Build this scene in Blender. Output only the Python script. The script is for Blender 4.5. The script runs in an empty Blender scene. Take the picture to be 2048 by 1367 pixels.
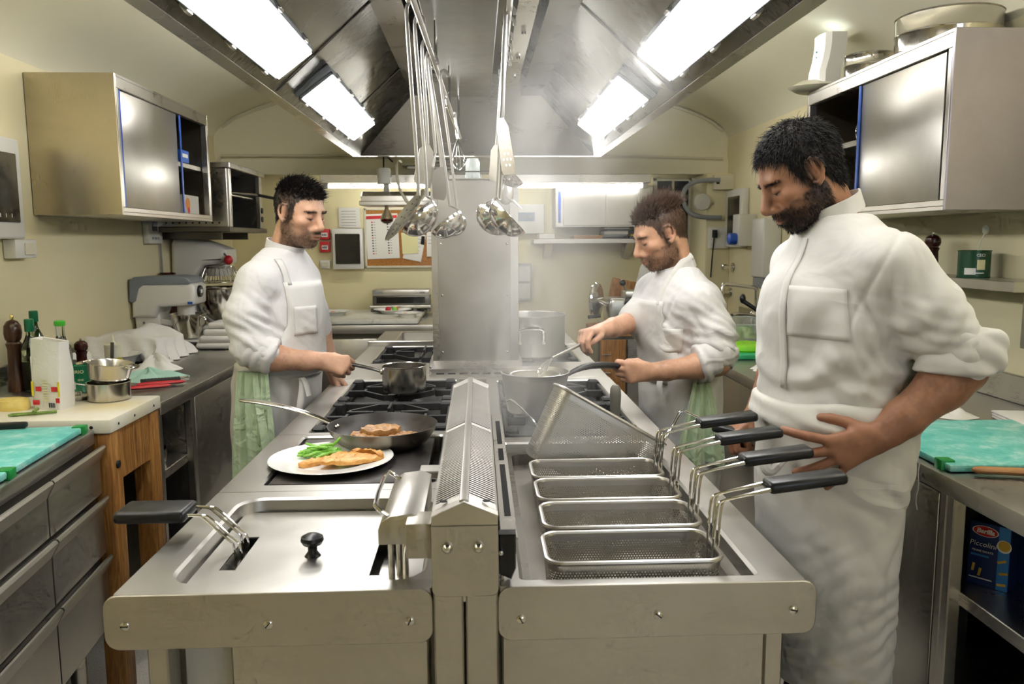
import bpy, bmesh, math, random
import numpy as np
from mathutils import Vector, Matrix

random.seed(7)
rng = np.random.default_rng(7)
sc = bpy.context.scene
COL = sc.collection

# ------------------------------------------------------------------ camera
cam_d = bpy.data.cameras.new('camera')
cam_d.sensor_width = 36.0
cam_d.lens = 28.0
cam_d.clip_start = 0.05
cam = bpy.data.objects.new('camera', cam_d)
COL.objects.link(cam)
_p, _y, _r = math.radians(7.2), math.radians(2.4), math.radians(-0.25)
_f = Vector((math.sin(_y)*math.cos(_p), math.cos(_y)*math.cos(_p), -math.sin(_p)))
_rt = Vector((math.cos(_y), -math.sin(_y), 0))
_up = _rt.cross(_f)
_R = math.cos(_r)*_rt + math.sin(_r)*_up
_U = -math.sin(_r)*_rt + math.cos(_r)*_up
cam.matrix_world = Matrix(((_R.x, _U.x, -_f.x, 0), (_R.y, _U.y, -_f.y, 0), (_R.z, _U.z, -_f.z, 1.48), (0, 0, 0, 1)))
sc.camera = cam
cam_d.dof.use_dof = True
cam_d.dof.focus_distance = 2.3
cam_d.dof.aperture_fstop = 7.0

# ------------------------------------------------------------------ world, exposure
w = bpy.data.worlds.new('world')
sc.world = w
w.use_nodes = True
w.node_tree.nodes['Background'].inputs[0].default_value = (0.8, 0.85, 1.0, 1)
w.node_tree.nodes['Background'].inputs[1].default_value = 0.05
sc.view_settings.view_transform = 'Standard'
sc.view_settings.look = 'None'
sc.view_settings.exposure = 0.0
sc.view_settings.gamma = 1.0
sc.view_settings.use_curve_mapping = False
HOOD_LAMP = 24.0
TUBE = 38.0           # emission of the bare tubes at the back
AISLE_FILL = 18.0  # added lamps over the aisles that brighten the room
VAULT_FILL = 68.0       # added tubes on top of the hood that light the vault
WINDOW_LIGHT = 5.0    # daylight in the added window behind the photographer
cy = sc.cycles
cy.use_denoising = True
cy.use_adaptive_sampling = True
cy.use_light_tree = False
cy.adaptive_threshold = .08
cy.adaptive_min_samples = 10
cy.max_bounces = 6
cy.diffuse_bounces = 4
cy.glossy_bounces = 3
cy.transmission_bounces = 6
cy.transparent_max_bounces = 16
cy.volume_bounces = 1
cy.sample_clamp_indirect = 6.0
cy.caustics_reflective = False
cy.caustics_refractive = False

# ------------------------------------------------------------------ materials
MATS = {}
def lin(h):
    h = h.lstrip('#')
    o = []
    for i in (0, 2, 4):
        c = int(h[i:i+2], 16)/255
        o.append(c/12.92 if c <= .04045 else ((c+.055)/1.055)**2.4)
    return (*o, 1)

class NT:
    """small node-tree writer"""
    def __init__(s, name):
        s.m = bpy.data.materials.new(name)
        s.m.use_nodes = True
        s.t = s.m.node_tree
        s.b = s.t.nodes['Principled BSDF']
        s.out = s.t.nodes['Material Output']
    def n(s, typ, **kw):
        x = s.t.nodes.new(typ)
        for k, v in kw.items():
            if k.startswith('i_'):
                x.inputs[k[2:].replace('_', ' ')].default_value = v
            else:
                setattr(x, k, v)
        return x
    def l(s, a, b):
        s.t.links.new(a, b)
    def coord(s, scale=(1, 1, 1), kind='Object', rot=(0, 0, 0)):
        tc = s.n('ShaderNodeTexCoord')
        mp = s.n('ShaderNodeMapping')
        mp.inputs['Scale'].default_value = scale
        mp.inputs['Rotation'].default_value = rot
        s.l(tc.outputs[kind], mp.inputs[0])
        return mp.outputs[0]
    def noise(s, co, scale, detail=4, rough=.55, dist=0):
        x = s.n('ShaderNodeTexNoise')
        x.inputs['Scale'].default_value = scale
        x.inputs['Detail'].default_value = detail
        x.inputs['Roughness'].default_value = rough
        x.inputs['Distortion'].default_value = dist
        if co is not None:
            s.l(co, x.inputs['Vector'])
        return x.outputs['Fac']
    def ramp(s, fac, stops):
        r = s.n('ShaderNodeValToRGB')
        e = r.color_ramp.elements
        while len(e) > 1:
            e.remove(e[-1])
        e[0].position, e[0].color = stops[0]
        for p, c in stops[1:]:
            q = e.new(p); q.color = c
        s.l(fac, r.inputs[0])
        return r.outputs[0]
    def rng(s, fac, a, b, f0=0., f1=1.):
        r = s.n('ShaderNodeMapRange')
        r.inputs[1].default_value, r.inputs[2].default_value = f0, f1
        r.inputs[3].default_value, r.inputs[4].default_value = a, b
        s.l(fac, r.inputs[0])
        return r.outputs[0]
    def bump(s, h, strength=.2, dist=.002, chain=None):
        b = s.n('ShaderNodeBump')
        b.inputs['Strength'].default_value = strength
        b.inputs['Distance'].default_value = dist
        s.l(h, b.inputs['Height'])
        if chain is not None:
            s.l(chain, b.inputs['Normal'])
        return b.outputs[0]
    def set(s, **kw):
        for k, v in kw.items():
            s.b.inputs[k.replace('_', ' ')].default_value = v

def plain(name, col, rough=.5, metal=0., bumps=None, vary=.0, **kw):
    """one-colour material with a little noise in tone and relief"""
    m = NT(name)
    c = lin(col) if isinstance(col, str) else (*col, 1)
    m.set(Roughness=rough, Metallic=metal, **kw)
    co = m.coord()
    if vary > 0:
        f = m.noise(co, 9, 5)
        lo = tuple(x*(1-vary) for x in c[:3])+(1,)
        hi = tuple(min(1, x*(1+vary)) for x in c[:3])+(1,)
        m.l(m.ramp(f, [(.3, lo), (.7, hi)]), m.b.inputs['Base Color'])
    else:
        m.b.inputs['Base Color'].default_value = c
    if bumps:
        m.l(m.bump(m.noise(co, bumps[0], 3), bumps[1], bumps[2] if len(bumps) > 2 else .002), m.b.inputs['Normal'])
    MATS[name] = m.m
    return m.m

def steel(name, col=(.60, .575, .53), rough=.28, streak=(1, 1, 60), amp=.10, smudge=.10, rr=None):
    """brushed stainless steel: streaks along one axis, smudges in the gloss"""
    m = NT(name)
    m.set(Metallic=1.0)
    co = m.coord(streak)
    st = m.noise(co, 14, 3, .6)
    co2 = m.coord()
    sm = m.noise(co2, 4.0, 6, .62, .4)
    mix = m.n('ShaderNodeMath', operation='MULTIPLY_ADD')
    m.l(st, mix.inputs[0]); mix.inputs[1].default_value = amp
    m.l(m.rng(sm, rough-smudge*.7, rough+smudge*.7, .2, .8), mix.inputs[2])
    sub = m.n('ShaderNodeMath', operation='SUBTRACT')
    m.l(mix.outputs[0], sub.inputs[0]); sub.inputs[1].default_value = amp*.5
    m.l(sub.outputs[0], m.b.inputs['Roughness'])
    lo = tuple(c*.86 for c in col)+(1,); hi = tuple(min(1, c*1.08) for c in col)+(1,)
    m.l(m.ramp(sm, [(.22, lo), (.78, hi)]), m.b.inputs['Base Color'])
    m.l(m.bump(st, .05, .0006), m.b.inputs['Normal'])
    MATS[name] = m.m
    return m.m

def emit(name, col, strength):
    m = NT(name)
    m.b.inputs['Base Color'].default_value = (.8, .8, .8, 1)
    m.b.inputs['Emission Color'].default_value = (*col, 1)
    m.b.inputs['Emission Strength'].default_value = strength
    MATS[name] = m.m
    return m.m

def glassy(name, col, rough=.03, ior=1.45, density=None):
    m = NT(name)
    m.b.inputs['Base Color'].default_value = lin(col)
    m.set(Roughness=rough, IOR=ior)
    m.b.inputs['Transmission Weight'].default_value = 1.0
    MATS[name] = m.m
    return m.m

# ------------------------------------------------------------------ object helpers
def tag(o, label=None, cat=None, group=None, kind=None):
    if label: o['label'] = label
    if cat: o['category'] = cat
    if group: o['group'] = group
    if kind: o['kind'] = kind
    return o

def thing(name, label, cat, loc=(0, 0, 0), group=None):
    o = bpy.data.objects.new(name, None)
    o.empty_display_size = .05
    COL.objects.link(o)
    o.location = loc
    return tag(o, label, cat, group)

def put(name, me, mat, parent=None, kind=None):
    """link mesh data given in world coordinates, keeping it in place under its parent"""
    o = bpy.data.objects.new(name, me)
    COL.objects.link(o)
    mats = mat if isinstance(mat, (list, tuple)) else [mat]
    if not me.materials:
        for q in mats:
            me.materials.append(MATS[q] if isinstance(q, str) else q)
    if parent is not None:
        o.parent = parent
        L = parent.location if parent.type == 'EMPTY' else Vector((0, 0, 0))
        o.matrix_parent_inverse = Matrix.Translation(-L)
    if kind: o['kind'] = kind
    return o

class MB:
    """collects shapes and links them as ONE mesh object"""
    def __init__(s):
        s.bm = bmesh.new()
        s.mi = 0
    def _xf(s, vs, M):
        if M is not None:
            for v in vs:
                v.co = M @ v.co
    def box(s, x0, x1, y0, y1, z0, z1, bev=0., seg=1, M=None):
        if x0 > x1: x0, x1 = x1, x0
        if y0 > y1: y0, y1 = y1, y0
        if z0 > z1: z0, z1 = z1, z0
        bm = s.bm
        vs = [bm.verts.new((x, y, z)) for x in (x0, x1) for y in (y0, y1) for z in (z0, z1)]
        fs = [bm.faces.new([vs[i] for i in q]) for q in ((0, 1, 3, 2), (4, 6, 7, 5), (0, 4, 5, 1), (2, 3, 7, 6), (0, 2, 6, 4), (1, 5, 7, 3))]
        for f in fs: f.material_index = s.mi
        s._xf(vs, M)
        if bev > 0:
            es = list({e for f in fs for e in f.edges})
            bmesh.ops.bevel(bm, geom=es, offset=min(bev, .49*min(x1-x0, y1-y0, z1-z0)), segments=seg, affect='EDGES', profile=.5, material=-1)
        return s
    def grid(s, rows, closed_u=False, closed_v=False, flip=False):
        """rows: list of rows of points -> quads"""
        bm = s.bm
        R = [[bm.verts.new(p) for p in r] for r in rows]
        nu, nv = len(R), len(R[0])
        for i in range(nu if closed_u else nu-1):
            for j in range(nv if closed_v else nv-1):
                a, b, c, d = R[i][j], R[(i+1) % nu][j], R[(i+1) % nu][(j+1) % nv], R[i][(j+1) % nv]
                q = [a, d, c, b] if flip else [a, b, c, d]
                try:
                    f = bm.faces.new(q); f.material_index = s.mi
                except ValueError:
                    pass
        return R
    def face(s, pts):
        f = s.bm.faces.new([s.bm.verts.new(p) for p in pts]); f.material_index = s.mi
        return f
    def cap(s, ring, flip=False):
        try:
            f = s.bm.faces.new(list(reversed(ring)) if flip else ring); f.material_index = s.mi
        except ValueError:
            pass
    def tube(s, pts, r, n=8, caps=True, closed=False, smooth=0, sx=1., sy=1.):
        """round bar along a path; r a number or one per point; sx,sy squash the section"""
        P = [Vector(p) for p in pts]
        rr = list(r) if isinstance(r, (list, tuple)) else [r]*len(P)
        for _ in range(smooth):
            Q, q = [], []
            for i in range(len(P)-1):
                Q += [P[i].lerp(P[i+1], .25), P[i].lerp(P[i+1], .75)]
                q += [rr[i]*.75+rr[i+1]*.25, rr[i]*.25+rr[i+1]*.75]
            if closed:
                Q += [P[-1].lerp(P[0], .25), P[-1].lerp(P[0], .75)]; q += [rr[-1], rr[0]]
            else:
                Q = [P[0]]+Q+[P[-1]]; q = [rr[0]]+q+[rr[-1]]
            P, rr = Q, q
        m = len(P)
        up = None
        rows = []
        for i in range(m):
            if closed: t = P[(i+1) % m]-P[i-1]
            else: t = P[min(i+1, m-1)]-P[max(i-1, 0)]
            if t.length < 1e-9: t = Vector((0, 0, 1))
            t.normalize()
            if up is None:
                up = Vector((0, 0, 1)) if abs(t.z) < .9 else Vector((0, 1, 0))
            u = t.cross(up)
            if u.length < 1e-6: u = t.orthogonal()
            u.normalize()
            v = u.cross(t); up = v
            rows.append([P[i]+rr[i]*(math.cos(2*math.pi*k/n)*sx*u+math.sin(2*math.pi*k/n)*sy*v) for k in range(n)])
        R = s.grid(rows, closed_u=closed, closed_v=True)
        if caps and not closed:
            s.cap(R[0], True); s.cap(R[-1])
        return s
    def lathe(s, prof, c=(0, 0, 0), n=32, M=None, caps=(False, False), sx=1., sy=1.):
        """prof: (radius, height) pairs spun round z at c"""
        rows = []
        for r, z in prof:
            row = []
            for k in range(n):
                a = 2*math.pi*k/n
                p = Vector((r*sx*math.cos(a), r*sy*math.sin(a), z))
                row.append((M @ p if M is not None else p)+Vector(c))
            rows.append(row)
        R = s.grid(rows, closed_v=True, flip=True)
        if caps[0]: s.cap(R[0], True)
        if caps[1]: s.cap(R[-1])
        return s
    def prism(s, poly, axis, a, b, bev=0., seg=2):
        """poly: 2-D outline, extruded along axis from a to b (x: poly=(y,z); y: (x,z); z: (x,y))"""
        def P(p, t):
            return {'x': (t, p[0], p[1]), 'y': (p[0], t, p[1]), 'z': (p[0], p[1], t)}[axis]
        A = [s.bm.verts.new(P(p, a)) for p in poly]
        Bv = [s.bm.verts.new(P(p, b)) for p in poly]
        fs = []
        n = len(poly)
        for i in range(n):
            fs.append(s.bm.faces.new([A[i], A[(i+1) % n], Bv[(i+1) % n], Bv[i]]))
        fs.append(s.bm.faces.new(A[::-1])); fs.append(s.bm.faces.new(Bv))
        for f in fs: f.material_index = s.mi
        bmesh.ops.recalc_face_normals(s.bm, faces=fs)
        if bev > 0:
            es = list({e for f in fs[-2:] for e in f.edges})
            bmesh.ops.bevel(s.bm, geom=es, offset=bev, segments=seg, affect='EDGES', profile=.5, material=-1)
        return s
    def ball(s, c, r, n=16, m=10, M=None):
        rx, ry, rz = r if isinstance(r, (tuple, list)) else (r, r, r)
        rows = []
        for i in range(m+1):
            t = math.pi*i/m
            row = []
            for k in range(n):
                a = 2*math.pi*k/n
                p = Vector((rx*math.sin(t)*math.cos(a), ry*math.sin(t)*math.sin(a), -rz*math.cos(t)))
                row.append((M @ p if M is not None else p)+Vector(c))
            rows.append(row)
        s.grid(rows, closed_v=True, flip=True)
        return s
    def mesh(s, name='mesh', smooth=True, angle=35, weld=False):
        if weld:
            bmesh.ops.remove_doubles(s.bm, verts=s.bm.verts, dist=1e-6)
        me = bpy.data.meshes.new(name)
        s.bm.to_mesh(me)
        s.bm.free()
        if smooth:
            me.polygons.foreach_set('use_smooth', [True]*len(me.polygons))
            me.set_sharp_from_angle(angle=math.radians(angle))
        return me
    def build(s, name, mat, parent=None, kind=None, smooth=True, angle=35, weld=False):
        return put(name, s.mesh(name, smooth, angle, weld), mat, parent, kind)

def rrect(x0, x1, y0, y1, r, n=5, corners=(1, 1, 1, 1)):
    """rounded rectangle outline, counter-clockwise from lower right"""
    o = []
    for (cx, cy_, a0, on) in ((x1-r, y0+r, -90, corners[0]), (x1-r, y1-r, 0, corners[1]), (x0+r, y1-r, 90, corners[2]), (x0+r, y0+r, 180, corners[3])):
        if on:
            for k in range(n+1):
                a = math.radians(a0+90*k/n)
                o.append((cx+r*math.cos(a), cy_+r*math.sin(a)))
        else:
            a = math.radians(a0+45)
            o.append((cx+r*(1 if math.cos(a) > 0 else -1), cy_+r*(1 if math.sin(a) > 0 else -1)))
    return o

def struct(o):
    o['kind'] = 'structure'
    return o

def rotz(a): return Matrix.Rotation(math.radians(a), 4, 'Z')
def xf(loc, rx=0, ry=0, rz=0):
    return Matrix.Translation(loc) @ Matrix.Rotation(math.radians(rz), 4, 'Z') @ Matrix.Rotation(math.radians(ry), 4, 'Y') @ Matrix.Rotation(math.radians(rx), 4, 'X')
# ------------------------------------------------------------------ shared materials
steel('steel', rough=.30)                                   # vertical / general sheet
steel('steel_top', (.55, .535, .50), .36, (40, 1, 1), .12, .12)
steel('steel_front', (.53, .50, .44), .40, (60, 1, 1), .10, .06)
steel('steel_x', (.58, .555, .51), .34, (1, 1, 70), .10, .08)
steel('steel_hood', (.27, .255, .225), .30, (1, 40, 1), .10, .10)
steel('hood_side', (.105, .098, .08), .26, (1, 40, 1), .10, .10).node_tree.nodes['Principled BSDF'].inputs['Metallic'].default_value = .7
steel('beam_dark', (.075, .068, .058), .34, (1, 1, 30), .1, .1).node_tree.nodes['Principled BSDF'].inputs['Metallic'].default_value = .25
steel('column_steel', (.43, .41, .37), .36, (1, 1, 60), .10, .12)
steel('steel_polished', (.68, .66, .62), .12, (1, 1, 30), .05, .05)
steel('steel_satin', (.60, .58, .54), .33, (1, 1, 40), .08, .08)
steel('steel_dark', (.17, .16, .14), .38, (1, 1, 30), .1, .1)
steel('pot_steel', (.60, .57, .52), .22, (1, 1, 60), .10, .08)
plain('black_plastic', '#17181a', .35, bumps=(300, .05))
plain('black_rubber', '#0e0e0f', .55)
plain('cast_iron', '#1c1c1d', .55, bumps=(220, .25, .001), vary=.2)
plain('enamel_dark', '#2a2826', .38, vary=.3)
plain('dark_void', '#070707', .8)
plain('white_plastic', '#dcdad2', .38)
plain('cream_plastic', '#d6d0b8', .42)
plain('grey_plastic', '#8b8f92', .45)
plain('blue_plastic', '#1c4fb4', .38)
plain('red_plastic', '#c22430', .38)
plain('green_plastic', '#128a3f', .4)
plain('smoked_panel', '#23211e', .12)
plain('chrome', (.75, .74, .72), .08, 1.0)
plain('cloth_white', '#e6e3dd', .85, bumps=(60, .25, .004))
plain('porcelain', '#efeeea', .12)
plain('paper', '#e4e1d8', .8)
emit('lamp_glow', (1.0, .985, .96), HOOD_LAMP)
emit('tube_glow', (1.0, .98, .92), TUBE)
emit('aisle_fill_glow', (1.0, .98, .95), AISLE_FILL)
emit('vault_fill_glow', (1.0, .97, .93), VAULT_FILL)
emit('day_glow', (.70, .80, 1.0), WINDOW_LIGHT)

def wall_mat(name, a, b, c):
    m = NT(name)
    m.set(Roughness=.72)
    co = m.coord()
    f = m.noise(co, 1.3, 6, .6, .3)
    m.l(m.ramp(f, [(.25, lin(a)), (.5, lin(b)), (.8, lin(c))]), m.b.inputs['Base Color'])
    m.l(m.bump(m.noise(co, 55, 4), .12, .002), m.b.inputs['Normal'])
    MATS[name] = m.m
wall_mat('wall_paint', '#e4d8ae', '#e9dfb8', '#eee4c0')
wall_mat('back_paint', '#e8dcaa', '#ece1b2', '#f0e6ba')
wall_mat('vault_paint', '#e2dcc0', '#e9e3c8', '#eee9d2')
m = NT('floor_screed')
m.set(Roughness=.55)
co = m.coord()
m.l(m.ramp(m.noise(co, 160, 3, .7), [(.35, lin('#b5b0a6')), (.55, lin('#d0cbc0')), (.75, lin('#dcd8ce'))]), m.b.inputs['Base Color'])
m.l(m.rng(m.noise(co, 3, 5), .4, .7), m.b.inputs['Roughness'])
MATS['floor_screed'] = m.m

# ------------------------------------------------------------------ room shell
XL, XR, YB, YF, YL = -1.97, 1.93, 6.55, -1.8, 6.2       # walls, back, front, gable
def vault(x):
    t = max(0., 1-((x+.02)/1.955)**2)
    return 2.23+.45*t**.5
struct(MB().box(XL-.2, XR+.2, YF-.2, YB+.2, -.1, 0).build('floor', 'floor_screed'))
struct(MB().box(XL-.15, XL, YF-.15, YB+.15, 0, 2.45).build('wall_left', 'wall_paint'))
struct(MB().box(XR, XR+.15, YF-.15, YB+.15, 0, 2.45).build('wall_right', 'wall_paint'))
struct(MB().box(XL, XR, YB, YB+.15, 0, 2.5).build('wall_back', 'back_paint'))
struct(MB().box(XL-.15, XR+.15, YF-.15, YF, 0, 2.85).build('wall_front', 'wall_paint'))
b = MB()
xs = [XL+(XR-XL)*(.5-.5*math.cos(math.pi*i/28)) for i in range(29)]
b.grid([[(x, YF, vault(x)), (x, YL+.02, vault(x))] for x in xs])
b.grid([[(x, YF, vault(x)+.12), (x, YL+.02, vault(x)+.12)] for x in xs], flip=True)
struct(b.build('ceiling', 'vault_paint'))
# gable wall over the bay at the back, with a plastered beam along its foot
b = MB()
b.prism([(XL, 1.995), (XR, 1.995)]+[(x, vault(x)+.02) for x in reversed(xs)], 'y', YL, YL+.12)
struct(b.build('wall_gable', 'vault_paint'))
struct(MB().box(XL, XR, YL-.03, YL+.0, 1.985, 2.105, .004).build('wall_beam', 'vault_paint'))
struct(MB().box(XL, XR, YL+.12, YB, 2.28, 2.4).build('ceiling', 'vault_paint'))
struct(MB().box(1.74, XR, YL-.12, YB, 0, 1.985, .004).build('wall_pier', 'wall_paint'))
# conduits that run along the gable and round the vault
b = MB()
b.tube([(XL+.02, YL-.045, 2.05), (XL+.06, YL-.045, 2.125), (-.5, YL-.045, 2.125), (1.2, YL-.045, 2.12), (1.88, YL-.045, 2.10)], .011, 8)
o = b.build('wall_conduit', 'cream_plastic'); tag(o, 'thin painted conduit running level along the gable wall below the hood', 'conduit')
b = MB(); b.tube([(x, YL-.015, vault(x)-.02) for x in np.linspace(1.1, 1.88, 12)], .013, 8)
o = b.build('wall_conduit', 'cream_plastic'); tag(o, 'thin painted conduit following the vault down towards the sink', 'conduit')
b = MB(); b.tube([(x, YL-.015, vault(x)-.02) for x in np.linspace(-1.90, -1.0, 12)], .009, 8)
o = b.build('wall_conduit', 'cream_plastic'); tag(o, 'thin painted conduit following the vault above the wall oven', 'conduit')

# added window behind the photographer; added lamps over the aisles, out of view
win = MB().box(.75, 1.65, YF+.001, YF+.01, 1.0, 1.95).build('window_1', 'day_glow'); struct(win)
for (a0, a1, z0, z1) in ((.70, .75, .95, 2.0), (1.65, 1.70, .95, 2.0), (.70, 1.70, .95, 1.0), (.70, 1.70, 1.95, 2.0), (1.18, 1.22, 1.0, 1.95)):
    MB().box(a0, a1, YF, YF+.04, z0, z1, .004).build('window_frame', 'white_plastic', win)
for k, (x, y) in enumerate(((-1.34, 1.25), (1.34, 1.25))):
    t = thing('added_aisle_lamp', ('added fluorescent tube lamp hanging over the drawer-unit aisle, out of the picture', 'added fluorescent tube lamp hanging over the pasta-shelf aisle, out of the picture')[k], 'lamp', (x, y, 2.15), 'added lamps over the aisles')
    for yy in (y-.5, y+.5):
        MB().tube([(x, yy, 2.18), (x, yy, vault(x)+.002)], .006, 8).build('hanger', 'chrome', t)
    MB().box(x-.03, x+.03, y-.65, y+.65, 2.150, 2.180, .006).build('housing', 'white_plastic', t)
    for xx in (x-.10, x+.10):
        MB().tube([(xx, y-.62, 2.165), (xx, y+.62, 2.165)], .019, 6, caps=False).build('tube', 'aisle_fill_glow', t)
        for yy in (y-.635, y+.635):
            MB().box(min(x, xx)-.02, max(x, xx)+.02, yy-.012, yy+.012, 2.145, 2.185, .004).build('lamp_holder', 'white_plastic', t)

# ------------------------------------------------------------------ extractor hood
HX0, HX1, HY0, HY1, HZ = -.80, .81, .72, 5.30, 2.03
hood = thing('extractor_hood', 'long stainless steel extractor hood hanging over the cooking island', 'hood', (0, 3.0, HZ))
b = MB()
b.box(HX0, HX0+.004, HY0, HY1, HZ, 2.36); b.box(HX1-.004, HX1, HY0, HY1, HZ, 2.36)
b.box(HX0, HX1, HY1-.004, HY1, HZ, 2.36); b.box(HX0, HX1, HY0, HY0+.004, HZ, 2.36)
b.build('skirt', 'steel_hood', hood)
b = MB()
b.box(HX0, HX0+.055, HY0, HY1, HZ-.003, HZ, .001); b.box(HX1-.055, HX1, HY0, HY1, HZ-.003, HZ, .001)
b.box(HX0+.055, HX1-.055, HY1-.045, HY1, HZ-.003, HZ, .001); b.box(HX0+.055, HX1-.055, HY0, HY0+.05, HZ-.003, HZ, .001)
b.build('drip_flange', 'steel', hood)
LXp, RXp = HX0+.055, HX1-.055
MB().box(LXp, RXp, HY1-.05, HY1-.046, HZ, HZ+.09).build('end_gutter', 'steel_hood', hood)
MB().box(LXp, RXp, HY0+.046, HY0+.05, HZ, HZ+.09).build('end_gutter', 'steel_hood', hood)
TX0, TX1, TY0, TY1, TZ = -.27, .27, HY0+.5, 4.86, 2.46
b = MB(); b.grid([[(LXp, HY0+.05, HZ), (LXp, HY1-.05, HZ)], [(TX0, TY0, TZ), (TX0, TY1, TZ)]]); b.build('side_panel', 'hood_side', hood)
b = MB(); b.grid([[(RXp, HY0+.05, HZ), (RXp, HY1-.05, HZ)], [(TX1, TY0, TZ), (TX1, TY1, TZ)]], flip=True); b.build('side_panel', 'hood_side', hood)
b = MB(); b.grid([[(LXp, HY1-.05, HZ+.0), (RXp, HY1-.05, HZ+.0)], [(TX0, TY1, TZ), (TX1, TY1, TZ)]]); b.build('end_panel', 'steel_hood', hood)
b = MB(); b.grid([[(LXp, HY0+.05, HZ), (RXp, HY0+.05, HZ)], [(TX0, TY0, TZ), (TX1, TY0, TZ)]], flip=True); b.build('end_panel', 'steel_hood', hood)
MB().box(TX0, TX1, TY0, TY1, TZ, TZ+.01).build('top_panel', 'steel_hood', hood)
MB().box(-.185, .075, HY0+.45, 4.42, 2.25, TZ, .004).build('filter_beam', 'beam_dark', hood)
# seams between side panels
for y in (1.9, 3.07, 4.2):
    for (x0, x1) in ((LXp, TX0), (RXp, TX1)):
        MB().tube([(x0+(x1-x0)*.02, y, HZ+.004), (x1, y, TZ-.004)], .003, 6).build('panel_seam', 'steel_dark', hood)
# inside stiffener rail along each side, right one with bolts
for sgn, xx in ((1, .185),):
    b = MB(); b.box(xx-.04, xx+.03, 1.3, 4.3, 2.285, 2.291, .001); b.box(xx+.026, xx+.03, 1.3, 4.3, 2.291, 2.33, .001)
    b.build('bolt_rail', 'steel', hood)
for y in (1.9, 2.33, 2.75, 3.2, 3.62, 4.05):
    MB().lathe([(0, -.012), (.009, -.010), (.010, 0), (.005, .001), (.005, .016)], (.185, y, 2.284), 10).build('bolt', 'chrome', hood)

def hood_lamp(side, y0, y1, label):
    s = -1 if side == 'l' else 1
    c = Vector((s*.642, (y0+y1)/2, 2.107))
    u = Vector((-s*.80, 0, .60)); nrm = Vector((-s*.60, 0, -.80))
    yv = Vector((0, 1, 0))
    M = Matrix(((u.x, yv.x, nrm.x, c.x), (u.y, yv.y, nrm.y, c.y), (u.z, yv.z, nrm.z, c.z), (0, 0, 0, 1)))
    L = (y1-y0)/2
    t = thing('hood_lamp', label, 'lamp', c, 'lamps inside the extractor hood')
    MB().box(-.088, .088, -L-.012, L+.012, -.018, .012, .008, 2, M=M).build('housing', 'grey_plastic', t)
    b = MB()
    for w_, ll, z in ((.083, L+.006, .012), ):
        b.box(-w_, -w_+.010, -ll, ll, z, z+.012, .003, 1, M); b.box(w_-.010, w_, -ll, ll, z, z+.012, .003, 1, M)
        b.box(-w_, w_, -ll, -ll+.012, z, z+.012, .003, 1, M); b.box(-w_, w_, ll-.012, ll, z, z+.012, .003, 1, M)
    b.build('gasket', 'grey_plastic', t)
    MB().box(-.072, .072, -L+.008, L-.008, .010, .032, M=M).build('diffuser', 'lamp_glow', t)
    for k in range(4):
        yy = -L+.12+k*(2*L-.24)/3
        for xx in (-.088, .088):
            MB().box(xx-.006, xx+.006, yy-.018, yy+.018, .0, .028, .003, 1, M=M).build('clip', 'steel_satin', t)
hood_lamp('l', 1.58, 2.88, 'glowing strip lamp in the hood nearest the drawer-unit side, larger in view')
hood_lamp('l', 3.27, 4.56, 'glowing strip lamp in the hood above the man holding the saucepan')
hood_lamp('r', 1.58, 2.88, 'glowing strip lamp in the hood cut off by the picture edge, towards the bearded man')
hood_lamp('r', 3.27, 4.56, 'glowing strip lamp in the hood above the man with the whisk')

# added indirect light: tube battens put on top of the hood to brighten the vault
for sx, nm in ((-1, 'drawer-unit'), (1, 'pasta-shelf')):
    for k, y in enumerate((1.75, 3.05, 4.35)):
        x = sx*.70
        t = thing('tube_lamp', ('nearest', 'middle', 'farthest')[k]+' of the added tube lamps lying on top of the hood, '+nm+' side', 'lamp', (x, y, 2.36), 'added tube lamps on top of the hood')
        MB().box(x-.04, x+.04, y-.60, y+.60, 2.36, 2.375, .003).build('housing', 'white_plastic', t)
        MB().tube([(x, y-.57, 2.410), (x, y+.57, 2.410)], .016, 6, caps=False).build('tube', 'vault_fill_glow', t)
        for yy in (y-.585, y+.585):
            MB().box(x-.02, x+.02, yy-.012, yy+.012, 2.375, 2.43, .003).build('lamp_holder', 'white_plastic', t)
b = MB(); b.box(HX0, TX0, HY0, HY1, 2.352, 2.36); b.box(TX1, HX1, HY0, HY1, 2.352, 2.36); b.build('top_deck', 'steel_hood', hood)

# ------------------------------------------------------------------ cooking island
RZ = .90
isl = thing('cooking_range', 'long stainless steel cooking range island with fryer, griddle, burners and pasta cooker', 'range', (0, 3.2, 0))
def top_plate(x0, x1, y0, y1, hx0, hx1, hy0, hy1, r, depth=.03, mat='steel_top', wallmat=None, bottom='enamel_dark', z=RZ):
    """worktop with a rounded well pressed into it"""
    n = 6
    outer = rrect(x0, x1, y0, y1, .004, n); inner = rrect(hx0, hx1, hy0, hy1, r, n)
    inn2 = rrect(hx0+.006, hx1-.006, hy0+.006, hy1-.006, max(r-.006, .003), n)
    low = rrect(hx0+.010, hx1-.010, hy0+.010, hy1-.010, max(r-.01, .003), n)
    b = MB()
    b.grid([[(*p, z-.03) for p in outer], [(*p, z) for p in outer], [(*p, z) for p in inner], [(*p, z-.005) for p in inn2], [(*p, z-depth) for p in low]], closed_v=True)
    b.build('worktop', mat, isl)
    if bottom:
        b = MB(); b.face([(*p, z-depth) for p in low]); b.build('well_floor', bottom, isl)
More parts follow.
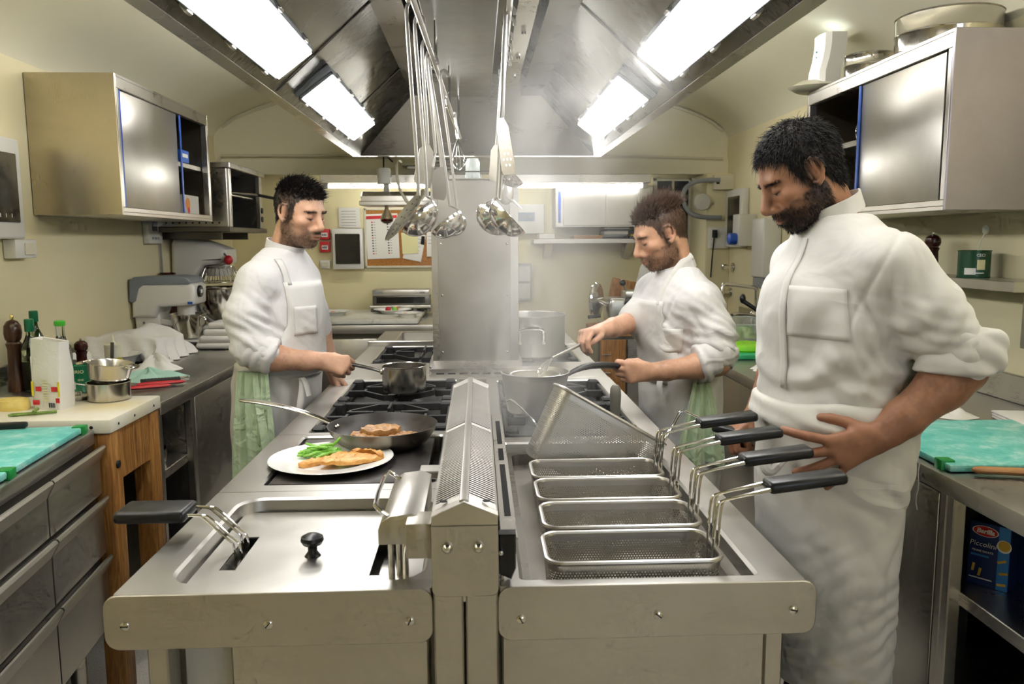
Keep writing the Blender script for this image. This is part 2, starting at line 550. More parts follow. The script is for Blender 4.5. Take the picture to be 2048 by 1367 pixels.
# left row
top_plate(-.612, -.084, 1.287, 1.832, -.545, -.098, 1.322, 1.79, .06, .10, bottom='dark_void')
top_plate(-.612, -.084, 1.834, 2.393, -.532, -.104, 1.882, 2.372, .02, .05, bottom='enamel_dark')
top_plate(-.612, -.084, 2.395, 3.36, -.527, -.092, 2.412, 3.33, .01, .055, bottom='enamel_dark')
MB().box(-.612, .558, 3.362, 3.78, RZ-.03, RZ, .003).build('worktop', 'steel_top', isl)
top_plate(-.612, -.03, 3.782, 4.47, -.527, -.06, 3.80, 4.44, .01, .055, bottom='enamel_dark')
top_plate(-.612, .26, 4.50, 5.22, -.50, .15, 4.56, 5.16, .03, .12, bottom='steel_x')
# right row
top_plate(.03, .558, 1.287, 2.29, .066, .487, 1.31, 2.262, .012, .03, bottom=None)
top_plate(.03, .558, 2.292, 3.36, .07, .497, 2.32, 3.30, .01, .055, bottom='enamel_dark')
top_plate(-.03, .558, 3.782, 4.47, .02, .497, 3.80, 4.44, .01, .055, bottom='enamel_dark')
MB().box(.26, .558, 4.472, 5.22, RZ-.03, RZ, .003).build('worktop', 'steel_top', isl)
MB().box(-.62, -.05, 4.455, 4.50, RZ, RZ+.028, .003).build('splash_bar', 'steel', isl)
# bodies under the tops
for x0, x1 in ((-.58, -.092), (.035, .53)):
    MB().box(x0, x1, 1.42, 5.18, .14, RZ-.06).build('body', 'steel_x', isl)
    for k in range(4):
        y0 = 1.45+k*.93
        MB().box((x0-.012 if x0 < 0 else x1), (x0 if x0 < 0 else x1+.012), y0, y0+.9, .2, .82, .004).build('cupboard_door', 'steel_x', isl)
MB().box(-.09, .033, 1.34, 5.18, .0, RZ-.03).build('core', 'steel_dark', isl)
MB().box(-.43, -.092, 1.308, 1.325, .10, .83, .003).build('front_panel', 'steel_front', isl)
MB().box(.035, .497, 1.305, 1.322, .10, .83, .003).build('front_panel', 'steel_front', isl)
MB().box(.500, .533, 1.312, 1.39, .0, .85, .003).build('leg', 'steel_front', isl)
MB().box(-.588, -.552, 1.345, 1.40, .0, .85, .003).build('leg', 'steel_front', isl)
MB().box(-.080, -.030, 1.272, 1.34, .0, RZ, .003).build('leg', 'steel_front', isl)
MB().box(-.026, .028, 1.272, 1.34, .0, RZ, .003).build('leg', 'steel_front', isl)
for x in (-.56, .50):
    for y in (2.6, 3.9, 5.1):
        MB().lathe([(.022, 0), (.022, .16)], (x, y, 0), 12, caps=(True, True)).build('leg', 'steel', isl)
# bumper plates
def bumper(x0, x1, cor):
    b = MB()
    b.prism(rrect(x0, x1, .806, .901, .024, 6, cor), 'y', 1.280, 1.287, .0012, 1)
    return b.build('bumper_plate', 'steel_front', isl)
bumper(-.627, -.082, (1, 1, 1, 1)); bumper(.028, .576, (1, 1, 1, 1))
def screw(x, z, y, a):
    b = MB()
    M = Matrix.Translation((x, y, z)) @ Matrix.Rotation(math.radians(90), 4, 'X')
    b.lathe([(.0075, 0), (.0075, .002), (.005, .0036), (0, .0040)], (x, y, z), 16, M=Matrix.Rotation(math.radians(90), 4, 'X'))
    o = b.build('screw', 'steel_polished', isl)
    c, s = math.cos(math.radians(a)), math.sin(math.radians(a))
    R = Matrix.Translation((x, y-.0037, z)) @ Matrix.Rotation(math.radians(a), 4, 'Y')
    MB().box(-.0062, .0062, -.0008, .001, -.0009, .0009, M=R).build('screw_slot', 'dark_void', o)
for x, z, a in ((-.592, .849, 0), (-.357, .846, -50), (-.121, .846, -65), (.067, .844, 60), (.302, .846, 40), (.536, .850, 15)):
    screw(x, z, 1.280, a)
# the spine between the two rows, with a gabled, slotted flue
MB().prism(rrect(-.081, .029, .897, 1.018, .012, 4, (1, 0, 0, 1)), 'y', 1.258, 1.275, .001, 1).build('spine_front', 'steel_front', isl)
MB().box(-.079, .027, 1.275, 2.47, .88, 1.016).build('spine_body', 'steel', isl)
for x in (-.055, -.004):
    MB().lathe([(.0095, 0), (.0095, .003), (.008, .007), (.0045, .011), (0, .012)], (x, 1.258, .982), 16, M=Matrix.Rotation(math.radians(90), 4, 'X')).build('dome_nut', 'steel_polished', isl)
EZ, PZ, GX0, GX1, GXc = 1.034, 1.058, -.081, .029, -.027
MB().prism([(GX0, 1.018), (GX1, 1.018), (GX1, EZ), (GXc, PZ), (GX0, EZ)], 'y', 1.260, 1.285, .001, 1).build('flue_end', 'steel', isl)
MB().prism([(GX0, 1.018), (GX1, 1.018), (GX1, EZ), (GXc, PZ), (GX0, EZ)], 'y', 2.43, 2.47, .001, 1).build('flue_end', 'steel', isl)
MB().prism([(GXc-.008, PZ-.003), (GXc+.008, PZ-.003), (GXc+.007, PZ+.0005), (GXc, PZ+.002), (GXc-.007, PZ+.0005)], 'y', 1.27, 2.46).build('flue_ridge', 'steel_satin', isl)
MB().box(GX0+.002, GX1-.002, 1.285, 2.43, .999, 1.019).build('flue_tray', 'dark_void', isl)  # steel tray coloured black to stand in for shade between the slats
b = MB()
for s in (-1, 1):
    xe = GX0 if s < 0 else GX1
    for (ya, yb) in ((1.285, 1.31), (1.835, 1.855), (2.40, 2.43)):
        b.grid([[(xe, ya, EZ), (xe, yb, EZ)], [(GXc, ya, PZ), (GXc, yb, PZ)]], flip=s > 0)
    b.box(min(xe, xe-s*.006), max(xe, xe-s*.006), 1.285, 2.43, 1.016, EZ+.001)
b.build('flue_frame', 'steel_satin', isl)
for s in (-1, 1):
    xe = GX0 if s < 0 else GX1
    b = MB()
    y = 1.312
    while y < 2.40:
        if not (1.832 < y < 1.856):
            w2 = .0023
            p0 = Vector((xe-s*.004, y, EZ+.0015)); p1 = Vector((GXc+s*.006, y+.004, PZ-.003))
            b.grid([[p0+Vector((0, -w2, 0)), p0+Vector((0, w2, 0)), p0+Vector((0, w2, -.004)), p0+Vector((0, -w2, -.004))],
                    [p1+Vector((0, -w2, 0)), p1+Vector((0, w2, 0)), p1+Vector((0, w2, -.004)), p1+Vector((0, -w2, -.004))]], closed_v=True, flip=s > 0)
        y += .0118
    b.build('flue_slats', 'steel_satin', isl, kind='stuff')
for x in (-.062, .010):
    MB().lathe([(.005, 0), (.005, .0015), (0, .002)], (x, 1.298, EZ+.0145-.002), 12, sx=1.3).build('flue_hole', 'dark_void', isl)
# slotted channel on the pasta-cooker side of the spine
b = MB(); b.box(.034, .040, 1.31, 2.30, .90, .975, .001); b.box(.034, .064, 1.31, 2.30, .972, .977, .001); b.build('splash_channel', 'steel', isl)
for ya, yb in ((1.42, 1.76), (1.80, 1.90), (1.95, 2.2)):
    MB().box(.044, .056, ya, yb, .9772, .9780).build('channel_slot', 'dark_void', isl)
MB().prism([(.031, .915), (.052, .905), (.060, .925), (.060, .985), (.031, .985)], 'y', 1.302, 1.33, .002, 1).build('channel_end', 'smoked_panel', isl)
MB().lathe([(.004, 0), (.004, .004), (0, .005)], (.034, 1.30, .955), 10, M=Matrix.Rotation(math.radians(90), 4, 'X')).build('dome_nut', 'steel_polished', isl)
# pasta cooker tank
b = MB()
inner = rrect(.09, .452, 1.325, 2.24, .03, 6); low = rrect(.10, .442, 1.345, 2.23, .03, 6)
b.grid([[(*p, .8702) for p in rrect(.076, .477, 1.32, 2.252, .005, 6)], [(*p, .8702) for p in inner], [(*p, .62) for p in low]], closed_v=True)
b.build('tank_wall', 'steel_hood', isl)
m = NT('pasta_water'); m.b.inputs['Base Color'].default_value = lin('#3c3a30'); m.set(Roughness=.22, IOR=1.33)
m.l(m.bump(m.noise(m.coord(), 30, 3), .5, .006), m.b.inputs['Normal']); MATS['pasta_water'] = m.m
b = MB(); b.face([(*p, .79) for p in low]); b.build('tank_water', 'pasta_water', isl)
# ------------------------------------------------------------------ fittings of the island
# lid of the deep fryer with two hand slots, and its knob
lid = thing('fryer_cover', 'flat stainless steel lid with a black knob covering the deep fryer', 'lid', (-.325, 1.55, .868))
b = MB()
Y0, Y1 = 1.338, 1.774
for (x0, x1, cuts) in ((-.532, -.492, None), (-.492, -.462, (1.452, 1.622)), (-.462, -.207, None), (-.207, -.148, (1.415, 1.58)), (-.148, -.110, None)):
    for (ya, yb) in ([(Y0, Y1)] if cuts is None else [(Y0, cuts[0]), (cuts[1], Y1)]):
        b.box(x0, x1, ya, yb, .8665, .8695)
b.build('lid_sheet', 'steel_top', lid, weld=True)
MB().lathe([(.016, 0), (.013, .004), (.009, .010), (.009, .020), (.018, .024), (.0225, .032), (.021, .039), (.012, .044), (0, .045)], (-.33, 1.515, .8695), 28).build('knob', 'black_plastic', lid)
# fryer basket: only its grip and bent wires stand out of the slot
t = thing('fryer_basket', 'black-gripped wire fryer basket standing in the slot of the fryer lid', 'basket', (-.478, 1.55, .82))
for y in (1.535, 1.585):
    for dx in (0, .012):
        MB().tube([(-.474-dx, y, .80), (-.474-dx, y, .885), (-.487-dx, y, .898), (-.532-dx, y, .944), (-.541-dx, y, .948), (-.59, y, .950)], .0028, 8, smooth=1).build('wire', 'chrome', t)
MB().box(-.715, -.575, 1.518, 1.602, .936, .962, .011, 3).build('grip', 'black_plastic', t)
b = MB()
for z in (.806, .80):
    b.tube([(*p, z) for p in rrect(-.488, -.464, 1.46, 1.615, .01, 4)], .002, 6, closed=True)
b.build('rim', 'chrome', t)
# tilting fryer head with its bail handle
hd = thing('heating_unit', 'stainless steel fryer heating head with a bent wire handle, beside the slotted flue', 'heating unit', (-.13, 1.45, .93))
MB().prism([(-.178, .958), (-.10, .958), (-.10, 1.006), (-.12, 1.014), (-.155, 1.010), (-.172, 1.000), (-.178, .985)], 'y', 1.335, 1.60, .003, 2).build('cover', 'steel_satin', hd)
MB().box(-.127, -.083, 1.295, 1.36, .948, 1.010, .003, 2).build('bracket', 'steel_front', hd)
MB().box(-.128, -.083, 1.63, 1.68, .985, 1.002, .002).build('arm_cap', 'steel_satin', hd)
MB().tube([(-.160, 1.352, 1.004), (-.176, 1.350, 1.016), (-.186, 1.356, 1.026), (-.186, 1.56, 1.026), (-.176, 1.568, 1.016), (-.160, 1.566, 1.006)], .0042, 10, smooth=1).build('handle', 'chrome', hd)
for x, y in ((-.163, 1.40), (-.150, 1.415), (-.138, 1.40)):
    MB().tube([(x, y, .96), (x, y, .80)], .006, 10).build('heating_rod', 'pot_steel', hd)
MB().tube([(-.125, 1.36, .955), (-.135, 1.375, .935), (-.137, 1.385, .90), (-.137, 1.385, .82)], .0035, 8, smooth=1).build('probe', 'chrome', hd)
# griddle
m = NT('griddle_iron'); m.set(Metallic=.55)
co = m.coord(); f = m.noise(co, 7, 7, .65, .5)
m.l(m.ramp(f, [(.3, lin('#3a3634')), (.55, lin('#544f4d')), (.75, lin('#6a6461'))]), m.b.inputs['Base Color'])
m.l(m.rng(f, .55, .30), m.b.inputs['Roughness']); m.l(m.bump(m.noise(co, 90, 4), .15, .001), m.b.inputs['Normal']); MATS['griddle_iron'] = m.m
MB().box(-.520, -.135, 1.915, 2.362, .862, .893, .004, 2).build('griddle_plate', 'griddle_iron', isl)
for x in (-.50, -.40, -.30, -.20):
    MB().box(x, x+.004, 1.9, 1.914, .855, .885).build('griddle_rib', 'enamel_dark', isl)

# burners and pan supports
def hob(cx, cyy, w, h, tall=False):
    """one burner: bowl, cap and cast-iron pan support"""
    MB().lathe([(.075, .846), (.070, .852), (.045, .856), (.045, .868), (.030, .872), (0, .872)], (cx, cyy, 0), 28).build('burner_cap', 'cast_iron', isl)
    MB().lathe([(.115, .8465), (.110, .850), (.085, .849), (.080, .8468)], (cx, cyy, 0), 32).build('burner_ring', 'enamel_dark', isl)
    b = MB()
    hx, hy = w/2, h/2
    for sx in (-1, 1):
        b.box(cx+sx*hx-.007, cx+sx*hx+.007, cyy-hy, cyy+hy, .872, .900, .003)
    for sy in (-1, 1):
        b.box(cx-hx, cx+hx, cyy+sy*hy-.007, cyy+sy*hy+.007, .872, .900, .003)
    # inner octagonal ring and cross fins
    ox, oy, c = hx*.66, hy*.70, .35
    P = [(-ox, -oy*c), (-ox*c, -oy), (ox*c, -oy), (ox, -oy*c), (ox, oy*c), (ox*c, oy), (-ox*c, oy), (-ox, oy*c)]
    P = [(cx+a, cyy+q) for a, q in P]
    I = [(cx+(a-cx)*.93, cyy+(q-cyy)*.93) for a, q in P]
    b.grid([[(*p, .890) for p in P], [(*p, .910) for p in P], [(*p, .910) for p in I], [(*p, .890) for p in I], [(*p, .890) for p in P]], closed_v=True)
    for k in range(4):
        a = math.pi/2*k+math.pi/4*0
        d = Vector((math.cos(a), math.sin(a)))
        r0, r1 = .045, (ox if k % 2 == 0 else oy)
        M = Matrix.Translation((cx, cyy, 0)) @ Matrix.Rotation(a, 4, 'Z')
        b.box(r0, r1, -.005, .005, .884, .918, .003, 1, M)
        b.box(r1, (hx if k % 2 == 0 else hy), -.006, .006, .876, .902, .003, 1, M)
    # chunky corner feet
    for sx in (-1, 1):
        for sy in (-1, 1):
            b.box(cx+sx*(hx-.035), cx+sx*(hx+.006), cyy+sy*(hy-.06), cyy+sy*(hy-.012), .852, .911, .006)
    b.build('pan_support', 'cast_iron', isl)
for cyy in (2.64, 3.10):
    hob(-.31, cyy, .41, .44)
for cyy in (2.58, 3.05):
    hob(.285, cyy, .40, .44)
hob(-.29, 4.12, .44, .58); hob(.26, 4.12, .44, .58)

# service column in the middle of the island
colm = thing('service_column', 'tall plain stainless steel column standing in the middle of the island', 'column', (-.015, 3.6, RZ))
MB().box(-.196, .170, 3.462, 3.76, .96, 1.742, .003).build('column_body', 'column_steel', colm)
MB().box(-.200, -.172, 3.457, 3.472, .945, 1.742, .001).build('corner_strip', 'steel', colm)
MB().box(.138, .174, 3.457, 3.472, .945, 1.742, .001).build('corner_strip', 'steel', colm)
MB().prism([(3.40, .900), (3.78, .900), (3.78, .962), (3.45, .962), (3.40, .935)], 'x', -.215, .19, .002, 1).build('foot_plinth', 'steel', colm)
for k in range(7):
    x = -.185+k*.05
    MB().box(x, x+.034, 3.3985, 3.401, .912, .918, .001).build('foot_slot', 'dark_void', colm)
MB().box(-.200, .174, 3.455, 3.77, 1.742, 1.747, .001).build('top_plate', 'steel', colm)
MB().tube([(-.19, 3.46, 1.775), (.165, 3.46, 1.775)], .003, 8).build('top_rail', 'chrome', colm)
for z in (1.0, 1.25, 1.47):
    for x in (-.158, .125):
        MB().lathe([(.006, 0), (.005, .002), (0, .003)], (x, 3.462, z), 12, M=Matrix.Rotation(math.radians(90), 4, 'X')).build('rivet', 'steel_polished', colm)
for x in (-.21, -.208):
    MB().lathe([(.006, 0), (.005, .003), (0, .004)], (x, 3.39, .92 if x == -.21 else .945), 12, M=Matrix.Rotation(math.radians(90), 4, 'X')).build('rivet', 'chrome', colm)
# glass jar and cruets kept on the column
plain('jar_clear', '#dfe6e2', .05, Alpha=.45)
t = thing('glass_jar', 'clear empty glass jar on top of the stainless column', 'jar', (-.02, 3.56, 1.747))
MB().lathe([(0, .002), (.030, .002), (.032, .006), (.032, .075), (.026, .085), (.026, .092), (.024, .092), (.024, .084), (.030, .074), (.030, .008)], (-.02, 3.56, 1.747), 24).build('glass', 'jar_clear', t)

# ------------------------------------------------------------------ pasta baskets
m = NT('perforated_steel')
m.set(Metallic=1.0, Roughness=.42)
m.b.inputs['Base Color'].default_value = (.50, .48, .43, 1)
uv = m.n('ShaderNodeUVMap'); uv.uv_map = 'UV'
# hexagonal holes from two offset square lattices
def lattice(off):
    sc_ = m.n('ShaderNodeVectorMath', operation='MULTIPLY'); m.l(uv.outputs[0], sc_.inputs[0]); sc_.inputs[1].default_value = (1/.0056, 1/.0097, 0)
    ad = m.n('ShaderNodeVectorMath', operation='ADD'); m.l(sc_.outputs[0], ad.inputs[0]); ad.inputs[1].default_value = (off, off, 0)
    fr = m.n('ShaderNodeVectorMath', operation='FRACTION'); m.l(ad.outputs[0], fr.inputs[0])
    sb = m.n('ShaderNodeVectorMath', operation='SUBTRACT'); m.l(fr.outputs[0], sb.inputs[0]); sb.inputs[1].default_value = (.5, .5, 0)
    s2 = m.n('ShaderNodeVectorMath', operation='MULTIPLY'); m.l(sb.outputs[0], s2.inputs[0]); s2.inputs[1].default_value = (.0056, .0097, 0)
    ln = m.n('ShaderNodeVectorMath', operation='LENGTH'); m.l(s2.outputs[0], ln.inputs[0])
    return ln.outputs['Value']
mn = m.n('ShaderNodeMath', operation='MINIMUM'); m.l(lattice(0.), mn.inputs[0]); m.l(lattice(.5), mn.inputs[1])
gt = m.n('ShaderNodeMath', operation='GREATER_THAN'); m.l(mn.outputs[0], gt.inputs[0]); gt.inputs[1].default_value = .0016
m.l(gt.outputs[0], m.b.inputs['Alpha'])
MATS['perforated_steel'] = m.m

def mesh_uv(rows, closed_v=True):
    """grid of points with arc-length UVs so the holes keep their size"""
    n, k = len(rows), len(rows[0])
    vs, fs, uvs = [], [], []
    cum_u = []
    for r in rows:
        vs += [tuple(p) for p in r]
    U = [0.]
    mid = rows[0]
    for j in range(k if closed_v else k-1):
        U.append(U[-1]+(Vector(mid[(j+1) % k])-Vector(mid[j])).length)
    W = [0.]
    for i in range(n-1):
        W.append(W[-1]+(Vector(rows[i+1][0])-Vector(rows[i][0])).length)
    for i in range(n-1):
        for j in range(k if closed_v else k-1):
            fs.append((i*k+j, i*k+(j+1) % k, (i+1)*k+(j+1) % k, (i+1)*k+j))
            uvs += [(U[j], W[i]), (U[j+1], W[i]), (U[j+1], W[i+1]), (U[j], W[i+1])]
    return vs, fs, uvs

def pasta_basket(loc, tilt, label, wx=.315, wy=.150, dz=.19, grip=True, roll=0):
    """perforated basket hanging from its rim; local origin at the rim centre"""
    M = Matrix.Translation(loc) @ Matrix.Rotation(math.radians(roll), 4, 'Y') @ Matrix.Rotation(math.radians(tilt), 4, 'X')
    t = thing('pasta_basket', label, 'basket', loc, 'perforated pasta baskets in the cooker')
    rim = rrect(-wx/2, wx/2, -wy/2, wy/2, .03, 6)
    rows = [[M @ Vector((p[0]*(1-.10*q), p[1]*(1-.18*q), -dz*q)) for p in rim] for q in (0.02, .5, 1.)]
    vs, fs, uvs = mesh_uv(rows)
    # floor of the basket
    k = len(rim)
    base = len(vs)
    fs.append(tuple(range(2*k, 3*k)))
    uvs += [(p[0]*.9, p[1]*.82) for p in rim]
    me = bpy.data.meshes.new('perforated_wall')
    me.from_pydata(vs, [], fs)
    ul = me.uv_layers.new(name='UV')
    ul.data.foreach_set('uv', [c for q in uvs for c in q])
    me.polygons.foreach_set('use_smooth', [True]*len(me.polygons))
    me.set_sharp_from_angle(angle=math.radians(50))
    put('perforated_wall', me, 'perforated_steel', t)
    MB().tube([M @ Vector((*p, 0)) for p in rim], .0048, 8, closed=True).build('rim', 'steel_satin', t)
    b = MB(); b.grid([[M @ Vector((p[0]*.995, p[1]*.995, 0)) for p in rim], [M @ Vector((p[0]*.985, p[1]*.985, -.016)) for p in rim]], closed_v=True); b.build('rim_band', 'steel_satin', t)
    if grip:
        for y in (-.019, .019):
            for dx in (-.0035, .0045):
                MB().tube([M @ Vector(q) for q in ((wx/2-.003+dx, y, -.06), (wx/2-.002+dx, y, 0), (wx/2+.002+dx, y, .075), (wx/2+.006+dx, y, .088), (wx/2+.020, y, .094), (wx/2+.098, y, .108+(.0 if dx > 0 else .003)))], .0026, 8, smooth=1).build('wire', 'chrome', t)
        G = M @ Matrix.Translation((wx/2+.095, 0, .109)) @ Matrix.Rotation(math.radians(-7), 4, 'Y')
        MB().box(0, .148, -.024, .024, -.010, .013, .009, 3, M=G).build('grip', 'black_plastic', t)
    return t, M
pasta_basket((.275, 1.408, .918), 0, 'front perforated pasta basket, closest to the bumper plate')
pasta_basket((.284, 1.578, .920), 0, 'second perforated pasta basket from the front bumper plate')
pasta_basket((.285, 1.745, .921), 0, 'third perforated pasta basket from the front bumper plate')
pasta_basket((.284, 1.905, .922), 0, 'fourth perforated pasta basket, just before the tilted one')
tb, TM = pasta_basket((.352, 2.115, 1.012), -8, 'large perforated pasta basket tipped up sideways behind the four others', .325, .150, .20, grip=False, roll=30)
for y in (.02, .06):
    MB().tube([TM @ Vector(q) for q in ((.165, y, -.04), (.168, y, 0))]+[Vector((.515, 2.17+y*.3, .905)), Vector((.572, 2.20+y*.3, .994)), Vector((.585, 2.20+y*.3, .998)), Vector((.66, 2.14+y*.3, .965))], .0028, 8).build('wire', 'chrome', tb)
MB().box(0, .13, -.022, .022, -.011, .011, .009, 3, M=xf((.645, 2.14, .968), 0, 10, -20)).build('grip', 'black_plastic', tb)
# ------------------------------------------------------------------ plate of food
def plate(loc, r, name, label, cat='plate', group=None, deep=.018):
    t = thing(name, label, cat, loc, group)
    k = r/.16
    MB().lathe([(0, .004), (.085*k, .004), (.098*k, .007), (.108*k, deep*.75), (.150*k, deep), (.160*k, deep+.002), (.1615*k, deep+.0005), (.150*k, deep-.004), (.105*k, deep*.75-.006), (.09*k, .0), (0, 0)], loc, 56).build('dish', 'porcelain', t)
    return t
main_plate = plate((-.396, 2.088, .8935), .163, 'dinner_plate', 'white porcelain plate with green beans and golden cutlets on the griddle')
def soft_slab(pts, z0, th, mat, name, seed, curl=0., parent=None, label=None, cat=None, group=None, sub=2, amp=.003):
    """fillet: thick rounded slab over an outline, with uneven top"""
    r_ = np.random.default_rng(seed)
    n = 28
    P = [Vector((*p, 0)) for p in pts]
    # resample closed outline smoothly
    Q = []
    m_ = len(P)
    for i in range(n):
        u = i/n*m_; j = int(u); f_ = u-j
        p0, p1, p2, p3 = P[(j-1) % m_], P[j % m_], P[(j+1) % m_], P[(j+2) % m_]
        Q.append(.5*((2*p1)+(p2-p0)*f_+(2*p0-5*p1+4*p2-p3)*f_**2+(3*p1-p0-3*p2+p3)*f_**3))
    c = sum(Q, Vector())/n
    b = MB()
    rows = []
    for s_, zz in ((.93, 0), (1., .25), (1.0, .6), (.95, .92), (.75, 1.05), (.5, 1.1), (.25, 1.12)):
        row = []
        for k, q in enumerate(Q):
            d = q-c
            x, y = c.x+d.x*s_, c.y+d.y*s_
            ww = amp*math.sin(k*1.7+seed)*math.sin(s_*9+seed)+r_.normal()*amp*.25
            z = z0(x, y) if callable(z0) else z0
            row.append((x, y, z+th*zz+ww*(1 if zz > .5 else .2)+curl*(d.x*d.x+d.y*d.y)))
        rows.append(row)
    R = b.grid(rows, closed_v=True)
    b.cap(R[0], True); b.cap(R[-1])
    o = b.build(name, mat, parent)
    if label: tag(o, label, cat, group)
    return o
def food_mat(name, a, b_, c, sc_=40, rough=.45):
    m = NT(name); m.set(Roughness=rough); co = m.coord()
    f = m.noise(co, sc_, 6, .65, .4)
    m.l(m.ramp(f, [(.3, lin(a)), (.5, lin(b_)), (.7, lin(c))]), m.b.inputs['Base Color'])
    m.l(m.bump(f, .5, .003), m.b.inputs['Normal'])
    MATS[name] = m.m
food_mat('cutlet_gold', '#b27430', '#cf954a', '#e2b26c')
food_mat('meat_brown', '#704820', '#a37642', '#c49a66', 60)
food_mat('bean_green', '#5fa02c', '#84c248', '#a8da74', 50, .35)
ZP = .8975
cut = [([(-.46, 2.03), (-.43, 2.05), (-.385, 2.10), (-.40, 2.115), (-.45, 2.085), (-.475, 2.05)], ZP, .012, 1),
       ([(-.415, 2.02), (-.385, 2.015), (-.36, 2.03), (-.352, 2.10), (-.37, 2.12), (-.405, 2.07)], ZP+.012, .010, 2),
       ([(-.375, 2.015), (-.31, 2.025), (-.268, 2.05), (-.262, 2.07), (-.30, 2.09), (-.35, 2.12), (-.37, 2.08)], ZP+.010, .012, 3),
       ([(-.345, 2.128), (-.30, 2.118), (-.262, 2.10), (-.256, 2.07), (-.266, 2.062), (-.275, 2.09), (-.31, 2.107), (-.345, 2.116)], ZP+.006, .020, 4)]
for k, (pp, z, th, sd) in enumerate(cut):
    soft_slab(pp, z, th, 'cutlet_gold', 'cutlet', sd, label=('flat golden cutlet leaning at the bean end of the plate', 'golden cutlet folded over in the middle of the fan', 'widest golden cutlet at the front of the fan', 'curled golden cutlet strip at the back of the plate')[k], cat='cutlet', group='golden cutlets on the plate')
for k in range(26):
    a = rng.uniform(-.5, .9); L = rng.uniform(.025, .045)
    x, y = -.432+rng.normal()*.018, 2.135+rng.normal()*.016
    z = ZP+.006+abs(rng.normal())*.010+.012*math.exp(-((x+.432)**2+(y-2.135)**2)/.0003)
    d = Vector((math.cos(a), math.sin(a), rng.uniform(-.15, .25)))
    if k == 0: x, y, z, d, L = -.408, 2.150, ZP+.030, Vector((.75, .3, .55)), .034
    c = Vector((x, y, z)); q = Vector((0, 0, rng.uniform(-.004, .004)))
    b = MB(); b.tube([c-d*L, c-d*L*.4+q, c+d*L*.4+q, c+d*L], [.0030, .0044, .0044, .0034], 7, smooth=1)
    o = b.build('green_bean', 'bean_green'); tag(o, 'cut piece of green bean heaped on the white plate', 'bean', 'green beans on the plate')

# ------------------------------------------------------------------ frying pan, saucepan, pots
steel('pan_outside', (.30, .27, .22), .38, (1, 1, 40), .1, .1)
plain('nonstick', '#2c2724', .42, bumps=(200, .1), vary=.15)
fp = thing('frying_pan', 'dark non-stick frying pan with browned meat and a long steel handle', 'pan', (-.282, 2.285, .893))
c = (-.282, 2.285, .895)
MB().lathe([(0, 0), (.108, 0), (.128, .010), (.150, .040), (.158, .058), (.1595, .060)], c, 56).build('pan_outer', 'pan_outside', fp)
MB().lathe([(.1595, .060), (.157, .0605), (.155, .058), (.147, .040), (.126, .012), (.106, .004), (0, .004)], c, 56).build('pan_lining', 'nonstick', fp)
hp = [(-.425, 2.335, .940), (-.46, 2.345, .955), (-.54, 2.365, .982), (-.64, 2.388, 1.000), (-.72, 2.405, 1.006), (-.728, 2.407, 1.006)]
MB().tube(hp, [.013, .012, .013, .015, .012, .004], 12, smooth=1, sy=.45).build('handle', 'steel_polished', fp)
for z in (0, .01):
    MB().ball((-.424+z*.3, 2.322+z*1.2, .939), .0055, 10, 6).build('rivet', 'chrome', fp)
for k, (pp, z, th) in enumerate((([(-.34, 2.22), (-.29, 2.20), (-.235, 2.22), (-.225, 2.26), (-.27, 2.285), (-.33, 2.265)], .900, .018),
                                 ([(-.375, 2.27), (-.33, 2.245), (-.28, 2.26), (-.275, 2.31), (-.32, 2.33), (-.37, 2.31)], .902, .026),
                                 ([(-.345, 2.275), (-.29, 2.255), (-.24, 2.28), (-.235, 2.325), (-.28, 2.345), (-.335, 2.325)], .922, .020),
                                 ([(-.27, 2.25), (-.215, 2.235), (-.175, 2.255), (-.17, 2.29), (-.22, 2.31), (-.265, 2.30)], .903, .022),
                                 ([(-.23, 2.27), (-.19, 2.26), (-.165, 2.285), (-.175, 2.33), (-.225, 2.335)], .902, .016))):
    soft_slab(pp, z, th, 'meat_brown', 'meat_slice', 20+k, amp=.004, label=('browned meat slice lowest at the front of the frying pan', 'thick browned meat slice at the handle side of the pan', 'browned meat slice topmost of the pile in the pan', 'browned meat slice lying towards the flue in the pan', 'small browned meat slice at the back of the pan')[k], cat='meat', group='meat slices in the frying pan')

sp = thing('saucepan', 'small stainless steel saucepan held over the burner', 'saucepan', (-.283, 2.995, .918))
c = (-.283, 2.985, .920)
MB().lathe([(0, 0), (.076, 0), (.081, .004), (.083, .012), (.083, .095), (.0855, .098), (.0840, .0992), (.0815, .096), (.0815, .010), (.076, .004), (0, .004)], c, 48).build('pot', 'pot_steel', sp)
MB().tube([(-.366, 2.975, .995), (-.385, 2.972, 1.004), (-.44, 2.962, 1.020), (-.50, 2.950, 1.034), (-.56, 2.938, 1.046)], [.0075, .0085, .0095, .0105, .0095], 12, smooth=1, sy=.75).build('handle', 'steel_polished', sp)
MB().box(-.372, -.358, 2.964, 2.984, .986, 1.003, .004, 2).build('handle_bracket', 'steel_polished', sp)

